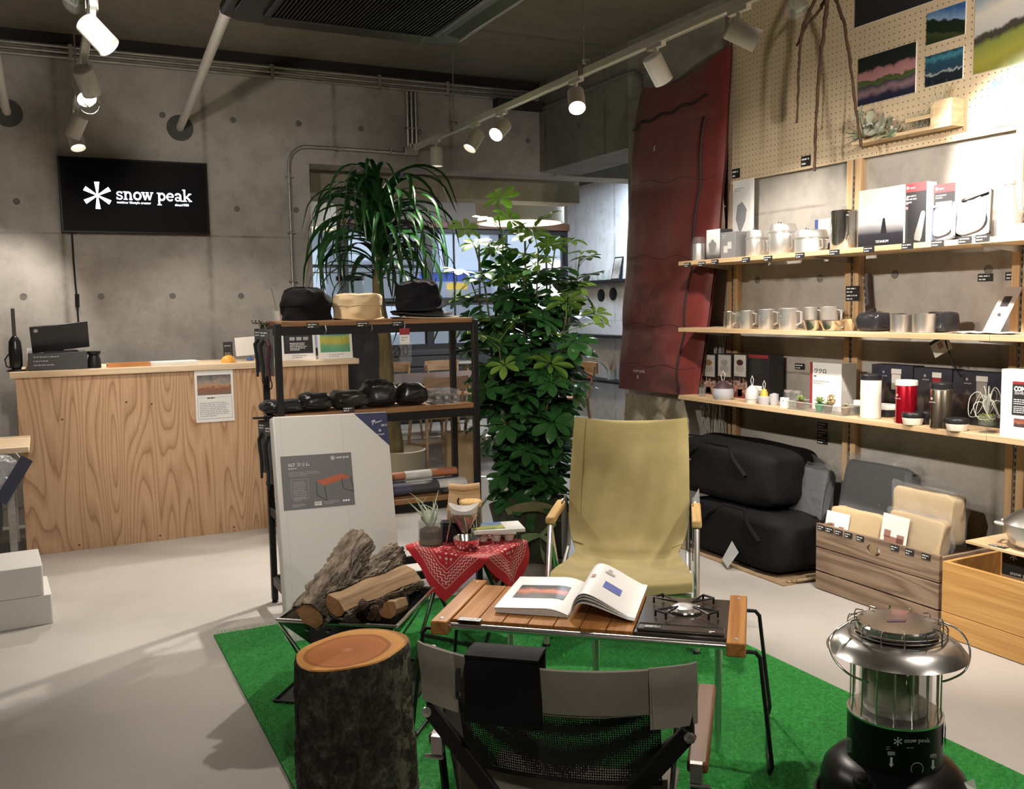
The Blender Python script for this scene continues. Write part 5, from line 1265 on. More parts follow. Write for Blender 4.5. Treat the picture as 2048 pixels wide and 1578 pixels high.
for q in ((0, .002, -.05, .05, 0, .045), (.055, .057, -.05, .05, 0, .045), (.002, .055, -.05, -.048, 0, .045), (.002, .055, .048, .05, 0, .045)): B().box(*q).build('wall', mat('acrylic', (.60, .55, .48), .06, alpha=.28), t)
B().lathe([(0, 0), (.012, .0), (.016, .03), (.017, .03)], 14, (.028, .02, .001)).build('cup', TI, t)
# --- middle shelf
def mug(label, px, wpx, hpx, X, m, logo=False, rz=0., grp='metal mugs on the middle shelf', nm='mid'):
    p = on(nm, px, X); r_ = mpx(wpx, p) / 2; h_ = mpx(hpx, p); t = thing('metal_mug', label, 'mug', p, rz, grp)
    B().lathe([(0, 0), (.96 * r_, 0), (1.0 * r_, .03 * h_), (1.0 * r_, .96 * h_), (1.03 * r_, .985 * h_), (1.0 * r_, h_), (.96 * r_, .97 * h_), (.95 * r_, .05 * h_), (0, .04 * h_)], 36).build('cup', m, t)
    f = B()
    hd, hs = Vector((.30, -.954, 0)), Vector((.954, .30, 0))
    for s in (-1, 1): f.tube([hd * .97 * r_ + hs * s * .10 * r_ + Vector((0, 0, .86 * h_)), hd * 1.50 * r_ + hs * s * .12 * r_ + Vector((0, 0, .82 * h_)), hd * 1.50 * r_ + hs * s * .12 * r_ + Vector((0, 0, .34 * h_)), hd * .97 * r_ + hs * s * .10 * r_ + Vector((0, 0, .22 * h_))], .0032, 6)
    f.build('wire_handle', WIRE, t)
    if logo:
        _f = B(); flake(_f, 0, .010, .007); slab_word(_f, -.018, -.012, .005, 'snow peak'); _f.build('logo', INKG, t, 0, loc=(-1.005 * r_, .12 * r_, .55 * h_), rot=FACE_X)
    return t
mug('small bright metal mug at the left end of the middle shelf', 1458, 20, 34, 3.44, mat('bright_mug', (.80, .78, .74), .3, 1.))
mug('titanium mug second from the left on the middle shelf', 1494, 28, 36, 3.45, TI, True)
mug('titanium mug third from the left on the middle shelf', 1534, 33, 40, 3.45, TI, True)
mug('largest titanium mug with snowflake print on the middle shelf', 1577, 37, 43, 3.45, TI, True)
mug('titanium mug behind the stacked bowls, left of two', 1622, 30, 44, 3.58, TI)
mug('titanium mug behind the stacked bowls, right of two', 1658, 34, 46, 3.58, TI)
def bowl(label, px, wpx, hpx, X, m, hand=True):
    p = on('mid', px, X); r_ = mpx(wpx, p) / 2; h_ = mpx(hpx, p); t = thing('metal_bowl', label, 'bowl', p, 0, 'metal bowls on the middle shelf')
    B().lathe([(0, 0), (.62 * r_, 0), (.70 * r_, .06 * h_), (.98 * r_, .95 * h_), (1.03 * r_, h_), (.95 * r_, .95 * h_), (.66 * r_, .12 * h_), (0, .08 * h_)], 36).build('bowl', m, t)
    if hand: B().tube([(-.2 * r_, -.96 * r_, .92 * h_), (-.35 * r_, -1.5 * r_, .85 * h_), (-.45 * r_, -1.6 * r_, .4 * h_), (-.55 * r_, -1.45 * r_, .35 * h_), (-.6 * r_, -.85 * r_, .88 * h_)], .0022, 6).build('wire_handle', CHROME, t)
GLD = mat('warm_steel', (.78, .70, .58), .22, 1.)
bowl('shallow bright metal bowl, left of two at the front of the middle shelf', 1628, 44, 21, 3.42, GLD, False)
bowl('shallow bright metal bowl, right of two at the front of the middle shelf', 1664, 50, 21, 3.43, GLD)
bowl('small metal cup bowl with wire handle by the middle upright', 1700, 40, 24, 3.50, GLD)
def tuft(name, label, p, n, h_, spread, m, seed, cat='plant', glass=None, group=None, w=.0016):
    t = thing(name, label, cat, p, group=group); r_ = random.Random(seed)
    if glass: B().lathe([(0, 0), (glass[0] * .9, 0), (glass[0], .004), (glass[0], glass[1]), (glass[0] * .93, glass[1]), (glass[0] * .92, .006), (0, .006)], 24).build('glass', mat('thin_glass', (.32, .35, .34), .04, alpha=.22, spec=.9), t)
    for i in range(n):
        a = r_.uniform(0, 6.28); l = r_.uniform(.6, 1) * h_; s = r_.uniform(.1, 1) * spread
        pts = [Vector((0, 0, .008)) + Vector((math.cos(a), math.sin(a), 0)) * s * (k / 6) ** 1.7 + Vector((0, 0, l * (k / 6) * (1 - .12 * (k / 6) * s / spread))) for k in range(7)]
        B().tube(pts, [w * (1 - k / 6.4) for k in range(7)], 4).build('blade', m, t)
    return t
DRY = mat('dry_grass', (.20, .21, .13), .8); GRN = mat('grey_green_leaf', (.24, .30, .20), .7)
tuft('dried_grass', 'wispy dried grass standing among the mugs on the middle shelf', on('mid', 1476, 3.56), 16, .22, .10, DRY, 4, glass=(.022, .09), w=.0012)
SHINYK = mat('shiny_black_film', (.02, .02, .024), .22)
for lab, px, w0, h0, X in (('shiny black wrapped bundle right of the middle upright', 1748, 56, 38, 3.50), ('shiny black wrapped bundle behind the steel bowls', 1884, 48, 40, 3.55), ('shiny black wrapped bundle half hidden behind the left steel bowl', 1795, 40, 34, 3.60)):
    p = on('mid', px, X); ww = mpx(w0, p); hh = mpx(h0, p); t = thing('black_bundle', lab, 'bundle', p, group='black wrapped bundles')
    soft(B(), (0, 0, hh / 2), (.12, ww, hh), .45, .09, px, 20, 32).build('wrapped_cloth', SHINYK, t, 30)
for lab, px, w0, h0 in (('straight-sided brushed steel bowl, left of two on the middle shelf', 1802, 44, 35), ('straight-sided brushed steel bowl, right of two on the middle shelf', 1848, 46, 38)):
    pot('steel_bowl', lab, 'bowl', 'mid', px, w0, h0, 3.47, [(0, 0), (.90, 0), (.93, .02), (.98, .96), (1.01, 1), (.95, .97), (.90, .06), (0, .05)], STEEL, group='steel bowls on the middle shelf')
p = on('mid', 1925, 3.43); t = thing('white_paper_sheets', 'thin white paper sheets lying flat on the middle shelf', 'paper', p)
B().grid(lambda u, v: (.02 + .12 * u, .10 - .26 * v, .002 + .006 * math.sin(v * 9) ** 2), 3, 16, .0008).build('sheet', CARDW, t); B().grid(lambda u, v: (.0 + .10 * u, .0 - .22 * v, .004 + .004 * math.sin(v * 7 + 1) ** 2), 3, 16, .0008).build('sheet', CARDW, t)
a = P(1980, 661, x=3.46); b = P(2028, 574, x=3.66); t = thing('cutlery_strip', 'long grey card strip with a cut-out leaning against the wall', 'card strip', (3.46, a.y, SZ['mid']))
d = b - Vector((3.46, a.y, SZ['mid'])); sd = Vector((.3, -1, 0)).normalized() * .035
B().add([-sd, sd, sd + d * .55, -sd + d * .55, -sd + d, sd + d], [(0, 1, 2, 3), (3, 2, 5, 4)]).build('strip', mat('pale_grey_card', (.52, .50, .48), .35, .3), t)
B().add([-sd * .5 + d * .58, sd * .4 + d * .58, sd * .4 + d * .80, -sd * .5 + d * .80], [(0, 1, 2, 3)]).build('window', BOXK, t, 0, loc=(-.002, -.001, .0)); micro(t, d * .50 + Vector((-.003, .02, 0)), (R(75), 0, R(-95)), .035, 1, .006, INKG)
B().lathe([(.008, 0), (.008, .001), (0, .001)], 8, d * .40 + Vector((-.004, 0, .002)), (-1, 0, .4)).build('print', BOXK, t)
p = P(1735, 548, x=XR - .03); t = thing('studded_strap', 'dark studded strap hanging on the wall right of the middle upright', 'strap', p)
STR = mat('dark_brown_rubber', (.045, .032, .028), .6)
B().tube([(0, 0, 0), (-.005, -.005, -.05), (-.005, -.012, -.11), (-.006, -.02, -.16), (-.03, -.04, -.19), (-.02, -.07, -.175)], [.018, .019, .018, .02, .018, .012], 8).build('strap', STR, t)
for k in range(5): B().lathe([(.0075, 0), (.006, .004), (0, .005)], 10, (-.022, .004 - .004 * k, -.02 - .033 * k), (-1, 0, 0)).build('stud', mat('stud', (.28, .22, .20), .5), t)
p = P(1875, 676, x=3.55); t = thing('dangling_card', 'white product card dangling on a cord under the middle shelf', 'card', p)
o = B().box(0, .001, -.05, .05, -.075, .0).build('card', mat('worn_white_card', (.55, .50, .45), .6), t, rot=(R(-28), 0, 0)); B().box(-.0008, 0, -.05, .05, -.014, 0).build('black_band', BOXK, o); B().box(-.0008, 0, -.012, .014, -.05, -.022).build('print', mat('brown_print2', (.28, .15, .11), .5), o)
B().tube([(0, -.035, .03), (0, -.045, -.02), (.01, -.075, -.11), (.02, -.11, -.17)], .004, 6).build('cord', BLACKM, t)
# --- lowest shelf
for i, (pl_, pr_) in enumerate(((1402, 1432), (1434, 1464), (1466, 1494))):
    t, w_, h_ = box_item('lantern_box', 'dark box with red lit-lantern photos, %s of the lower row behind the lanterns' % ('left', 'middle', 'right')[i], 'box', 'low', pl_, pr_, 754, 797, 3.56, .09, BOXK, 'lower row of lantern boxes')
    face(t, w_, h_, 0, 1, 0, 1, picture('lantern_box_print%d' % i, [(0, (.16, .03, .03)), (.25, (.05, .012, .012)), (.42, (.55, .28, .20)), (.52, (.06, .015, .015)), (.75, (.60, .45, .38)), (.82, (.04, .01, .01)), (1, (.03, .01, .01))], 1.3, 6, .4, i * 3.))
    face(t, w_, h_, .35, .65, .08, .42, mat('dusky_lamp_print', (.32, .12, .09), .5), 'lamp_picture')
    h1 = h_
    t, w_, h_ = box_item('lantern_box', ('dark box with a brown-topped white lantern picture, left of the upper row', 'dark box with an all-white lantern picture, middle of the upper row', 'dark box with a plum-topped white lantern picture, right of the upper row')[i], 'box', 'low', pl_, pr_, 708, 754, 3.56, .09, BOXK, 'upper row of lantern boxes', z0=h1 + .0005)
    face(t, w_, h_, .08, .92, .02, .96, mat('white_print', (.70, .69, .67), .5), 'print')
    c = [(.36, .20, .10), (.45, .44, .42), (.07, .02, .03)][i]
    for q, mm, v0, v1, rr in (('lamp_picture', mat('white_lamp_print', (.52, .51, .49), .5), .20, .52, .30), ('lamp_picture', mat('lamp_top_print%d' % i, c, .5), .50, .76, .24)):
        B().prism([(rr * w_ * math.cos(2 * math.pi * k / 16), (v0 + v1) / 2 * h_ + (v1 - v0) / 2 * h_ * math.sin(2 * math.pi * k / 16)) for k in range(16)], (-.0016, 0, 0), (0, -1, 0), (0, 0, 1), -.0004).build(q, mm, t)
    micro(t, (-.0014, w_ * .36, h_ * .08), FACE_X, w_ * .6, 1, h_ * .06, INKG)
t, w_, h_ = box_item('dark_box', 'plain dark box with a thin red top band right of the lantern boxes', 'box', 'low', 1496, 1536, 710, 797, 3.57, .11, BOXK); face(t, w_, h_, 0, 1, .93, 1, BOXR)
micro(t, (-.001, w_ * .3, h_ * .9), FACE_X, w_ * .5, 8, h_ * .05, mat('dim_ink', (.07, .07, .07), .5))
tuft('plant_glass', 'small glass with a green sprig at the far end of the lowest shelf', on('low', 1404, 3.45), 12, .10, .03, mat('dark_sprig', (.05, .10, .04), .7), 8, glass=(.021, .052), w=.002)
FROST = mat('frosted_globe', (.42, .43, .46), .3, coat=.3)
def lantern(label, px, wpx, hpx, X, body, top, prof_b, prof_t, loop=True):
    p = on('low', px, X); r_ = mpx(wpx, p) / 2; h_ = mpx(hpx, p); t = thing('dome_lantern', label, 'lantern', p, group='small dome lanterns')
    B().lathe([(a * r_, b * h_) for a, b in prof_b], 32).build('globe', body, t); B().lathe([(a * r_, b * h_) for a, b in prof_t], 32).build('cap', top, t)
    if loop: B().tube([(0, .10 * r_, .96 * h_), (0, .35 * r_, 1.25 * h_), (0, .05 * r_, 1.5 * h_), (0, -.28 * r_, 1.3 * h_), (0, -.10 * r_, .96 * h_)], .0018, 6).build('cord_loop', mat('pale_cord', (.6, .58, .55), .7), t)
gl = [(0, 0), (.80, 0), (.97, .15), (1, .35), (.92, .58), (.75, .64)]; cp = [(.92, .60), (.86, .66), (.55, .80), (.25, .93), (.15, 1.0), (0, 1.0)]
lantern('squat frosted lantern with a dark plum cap on the lowest shelf', 1446, 43, 38, 3.44, FROST, mat('plum_cap', (.05, .025, .03), .5), gl, cp)
lantern('round white hanging lantern on the lowest shelf', 1504, 27, 36, 3.45, mat('white_globe', (.55, .55, .54), .35), mat('white_globe', (.5, .5, .5)), [(0, 0), (.85, 0), (.9, .1), (.9, .2), (1, .22), (1.02, .5), (.85, .75), (.5, .9)], [(.5, .88), (.25, .96), (0, 1)])
lantern('small white lantern with a yellow cap on the lowest shelf', 1528, 24, 32, 3.44, FROST, mat('yellow_cap', (.48, .36, .05), .4), [(0, 0), (.8, 0), (1, .2), (1, .48), (.8, .52)], [(.75, .5), (.6, .62), (.62, .72), (.35, .95), (0, 1)])
lantern('tiny white cup lantern next to the yellow-capped one', 1548, 18, 24, 3.47, FROST, FROST, [(0, 0), (.8, 0), (1, .3), (1, .9), (.9, .9)], [(.9, .88), (.5, .95), (0, 1)], False)
p = on('low', 1516, 3.53); t = thing('blister_card', 'clear blister pack with a white hanging header behind the white lantern', 'blister pack', p); B().box(0, .001, -.028, .028, .04, .085).build('header', CARDW, t); B().box(-.02, .0, -.027, .027, .0, .06).build('blister', PLAST, t)
p = on('low', 1585, 3.47); t = thing('clear_jar_pack', 'two clear lidded jars packed side by side on the lowest shelf', 'jars', p)
for y in (.03, -.03): B().lathe([(0, .001), (.024, .001), (.026, .01), (.026, .075), (.022, .08)], 20, (0, y, 0)).build('jar', PLAST, t); B().lathe([(.024, .078), (.024, .088), (0, .089)], 20, (0, y, 0)).build('lid', mat('smoky_lid', (.25, .22, .22), .3), t)
p = on('low', 1566, 3.415); t = thing('small_white_card_box', 'tiny white printed box standing in front of the clear jars', 'box', p); B().box(0, .02, -.022, .022, 0, .052).build('carton', BOXW, t); B().lathe([(.005, 0), (0, .0004)], 10, (-.0003, 0, .035), (-1, 0, 0)).build('print', mat('pink_icon', (.4, .2, .2)), t)
t, w_, h_ = box_item('white_carton', 'white carton with small black print beside the middle upright on the lowest shelf', 'box', 'low', 1624, 1682, 726, 806, 3.50, .10, BOXW)
face_side(t, w_, h_, .10, mat('pale_grey_side', (.50, .48, .45), .5)); B().box(-.0005, .10, w_ / 2, w_ / 2 + .0008, 0, h_).build('spine', BOXR, t); face(t, w_, h_, -.08, .0, .0, 1, BOXR, 'red_edge')
text('ワクロ', h_ * .12, INKK, t, (-.001, w_ * .44, h_ * .78), FACE_X); micro(t, (-.001, w_ * .44, h_ * .70), FACE_X, w_ * .2, 1, h_ * .05, INKK); micro(t, (-.001, w_ * .46, h_ * .60), FACE_X, w_ * .65, 2, h_ * .045, INKG)
# glass dish of succulents
a = on('low', 1642, 3.43); t = thing('succulent_dish', 'rectangular glass dish holding four small potted succulents', 'dish', a)
GL2 = mat('dish_glass', (.30, .34, .31), .03, alpha=.20, spec=.9)
L3 = (P(1582, 815, x=3.43).y - P(1694, 823, x=3.43).y) / 2
for q in ((-.045, -.042, -L3, L3, .0, .042), (.075, .078, -L3, L3, .0, .042), (-.042, .075, -L3, -L3 + .003, .0, .042), (-.042, .075, L3 - .003, L3, .0, .042), (-.042, .075, -L3, L3, .0, .004)): B().box(*q).build('glass_wall', GL2, t, bevel=.0008)
B().tube([(-.0435, -L3, .042), (-.0435, L3, .042), (.0765, L3, .042), (.0765, -L3, .042)], .0025, 6, True).build('rim', mat('glass_rim', (.60, .63, .57), .08, alpha=.6), t)
SUC = mat('succulent_green', (.22, .30, .10), .5); SOIL = mat('soil', (.07, .045, .03), .95, bump=(120, 1, .01))
_lf = B().grid(lambda u, v: ((v - .5) * .012 * math.sin(math.pi * min(1, u * 1.02 + .02)) ** .6, .032 * u, .006 * u + .010 * u * u), 6, 4, .003).mesh('leaf', SUC)
for k, (y, pm, plant) in enumerate(((L3 - .04, mat('terracotta', (.20, .075, .045), .8), 1), (.018, mat('green_pot', (.04, .28, .09), .3), 1), (-.038, mat('brown_pot', (.15, .10, .07), .6), 0), (-L3 + .035, mat('clay_pot', (.30, .17, .11), .7), 0))):
    o = B().lathe([(0, .005), (.018, .005), (.024, .042), (.0215, .042), (.02, .035), (0, .035)], 18, (.008, y, 0)).build('plant_pot', pm, t); B().lathe([(.021, .036), (0, .040)], 14, (.008, y, 0)).build('soil', SOIL, o)
    for i in range(12 if plant else 5): inst('leaf', _lf, t, (.008, y, .042 + .002 * (i // 6)), (R(10 + 26 * (i // 6)), 0, i * 1.05), (1, 1, 1) if plant else (.6, .6, .6))
p = on('low', 1677, 3.55); t = thing('mosaic_ball', 'round ball covered in cracked cream and brown pieces on the lowest shelf', 'ball', p)
MOS = mat('cracked_mosaic', (.5, .34, .18), .6); _n, _l, _b = nodes(MOS); _vo = _n.new('ShaderNodeTexVoronoi'); _vo.feature = 'DISTANCE_TO_EDGE'; _vo.inputs['Scale'].default_value = 55; _l.new(objco(_n), _vo.inputs['Vector'])
_v2 = _n.new('ShaderNodeTexVoronoi'); _v2.inputs['Scale'].default_value = 55; _l.new(objco(_n), _v2.inputs['Vector'])
_l.new(mix(_n, _l, ramp(_n, _l, _vo.outputs[0], [(.04, (1, 1, 1)), (.12, (0, 0, 0))]), ramp(_n, _l, _v2.outputs['Color'], [(.2, (.60, .40, .20)), (.8, (.72, .56, .34))]), (.10, .05, .025)), _b.inputs['Base Color']); bumpn(_n, _l, _b, _vo.outputs[0], .8, .01)
r_ = mpx(46, p) / 2; B().lathe([(r_ * math.cos(R(a_)), r_ + r_ * math.sin(R(a_)) * .95) for a_ in range(-90, 91, 9)], 32).build('ball', MOS, t)
# vacuum bottles, bowls, boxes
def bottle(label, px, wpx, hpx, X, body, cap, rim=None):
    p = on('low', px, X); r_ = mpx(wpx, p) / 2; h_ = mpx(hpx, p); t = thing('vacuum_bottle', label, 'bottle', p, group='vacuum bottles on the lowest shelf')
    B().lathe([(0, 0), (.93 * r_, 0), (1 * r_, .015 * h_), (1 * r_, .86 * h_), (.97 * r_, .875 * h_), (0, .875 * h_)], 36).build('body', body, t)
    B().lathe([(.97 * r_, .872 * h_), (1.05 * r_, .885 * h_), (1.05 * r_, .985 * h_), (1.0 * r_, 1.0 * h_), (0, 1.0 * h_)], 36).build('lid', cap, t)
    if rim: B().lathe([(1.0 * r_, .85 * h_), (1.03 * r_, .86 * h_), (1.03 * r_, .88 * h_), (.9 * r_, .88 * h_)], 36).build('rim', rim, t)
    _f = B(); flake(_f, 0, .008, .006); slab_word(_f, -.012, -.009, .0035, 'snow peak'); _f.build('logo', INKW, t, 0, loc=(-1.01 * r_, .25 * r_, .62 * h_), rot=(R(90), 0, R(-90)))
BLKL = mat('black_lid', (.016, .016, .018), .35)
bottle('white vacuum bottle with a black lid on the lowest shelf', 1741, 40, 88, 3.44, mat('white_gloss', (.80, .74, .66), .3, coat=.3), BLKL)
bottle('metallic red vacuum bottle with a white lid on the lowest shelf', 1812, 40, 86, 3.43, mat('red_metallic', (.45, .008, .022), .22, .7), mat('white_lid', (.78, .76, .72), .4))
bottle('brushed steel vacuum bottle with a black lid on the lowest shelf', 1882, 42, 90, 3.42, mat('bronze_steel', (.42, .36, .28), .26, 1., noise=(60, .2, (1, 1, .05))), BLKL, CHROME)
for lab, px, w0, X in (('small white food bowl with a black lid by the red bottle', 1826, 42, 3.405), ('small white food bowl with a black lid right of the steel bottle', 1915, 44, 3.40), ('black lidded food bowl behind the red and steel bottles', 1852, 40, 3.48), ('black and white lidded food bowl behind the white bottle', 1775, 40, 3.55), ('small white-lidded tin left of the white bottle', 1717, 20, 3.56)):
    bm_ = BLKL if 'behind' in lab or 'tin' in lab else mat('cream_bowl', (.66, .58, .48), .4)
    pot('lidded_bowl', lab, 'bowl', 'low', px, w0, 25, X, [(0, 0), (.78, 0), (.86, .05), (.98, .55), (.95, .62), (0, .62)], bm_, [('lid', mat('white_lid', (.7, .7, .7)) if 'white-lidded' in lab or 'black and white' in lab else BLKL, [(.98, .60), (1.0, .66), (1.0, .93), (.95, 1), (0, 1)])], 'small lidded food bowls')
for i, (pl_, pr_, pt_, pb_) in enumerate(((1742, 1824, 730, 826), (1826, 1902, 737, 836), (1904, 2000, 744, 850))):
    t, w_, h_ = box_item('bottle_carton', ('dark carton picturing a white bottle on the lowest shelf', 'dark carton picturing a red bottle on the lowest shelf', 'dark carton picturing a grey bottle on the lowest shelf')[i], 'box', 'low', pl_, pr_, pt_, pb_, 3.60, .075, BOXK, 'bottle cartons on the lowest shelf')
    face(t, w_, h_, 0, 1, 0, 1, picture('carton_print%d' % i, [(0, (.015, .015, .016)), (.25, (.02, .02, .022)), (.42, (.16, .13, .12)), (.55, (.03, .03, .035)), (.8, (.035, .035, .05)), (1, (.045, .045, .07))], 1.0, 3.2, .35, i * 5. + 1))
    c = [mat('white_lid', (.7, .7, .7)), mat('red_print3', (.35, .02, .03), .4), mat('grey_print3', (.35, .34, .32), .4)][i]
    face(t, w_, h_, .50, .72, .52, .82, c, 'bottle_picture', -.0016); face(t, w_, h_, .49, .73, .83, .93, mat('white_lid', (.7, .7, .7)), 'bottle_picture', -.0016)
    _f = B(); flake(_f, 0, .008, .007); slab_word(_f, -.014, -.012, .004, 'snow peak'); _f.build('logo', INKW, t, 0, loc=(-.0012, w_ * .20, h_ * .82), rot=FACE_X); face_side(t, w_, h_, .075, mat('dark_side', (.03, .02, .022), .5))
t = thing('air_plant_jar', 'wiry pale air plant on moss in a small glass goblet', 'plant', on('low', 1975, 3.44)); r_ = random.Random(5)
B().lathe([(0, 0), (.03, 0), (.03, .004), (.008, .010), (.008, .022), (.034, .034), (.036, .075), (.033, .075), (.031, .036), (0, .028)], 24).build('goblet', GL2, t)
soft(B(), (0, 0, .058), (.058, .058, .045), .8, .15, 2, 14, 20).build('moss', mat('moss', (.16, .17, .03), .95, bump=(160, 1, .02)), t)
for i in range(11):
    a = i * .57; s = r_.uniform(.04, .075); up = r_.uniform(.03, .10)
    pts = [(0, 0, .08), (math.cos(a) * s * .4, math.sin(a) * s * .4, .09 + up), (math.cos(a) * s * .9, math.sin(a) * s * .9, .085 + up * .8), (math.cos(a + .5) * s * 1.1, math.sin(a + .5) * s * 1.1, .06 + up * .2), (math.cos(a + 1.0) * s * .9, math.sin(a + 1.0) * s * .9, .05 + up * .3)]
    q_ = smoothline(pts, 5); B().tube(q_, [.0024 - .0016 * k / len(q_) for k in range(len(q_))], 5).build('tendril', mat('pale_tendril', (.42, .42, .36), .6), t, 60)
t, w_, h_ = box_item('compact_stove_box', 'white box with a black COMPACT panel at the right end of the lowest shelf', 'box', 'low', 1999, 2120, 741, 868, 3.40, .15, BOXW)
PW = w_; face(t, w_, h_, .20, .95, .34, .79, INKK, 'black_panel'); face(t, w_, h_, .20, .95, .79, .83, BOXR, 'red_band')
text('COMPACT', h_ * .10, INKW, t, (-.0012, w_ * .27, h_ * .69), FACE_X, off=.0012, sx=.75); text('コンパクト', h_ * .045, INKW, t, (-.0012, w_ * .27, h_ * .645), FACE_X, off=.0004)
micro(t, (-.0012, w_ * .27, h_ * .56), FACE_X, w_ * .5, 3, h_ * .03, INKW); micro(t, (-.0012, w_ * .27, h_ * .46), FACE_X, w_ * .5, 4, h_ * .028, INKW, seed=4)
face(t, w_, h_, .24, .80, .17, .29, picture('fire_photo_small', [(0, (.05, .04, .04)), (.4, (.12, .08, .09)), (.5, (.6, .18, .07)), (.6, (.4, .12, .08)), (1, (.05, .04, .05))], 1.2, 7, .4, 2.), 'photo')
# ============================================================ goods on the rack, leaning carton
KNAV = mat('navy_print', (.018, .024, .085), .5)
lb = thing('leaning_carton', 'tall white carton with a dark grey label and navy corner leaning on the rack', 'carton', (.835, 3.81, MAT_T), rot=(-math.atan2(.225, .93), R(1.2), 0))
BW, BH = .515, .955
LBW = mat('white_corrugated', (.60, .59, .57), .55)
B().box(0, BW, 0, .075, 0, BH).build('carton', LBW, lb, bevel=.006)
for x in (.03, .30): B().box(x, x + .0012, -.0006, 0, .002, BH - .004).build('crease', mat('crease_grey', (.50, .49, .47), .6), lb)
B().box(.02, BW * .645, -.0008, 0, BH * .575, BH * .818).build('label', mat('grey_label', (.13, .13, .135), .5), lb)
lx0, lx1, lz0, lz1 = .02, BW * .645, BH * .575, BH * .818; lw, lh = lx1 - lx0, lz1 - lz0
snow_logo(lb, (lx0 + lw * .83, -.0014, lz0 + lh * .90), FACE_Y, .0066, INKW)
text('IGT スリム', .019, INKW, lb, (lx0 + lw * .10, -.0012, lz0 + lh * .80), FACE_Y)
micro(lb, (lx0 + lw * .10, -.0012, lz0 + lh * .755), FACE_Y, lw * .22, 1, .006, INKW); micro(lb, (lx0 + lw * .10, -.0012, lz0 + lh * .68), FACE_Y, lw * .46, 3, .007, INKG, fill=.3)
f = B(); q0, q1, r0, r1 = lx0 + lw * .12, lx0 + lw * .36, lz0 + lh * .20, lz0 + lh * .56
for a in ((q0, q1, r0, r0 + .0012), (q0, q1, r1 - .0012, r1), (q0, q0 + .0012, r0, r1), (q1 - .0012, q1, r0, r1)): f.box(a[0], a[1], -.0014, -.0008, a[2], a[3])
f.build('text_frame', INKG, lb); micro(lb, (q0 + .008, -.0013, r1 - .014), FACE_Y, q1 - q0 - .016, 12, .0072, INKG, fill=.35)
B().box(lx0 + lw * .43, lx0 + lw * .53, -.0014, -.0008, lz0 + lh * .05, lz0 + lh * .12).build('barcode', INKW, lb); f = B()
for k in range(9): f.box(lx0 + lw * .44 + k * .0035, lx0 + lw * .44 + k * .0035 + .0014, -.0018, -.0014, lz0 + lh * .065, lz0 + lh * .115)
f.build('barcode_bars', INKK, lb)
micro(lb, (lx0 + lw * .56, -.0013, lz0 + lh * .105), FACE_Y, lw * .24, 3, .005, INKG); micro(lb, (lx0 + lw * .12, -.0013, lz0 + lh * .09), FACE_Y, lw * .2, 3, .005, INKG)
for k in range(3): B().box(lx0 + lw * (.83 + .035 * k), lx0 + lw * (.855 + .035 * k), -.0014, -.0008, lz0 + lh * .08, lz0 + lh * .115).build('icon', INKW, lb)
tx, tz = lx0 + lw * .47, lz0 + lh * .50                       # the pictured table
B().prism([(0, 0), (.035, -.022), (.155, .008), (.115, .026)], (tx, -.0009, tz), (1, 0, 0), (0, 0, 1), .0005).build('table_picture', mat('orange_print', (.40, .10, .04), .5), lb)
f = B()
for a, b in (((0, 0), (.002, -.062)), ((.035, -.022), (.042, -.088)), ((.002, -.062), (.042, -.088)), ((.155, .008), (.165, -.058)), ((.115, .006), (.118, -.040)), ((.118, -.040), (.165, -.058))): f.bar((tx + a[0], -.0012, tz + a[1]), (tx + b[0], -.0012, tz + b[1]), .0008, .0026, (.3, 0, 1))
f.build('table_picture_legs', INKK, lb)
B().prism([(BW * .70, BH - .003), (BW - .002, BH - .155), (BW - .002, BH - .003)], (0, 0, 0), (1, 0, 0), (0, 0, 1), .0008).build('navy_corner', KNAV, lb)
f = B(); s_ = .0115; ox, oz = BW * .855, BH - .047
for st, wd in (([(-.3, .0), (.2, .9), (.75, 1.2), (.9, .9), (.5, -.3), (.1, -1.3)], .30), ([(.75, .1), (1.3, 1.0), (1.6, 1.25), (1.75, 1.0), (1.6, .3), (1.75, -.35), (2.1, -.3), (2.8, .45), (3.0, .3), (2.75, .05), (2.9, -.1), (3.4, .1), (3.8, .6), (3.75, .1), (4.2, .15), (4.5, .7), (4.5, .3), (4.9, .45), (5.2, .9), (5.6, .75)], .24)): ribbon(f, [(a * s_ * .72, b * s_ * .8) for a, b in st], wd * s_ * .7, .0010)
f.build('script_word', INKW, lb, 0, loc=(ox, -.0010, oz), rot=FACE_Y); text('2017', .014, INKW, lb, (BW * .935, -.0014, BH - .066), FACE_Y)
f = B(); flake(f, 0, 0, .007); slab_word(f, -.020, -.020, .0044, 'snow peak'); f.build('logo', INKW, lb, 0, loc=(BW * .92, -.0010, BH - .084), rot=FACE_Y)

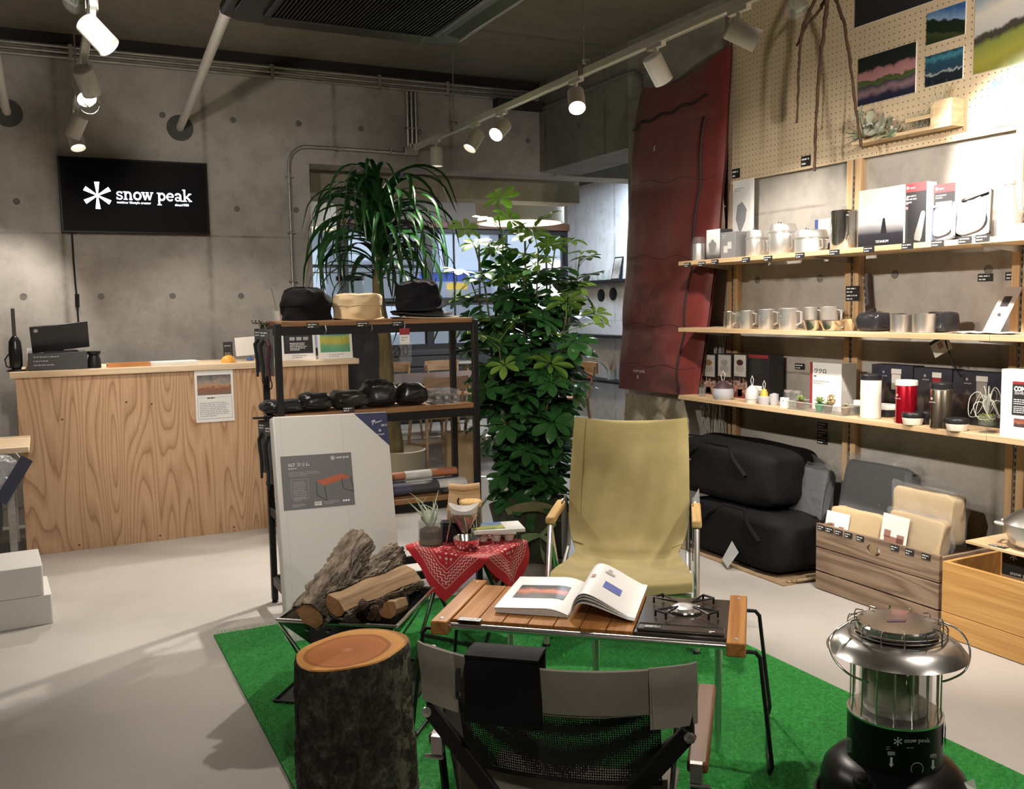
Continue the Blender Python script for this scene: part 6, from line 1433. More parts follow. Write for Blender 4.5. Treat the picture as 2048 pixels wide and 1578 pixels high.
RKY = 4.27
def rpx(px, py, y=RKY): return P(px, py, y=y)
HATK = mat('black_cotton', (.006, .006, .007), .9, spec=.15, bump=(7, .5, .02)); HATB = mat('sand_cotton', (.56, .42, .24), .85, bump=(8, .5, .02))
def hat(label, px, w_, h_, m, crown, tilt=0., brim=None, y=RKY, z=0., grp='hats on the rack top'):
    p = rpx(px, 630, y); t = thing('cloth_hat', label, 'hat', (p.x, y, TOPZ + .001 + z), rot=(0, tilt, 0), group=grp)
    def cf(u, v):
        a = 2 * math.pi * v; k = u * (len(crown) - 1); i = min(int(k), len(crown) - 2); f = k - i
        r = crown[i][0] * (1 - f) + crown[i + 1][0] * f; zz = crown[i][1] * (1 - f) + crown[i + 1][1] * f
        n_ = mnoise.noise(Vector((math.cos(a) * 2 + px, math.sin(a) * 2, zz * 3))) * .16 + mnoise.noise(Vector((math.cos(a) * 5, math.sin(a) * 5 + px, zz * 6))) * .05
        return (r * w_ / 2 * (1 + n_ * .7) * math.cos(a), r * w_ / 2 * .85 * (1 + n_) * math.sin(a), zz * h_ * (1 + .5 * n_))
    B().grid(cf, 18, 40).build('crown', m, t, 60)
    B().tube([Vector(cf(.30, k / 40)) * 1.008 for k in range(40)], .0018, 5, True).build('seam', m, t)
    if brim:
        bi, bo, wav = brim
        def bf(u, v):
            a = 2 * math.pi * v; r = (bi + (bo - bi) * u) * w_ / 2
            return (r * math.cos(a), r * .80 * math.sin(a), .006 + wav * u * math.sin(2 * a + 1) - .003 * u)
        B().grid(bf, 5, 48, .003).build('brim', m, t, 60)
    return t
round_c = [(1.0, 0), (1.02, .25), (1.0, .5), (.94, .72), (.80, .90), (.5, .99), (0, 1.0)]
hat('black cloth cap at the left end of the rack top', 612, .225, .145, HATK, round_c)
hat('sand-coloured flat-topped field cap in the middle of the rack top', 716, .222, .118, HATB, [(1.0, 0), (1.0, .3), (1.02, .6), (1.03, .82), (.95, .96), (.6, 1.0), (0, .98)], 0, (.9, 1.12, .006))
hat('tan wide-brimmed hat lying flat beneath the black hat', 850, .20, .03, mat('tan_brim', (.36, .30, .20), .85), [(1, 0), (.9, .6), (.5, 1), (0, 1)], 0, (.8, 1.72, .004))
hat('dark grey wide-brimmed hat lying beneath the black bucket hat', 845, .21, .05, mat('dark_grey_cotton', (.035, .035, .038), .85), [(1, 0), (.9, .6), (.5, 1), (0, 1)], 0, (.8, 1.45, .008), z=.016)
hat('black bucket hat tipped up on the stacked hats at the right of the rack top', 840, .22, .135, mat('black_cotton_b', (.008, .008, .010), .9, spec=.15, bump=(7, .5, .02)), round_c, R(-9), (.95, 1.34, .012), z=.045)
p = rpx(556, 628, 4.40); t = thing('twig_cup', 'thin dry twig standing in a white cup at the back left of the rack top', 'cup', (p.x, 4.40, TOPZ + .0005)); B().lathe([(0, 0), (.018, 0), (.022, .045), (.019, .045), (.016, .004), (0, .004)], 16).build('cup', CARDW, t)
B().tube([(0, 0, .01), (-.012, 0, .08), (-.026, 0, .15)], .0016, 5).build('twig', DRY, t)
# pouches on the middle shelf of the rack
SH2 = .9305
PCH = mat('black_silk_nylon', (.014, .014, .016), .30, bump=(9, .5, .02))
for i, (px, wp, hp_) in enumerate(((566, 84, 26), (630, 66, 36), (697, 72, 36), (758, 74, 52), (820, 62, 42))):
    p = rpx(px, 795, 4.24); t = thing('stuff_pouch', ('flat black pouch sticking out past the left post of the rack', 'plump black pouch second from the left on the middle rack shelf', 'olive-black pouch with a price card in front, third on the middle rack shelf', 'tallest rounded black pouch on the middle rack shelf', 'crumpled black pouch beside the clear cubes')[i], 'pouch', (p.x, 4.25, SH2), group='black pouches on the rack')
    ww = mpx(wp, p); hh = mpx(hp_, p)
    soft(B(), (0, 0, hh / 2), (ww, .17, hh), .62, .10, i * 7 + 2, 20, 34).build('pouch', PCH if i != 2 else mat('olive_black_nylon', (.022, .022, .017), .34, bump=(9, .5, .02)), t, 60)
    B().tube([(-ww * .40, -.085, hh * .28), (0, -.098, hh * .24), (ww * .40, -.085, hh * .28)], .003, 5).build('seam', BLACKM, t)
    if i == 4: B().grid(lambda u, v: (-.05 + .10 * v, .02 * math.sin(v * 8), hh * .8 + .03 * u + .008 * math.sin(v * 13)), 3, 8).build('plastic_end', PLAST, t, 0)
for i, px in enumerate((874, 891, 909)):
    p = rpx(px, 797, 4.19); t = thing('clear_cube_pack', ('clear plastic cube pack, left of three on the rack', 'clear plastic cube pack, middle of three on the rack', 'clear plastic cube pack, right of three on the rack')[i], 'package', (p.x, 4.165, SH2), group='clear cube packs on the rack')
    f = B(); s = .018; H2 = .066; D2 = .15
    B().box(-s, s, .0, D2, 0, .0015).build('base', mat('grey_base', (.2, .2, .2), .5), t)
    B().box(-s, s, 0, D2, .0015, H2).build('clear_box', mat('clear_box_plastic', (.45, .47, .48), .08, alpha=.22), t)
    B().lathe([(0, 0), (.0145, .004), (.0145, .10), (0, .105)], 20, (0, .012, H2 * .45), (0, 1, 0)).build('lamp', mat('dark_lamp', (.10, .09, .08), .4), t); f = B(); flake(f, 0, 0, .008); f.build('snowflake_mark', INKW, t, 0, loc=(0, .0105, H2 * .45), rot=FACE_Y)
# rolled blankets on the lowest rack shelf
SH3 = .4905
def roll(label, px0, px1, z, y, r_, cols):
    a = rpx(px0, 975, y).x; b = min(rpx(px1, 975, y).x, 1.83); t = thing('wrapped_roll', label, 'rolled blanket', ((a + b) / 2, y, SH3 + z + r_ * .735), group='rolled blankets on the lowest rack shelf'); L_ = b - a
    n = len(cols)
    for i, c in enumerate(cols):
        x0_ = -L_ / 2 + L_ * i / n; f = B().tube([(x0_, 0, 0), (x0_ + L_ / n * .5, 0, 0), (x0_ + L_ / n, 0, 0)], r_, 18); f.v = [(x, y_, z_ * .7) for x, y_, z_ in f.v]; f.build('roll', c, t)
    f = B().tube([(-L_ / 2 * 1.02 + L_ * 1.02 * k / 12, .003 * math.sin(k * 2), 0) for k in range(13)], [r_ * 1.04 * (1 + .05 * math.sin(k * 1.9)) for k in range(13)], 16); f.v = [(x, y_, z_ * .72) for x, y_, z_ in f.v]; f.build('clear_wrap', PLAST, t, 0)
ORG = mat('rust_cloth', (.50, .16, .05), .7); NAV = mat('navy_cloth', (.02, .024, .09), .6); PAPW = mat('paper_sleeve', (.75, .74, .72), .5); BKC = mat('black_cloth', (.012, .012, .015), .5)
roll('rust-coloured rolled blanket with a white sleeve at the back of the lowest rack shelf', 700, 935, .053, 4.345, .030, [ORG, ORG, PAPW, ORG])
roll('navy rolled blanket in clear wrap in the middle of the lowest rack shelf', 700, 940, .0, 4.325, .036, [NAV, NAV, PAPW, NAV])
roll('black rolled blanket in clear wrap at the front of the lowest rack shelf', 700, 940, .0, 4.235, .042, [BKC, NAV, BKC, PAPW])
roll('small black rolled item at the right end of the lowest rack shelf', 880, 944, .0, 4.18, .020, [BKC, BKC])
# dog leads on cards hanging on the left side of the rack
WEB = mat('maroon_webbing', (.06, .012, .018), .7); HTG = mat('grey_swing_card', (.10, .10, .10), .6)
def lead(label, y, z, h_):
    t = thing('lead_on_card', label, 'lead', (x0 - .030, y, z), rot=(0, 0, R(-62)), group='leads hanging on the rack side')
    B().box(-.045, .045, 0, .0012, -h_, 0).build('card', HTG, t); micro(t, (-.038, -.0005, -.02), FACE_Y, .05, 2, .012, INKW)
    B().tube([(0, .0, .0), (0, -.01, .02), (0, .01, .035), (0, .02, .02)], .0025, 6).build('hook', CHROME, t)
    for s in (-1, 1):
        B().tube([(s * .012, -.006, -.05), (s * .030, -.012, -h_ * .35), (s * .016, -.012, -h_ * .8), (s * .024, -.008, -h_ * 1.1)], [.007, .008, .007, .006], 6).build('strap', WEB if s > 0 else BKC, t)
    B().tube([(.024 + .014 * math.cos(a_ * .785), -.01, -h_ * 1.18 + .02 * math.sin(a_ * .785)) for a_ in range(8)], .003, 6, True).build('snap_hook', BLACKM, t); return t
x0 = .915
lead('dog lead on a grey card hanging at the top left of the rack, in front', 4.24, 1.31, .21); lead('dog lead on a grey card hanging at the top left of the rack, behind', 4.36, 1.31, .20)
lead('dog lead on a grey card hanging lower on the left of the rack, in front', 4.22, .88, .27); lead('dog lead on a grey card hanging lower on the left of the rack, behind', 4.36, .88, .24)
B().tube([(x0 - .09, 4.19, .905), (x0 - .01, 4.19, .903)], .005, 6).build('side_hook', BLACKM, rk); B().tube([(x0 - .09, 4.32, .905), (x0 - .01, 4.32, .903)], .005, 6).build('side_hook', BLACKM, rk)
for y_ in (4.22, 4.30, 4.38): B().tube([(x0 - .02, y_, 1.335), (x0 - .06, y_, 1.335), (x0 - .065, y_, 1.35)], .004, 6).build('side_hook', CHROME, rk)
p = rpx(807, 650, 4.14); t = thing('carabiner_pack', 'clear hanging pack with red header and black carabiners under the rack top', 'blister pack', (p.x, 4.128, 1.30))
B().box(-.025, .025, 0, .001, -.03, 0).build('header', BOXR, t); B().box(-.024, .024, 0, .001, -.075, -.03).build('card', CARDW, t); micro(t, (-.018, -.0008, -.045), FACE_Y, .035, 2, .012, INKG)
B().box(-.028, .028, -.012, .0, -.165, -.065).build('blister', PLAST, t); 
for s in (0, 1): B().tube([(.012 * math.cos(a_ * .7), -.006 - .004 * s, -.10 - .02 * s + .024 * math.sin(a_ * .7)) for a_ in range(9)], .003, 6, True).build('carabiner', BLACKM, t, rot=(0, R(20 * s), 0))
B().tube([(0, 0, 0), (0, -.008, .012), (0, .0, .03)], .002, 5).build('hook', CHROME, t)
for px in (650, 742):
    p = rpx(px, 648, 4.13); B().tube([(p.x, 4.132, 1.325), (p.x + .004, 4.125, 1.30), (p.x - .003, 4.128, 1.285)], .0035, 5).build('clip', CHROME, rk)

# ============================================================ on and above the counter
CT = 1.0665; CY0 = 6.02
def cpx(px, py, y=6.12): return P(px, py, y=y)
t = thing('cash_drawer', 'dark grey cash drawer box with white print on the counter', 'cash drawer', (0, 0, 0)); a = cpx(57, 738, 6.05); b = cpx(176, 735, 6.05); t.location = ((a.x + b.x) / 2, 6.05, CT); w_ = b.x - a.x; h_ = .10
B().box(-w_ / 2, w_ / 2, 0, .32, 0, h_).build('case', mat('slate_case', (.045, .047, .05), .4), t, bevel=.003)
for k, (s, l) in enumerate(((.074, .82), (.05, .45), (.027, .62))): micro(t, (-w_ * .41, -.0008, s), FACE_Y, w_ * l, 1, .013, INKG, fill=.5, seed=k + 3)
t = thing('tablet_register', 'black tablet till on a stand, its back to the room, on the cash drawer', 'tablet', (cpx(122, 700, 6.15).x, 6.15, CT + .1005), R(6))
B().box(-.09, .09, -.03, .09, 0, .008).build('base', BLACKM, t); o = B().box(-.155, .155, -.006, .006, 0, .165).build('tablet', mat('black_tablet', (.014, .014, .016), .35), t, bevel=.004, loc=(0, -.02, .012), rot=(R(22), R(-5), 0))
B().bar((0, .05, .0), (0, .0, .12), .04, .01, (0, 1, 0)).build('stand_arm', BLACKM, t); f = B(); f.lathe([(.012, 0), (0, .0005)], 12, (-.125, -.0065, .14), (0, -1, 0)); f.build('camera_ring', INKG, o)
t = thing('handheld_cleaner', 'black stick-shaped handheld cleaner standing at the left end of the counter', 'cleaner', (cpx(33, 738, 6.08).x, 6.08, CT)); B().lathe([(.05, 0), (.05, .006), (.03, .012), (0, .012)], 24).build('base', BLACKM, t)
B().lathe([(.024, .012), (.034, .03), (.036, .12), (.032, .17), (.018, .195), (.013, .20)], 24).build('body', mat('gloss_black', (.012, .012, .012), .25), t); B().box(-.010, .010, -.007, .007, .195, .36).build('stick', mat('brown_black', (.03, .024, .02), .5), t, bevel=.003)
B().tube([(-.034, 0, .10), (-.055, 0, .07), (-.05, 0, .03), (-.03, 0, .02)], .004, 6).build('cable', BLACKM, t)
p = cpx(60, 690, 6.30); t = thing('clear_pot', 'small clear pot with a white card at the back of the counter', 'pot', (p.x, 6.405, CT)); B().lathe([(0, 0), (.03, 0), (.035, .05), (.03, .05)], 18).build('pot', mat('milk_plastic', (.65, .6, .56), .4), t); B().box(-.02, .02, .0, .001, .05, .12).build('card', CARDW, t)
t = thing('black_canister', 'small black waisted canister beside the cash drawer', 'canister', (cpx(189, 732, 6.10).x, 6.10, CT)); B().lathe([(0, 0), (.036, 0), (.038, .01), (.036, .05), (.028, .075), (.026, .08)], 24).build('body', BLACKM, t); B().lathe([(.030, .078), (.038, .084), (.038, .10), (0, .101)], 24).build('lid', BLACKM, t)
p = cpx(257, 728, 6.12); t = thing('coin_tray', 'flat orange wooden coin tray on the counter', 'tray', (p.x, 6.12, CT)); ORT = wood('orange_tray', (.55, .25, .08), (.42, .17, .05), 8, 0); B().box(-.12, .12, -.07, .07, 0, .008).build('base', ORT, t)
for q in ((-.12, .12, -.07, -.062, .008, .022), (-.12, .12, .062, .07, .008, .022), (-.12, -.112, -.062, .062, .008, .022), (.112, .12, -.062, .062, .008, .022)): B().box(*q).build('rim', ORT, t)
p = cpx(350, 722, 6.15); t = thing('paper_stack', 'white stack of papers lying on the counter', 'papers', (p.x, 6.16, CT), R(4))
for k in range(5): B().box(-.15 + .004 * k, .13, -.09, .09 - .003 * k, .004 * k, .004 * k + .0036).build('sheet', CARDW, t)
p = cpx(457, 722, 6.10); t = thing('orange_dome', 'small round orange-yellow ball cut flat on the counter', 'dome', (p.x, 6.10, CT)); B().lathe([(.045, 0), (.043, .02), (.032, .036), (.015, .044), (0, .046)], 28).build('dome', mat('orange_peel', (.78, .38, .05), .5), t)
p = cpx(457, 720, 6.25); t = thing('black_card_stand', 'small upright black card with white print behind the orange dome', 'sign', (p.x, 6.25, CT)); B().box(-.03, .03, 0, .002, 0, .125).build('card', TAGK, t); f = B(); flake(f, -.016, .0, .006); slab_word(f, -.008, -.003, .0055, 'snow'); f.build('logo', INKW, t, 0, loc=(0, -.001, .10), rot=FACE_Y); micro(t, (-.022, -.001, .05), FACE_Y, .044, 4, .011, INKG)
p = cpx(500, 718, 6.22); t = thing('paper_holder', 'white sheet clipped in a wire holder with a blue ball foot', 'holder', (p.x, 6.22, CT)); B().box(-.085, .055, 0, .001, .035, .155).build('sheet', CARDW, t, rot=(0, R(-3), 0)); B().lathe([(0, 0), (.022, 0), (.024, .01), (.012, .024), (0, .026)], 18).build('foot', mat('blue_glass', (.10, .18, .45), .15), t)
B().tube([(0, 0, .02), (.01, .003, .05), (0, .003, .10)], .002, 5).build('wire', CHROME, t)
def stand_card(label, q, pm, y, kind):
    a = P(q[0], q[2], y=y); b = P(q[1], q[3], y=y); t = thing('framed_card', label, 'sign', ((a.x + b.x) / 2, y, CT), rot=(R(-6), 0, 0), group='upright cards on the counter'); w_ = b.x - a.x; h_ = a.z - CT
    B().box(-w_ / 2, w_ / 2, 0, .006, 0, h_).build('board', CARDW, t); B().box(-w_ / 2 + w_ * .07, w_ / 2 - w_ * .07, -.0008, 0, h_ * .20, h_ * .97).build('print', pm, t)
    if kind:
        for k in range(4): B().box(-w_ * .34 + k * w_ * .19, -w_ * .22 + k * w_ * .19, -.0014, -.0008, h_ * .80, h_ * .90).build('icon', INKG, t)
        for k in range(3): B().box(-w_ * .25 + k * w_ * .2, -w_ * .10 + k * w_ * .2, -.0014, -.0008, h_ * .60, h_ * .70).build('icon', INKG, t)
        micro(t, (-w_ * .25, -.0012, h_ * .50), FACE_Y, w_ * .5, 5, h_ * .05, INKW)
    micro(t, (-w_ * .2, -.0008, h_ * .12), FACE_Y, w_ * .5, 2, h_ * .06, INKG)
stand_card('upright black card with white print and icons at the right end of the counter', (562, 632, 655, 718), mat('charcoal_print', (.022, .022, .024), .4), 6.05, 1)
stand_card('upright card with a painted green landscape at the right end of the counter', (635, 706, 653, 717), picture('landscape_painting', [(0, (.10, .30, .22)), (.25, (.14, .36, .16)), (.40, (.45, .38, .06)), (.62, (.35, .42, .10)), (.70, (.10, .25, .22)), (.76, (.14, .30, .50)), (1, (.30, .48, .66))], .18, 4, .4, 7.), 6.05, 0)

# wall screen
tv = thing('wall_screen', 'black wall-mounted screen showing a glowing white snowflake logo', 'screen', (.602, YB - .055, 1.92)); TVW, TVH = .934, .491
B().box(-TVW / 2, TVW / 2, 0, .045, 0, TVH).build('case', mat('black_bezel', (.004, .004, .005), .4, spec=.2), tv, bevel=.002)
B().box(-TVW / 2 + .012, TVW / 2 - .012, -.001, 0, .012, TVH - .012).build('panel', mat('dark_panel', (.0015, .0015, .003), .5, spec=.12), tv)
GLOW = mat('screen_white', (.9, .95, 1), .5, emit=((.75, .86, 1.0), 5.0))
s_ = .934 / 297
f = B(); flake(f, 0, 0, 28 * s_); f.build('snowflake_mark', GLOW, tv, 0, loc=((186 - 262.5) * s_, -.0025, TVH - 78 * s_), rot=FACE_Y)
f = B(); slab_word(f, 0, 0, .0535, 'snow peak'); f.build('word', GLOW, tv, 0, loc=((222 - 262.5) * s_, -.0025, TVH - 85 * s_), rot=FACE_Y)
text('outdoor lifestyle creator', .0215, GLOW, tv, ((223 - 262.5) * s_, -.0025, TVH - 93 * s_), FACE_Y); text('since1958', .0225, GLOW, tv, ((340 - 262.5) * s_, -.0025, TVH - 95 * s_), FACE_Y)
t = thing('power_cord', 'black power cord with an inline plug hanging below the wall screen', 'cord', (0, YB - .012, 0)); pts = [P(px, py, y=YB - .012) - Vector((0, YB - .012, 0)) for px, py in ((144, 468), (147, 520), (151, 570), (154, 596), (155, 620), (158, 660))]
B().tube(pts, .006, 6).build('cord', BLACKM, t); B().tube([P(154, 588, y=YB - .012) - Vector((0, YB - .012, 0)), P(155, 614, y=YB - .012) - Vector((0, YB - .012, 0))], .014, 8).build('connector', BLACKM, t)

# conduits on the back wall
def on_wall(px, py, d=.02): return P(px, py, y=YB - d)
cz0 = 3.045
for k in range(3):
    t = thing('steel_conduit', 'long galvanised conduit along the top of the back wall, %s of three' % ('lowest', 'middle', 'highest')[k], 'conduit', (0, YB - .02, cz0 + .034 * k), group='conduits along the back wall')
    B().cyl((XL, 0, 0), (3.66, 0, 0), .013, n=10).build('pipe', GALV, t)
    for x in (.25, 1.55, 2.35, 2.9): B().box(x - .012, x + .012, -.016, .02, -.017, .017).build('clip', GALV, t)
t = thing('steel_conduit', 'galvanised conduit rising up the wall and bending right to the track end', 'conduit', (0, YB - .03, 0)); x_ = on_wall(577, 340).x; zt_ = on_wall(620, 294).z
pts = [(x_, 0, 1.0), (x_, 0, 1.8), (x_, 0, zt_ - .14)] + [(x_ + .14 - .14 * math.cos(R(a_)), 0, zt_ - .14 + .14 * math.sin(R(a_))) for a_ in range(15, 91, 15)] + [(2.1, 0, zt_), (2.58, 0, zt_ - .005)]
B().tube(pts, .0125, 10).build('pipe', GALV, t)
for x, z in ((x_, 2.35), (x_, 1.95), (x_, 1.6)): B().box(x - .026, x + .026, -.016, .0185, z - .006, z + .006).build('clip', GALV, t)
for x in (2.0, 2.42): B().box(x - .006, x + .006, -.016, .02, zt_ - .024, zt_ + .024).build('clip', GALV, t)
for k in range(3):
    t = thing('steel_conduit', 'short vertical galvanised conduit above the passage opening, %s of three' % ('left', 'middle', 'right')[k], 'conduit', (on_wall(815, 230).x + .034 * k, YB - .02, 0), group='short vertical conduits'); B().cyl((0, 0, zt_ + .0), (0, 0, cz0 - .014), .012, n=10).build('pipe', GALV, t); B().box(-.018, .018, -.016, .02, 2.75, 2.762).build('clip', GALV, t)
t = thing('junction_box', 'grey steel junction box on the wall where the conduit meets the track', 'junction box', (on_wall(820, 302).x, YB - .03, on_wall(820, 302).z)); B().box(-.05, .06, -.02, .03, -.035, .025).build('case', GALV, t, bevel=.003); B().cyl((.0, -.005, .025), (.0, -.005, .05), .016, n=12).build('collar', GALV, t)
DKB = mat('dark_bracket', (.02, .02, .02), .7); o = B().box(3.30, XR, YB - .10, YB, 2.965, 3.03).build('dark_duct_box', DKB); tag(o, 'dark box fixed in the corner above the passage at the end of the conduits', 'duct box')
t = thing('steel_conduit', 'galvanised conduit on the shelf-wall beam bending down above the sleeping bag', 'conduit', (XR - .02, 0, 0)); a = P(1180, 125, x=XR - .02); b = P(1262, 100, x=XR - .02); c = P(1283, 165, x=XR - .02); zz = 2.98
pts = [(0, YB - .1, zz), (0, c.y + .14, zz)] + [(0, c.y + .12 - .12 * math.sin(R(a_)), zz - .12 + .12 * math.cos(R(a_))) for a_ in range(15, 91, 15)] + [(0, c.y, c.z - .05)]
B().tube(pts, .0125, 10).build('pipe', GALV, t); B().box(-.016, .02, c.y - .026, c.y + .026, c.z + .05, c.z + .062).build('clip', GALV, t)

# drain pipes
PVC = mat('white_pvc', (.62, .60, .55), .45); SLV = mat('dark_grey_sleeve', (.075, .078, .08), .8)
t = thing('drain_pipe', 'white sloping drain pipe running from the air conditioner to the back wall', 'pipe', (0, 0, 0)); a = P(457, 14, z=2.80); e = P(360, 256, y=YB)
B().tube([(a.x + .28, a.y - .03, a.z + .0), (a.x + .06, a.y, a.z), a, a.lerp(e, .04), a.lerp(e, .5), (e.x, e.y + .02, e.z)], .026, 14).build('pipe', PVC, t); B().tube([a + Vector((.10, -.02, 0)), a + Vector((.02, 0, 0)), a, a.lerp(e, .03)], .033, 14).build('elbow', PVC, t)
o = B().lathe([(.088, 0), (.088, .004), (.03, .006), (0, .006)], 36, (e.x, e.y, e.z), (0, -1, 0)).build('wall_sleeve', SLV, t)
t = thing('drain_pipe', 'white insulated drain pipe at the far left running into the back wall', 'pipe', (0, 0, 0)); e = P(15, 226, y=YB); a = P(-30, 20, z=2.85)
B().tube([a, a.lerp(e, .5), (e.x - .01, e.y - .02, e.z + .02), (e.x, e.y + .02, e.z)], .028, 14).build('pipe', PVC, t); B().lathe([(.088, 0), (.088, .004), (.03, .006), (0, .006)], 36, (e.x, e.y, e.z), (0, -1, 0)).build('wall_sleeve', SLV, t)

# ceiling air conditioner
ACK = mat('black_plastic', (.010, .010, .012), .42, spec=.3); ac = thing('air_conditioner', 'black four-way cassette air conditioner hanging from the ceiling', 'air conditioner', (1.30, 3.62, 2.56))
ac.scale = (1.13, 1, 1); ac.location.x = 1.235
rc = [(-.47, -.40), (-.40, -.47), (.40, -.47), (.47, -.40), (.47, .40), (.40, .47), (-.40, .47), (-.47, .40)]
B().prism(rc, (0, 0, .03), (1, 0, 0), (0, 1, 0), .045).build('panel', ACK, ac, bevel=.012)
B().box(-.42, .42, -.42, .42, .075, .34).build('body', ACK, ac)
f = B()
for a in ((-.33, .33, -.33, -.31), (-.33, .33, .31, .33), (-.33, -.31, -.31, .31), (.31, .33, -.31, .31)): f.box(a[0], a[1], a[2], a[3], .014, .032)
f.build('grille_frame', ACK, ac, bevel=.003)
f = B()
for k in range(44): x = -.305 + k * .0142; f.box(x - .0022, x + .0022, -.31, .31, .018, .030)
f.build('grille', mat('grille_black', (.012, .012, .013), .5), ac); B().box(-.31, .31, -.31, .31, .0305, .032).build('filter', mat('filter_black', (.003, .003, .003), .9), ac)
for k in range(4):
    m = Matrix.Rotation(k * math.pi / 2, 3, 'Z')
    f = B(); f.cb(m @ Vector((0, -.40, .028)), (.62, .07, .006), m @ Matrix.Rotation(R(14), 3, 'X')); f.build('louver', mat('grey_louver', (.016, .017, .019), .35, spec=.35), ac, bevel=.002)
for x in (-.36, .36):
    for y in (-.36, .36): B().cyl((x, y, .33), (x, y, ZC - 2.56), .006, n=6).build('hanger_rod', GALV, ac)

# hanging glass bubbles with air plants
def bubble(label, p, r_, top, seed):
    t = thing('glass_bubble', label, 'glass ornament', p); B().lathe([(r_ * math.cos(R(a_)), r_ * math.sin(R(a_))) for a_ in range(-90, 91, 12)], 24).build('globe', mat('bubble_glass', (.4, .42, .42), .03, alpha=.14, spec=.9), t)
    B().cyl((0, 0, r_), (0, 0, top), .0008, n=4).build('thread', BLACKM, t); q = random.Random(seed)
    for i in range(14):
        a = q.uniform(0, 6.28); l = q.uniform(.6, 1.6) * r_
        B().tube([(0, 0, -r_ * .4), (math.cos(a) * l * .5, math.sin(a) * l * .5, 0), (math.cos(a) * l, math.sin(a) * l, q.uniform(-.3, .8) * r_)], [.002, .0015, .0006], 4).build('leaf', GRN, t)
bubble('clear glass bubble with an air plant hanging below the glaring left spotlight', P(178, 208, z=2.37), .045, .22, 2)
bubble('clear glass bubble with an air plant at the top left, above the large spotlight', P(150, 4, z=2.72), .05, .4, 3)
bubble('clear glass bubble with an air plant hanging in front of the pegboard', P(1592, 16, x=3.25), .055, .3, 4)

# ============================================================ left edge of the room
t = thing('display_table', 'wooden-topped display table cut off by the left edge', 'table', (0, 0, 0)); yt = 5.35; c = P(58, 893, y=yt)
B().box(c.x - .75, c.x, yt, yt + .50, c.z - .03, c.z).build('top', PINEX, t, bevel=.003)
for x in (c.x - .10, c.x - .70):
    for y in (yt + .05, yt + .45): B().box(x - .016, x + .016, y - .016, y + .016, 0, c.z - .03).build('leg', GALV, t)
    B().box(x - .012, x + .012, yt + .05, yt + .45, c.z - .07, c.z - .045).build('rail', GALV, t)
B().box(c.x - .74, c.x - .06, yt + .06, yt + .44, .12, .135).build('lower_shelf', BLACKM, t)
t2 = thing('hanging_goods', 'wrapped goods with a long navy tag hanging at the left display table', 'package', (c.x - .14, yt - .03, c.z - .05)); soft(B(), (-.05, 0, -.07), (.24, .05, .17), .45, .12, 5, 18, 26).build('clear_pack', mat('silver_film', (.5, .5, .52), .2, .3, bump=(12, 1, .03)), t2, 30)
o = B().box(-.03, .03, -.001, .001, -.25, 0).build('navy_tag', mat('navy_tag', (.035, .04, .075), .55), t2, loc=(.13, -.04, .0), rot=(0, R(32), 0)); B().tube([(.08, -.02, .03), (.10, -.03, 0)], .002, 5).build('string', CARDW, t2)
t2 = thing('black_goods', 'black cloth item hanging below the left display table top', 'cloth item', (c.x - .24, yt + .02, c.z - .48)); soft(B(), (0, 0, .16), (.20, .06, .34), .5, .08, 8, 18, 26).build('cloth', BKC, t2, 60)
for i, (dx, z0, z1, lab) in enumerate(((0, 0, .135, 'flat white carton on the floor at the left edge, lower of two'), (-.03, .1355, .272, 'flat white carton stacked on the other white carton at the left edge'))):
    t = thing('white_flat_carton', lab, 'carton', (-.42 + dx, 4.60 + .0 * i, z0), R(3.0), group='flat white cartons on the floor'); B().box(-.45, .38, 0, .34, 0, z1 - z0).build('carton', LBW, t, bevel=.003); B().box(-.45, .372, -.003, 0, .002, z1 - z0 - .002).build('end_flap', mat('flap_grey', (.50, .49, .47), .6), t)
t = thing('white_bag', 'white soft bag just showing at the lower left edge', 'bag', (-.36, 3.62, 0)); soft(B(), (0, 0, .09), (.24, .2, .18), .5, .08, 3, 18, 26).build('bag', mat('white_bag_cloth', (.7, .69, .66), .6), t, 60)
B().tube([(.05, -.1, .12), (.09, -.11, .05), (.08, -.1, .02)], .006, 6).build('strap', mat('brown_strap', (.10, .06, .04), .7), t)
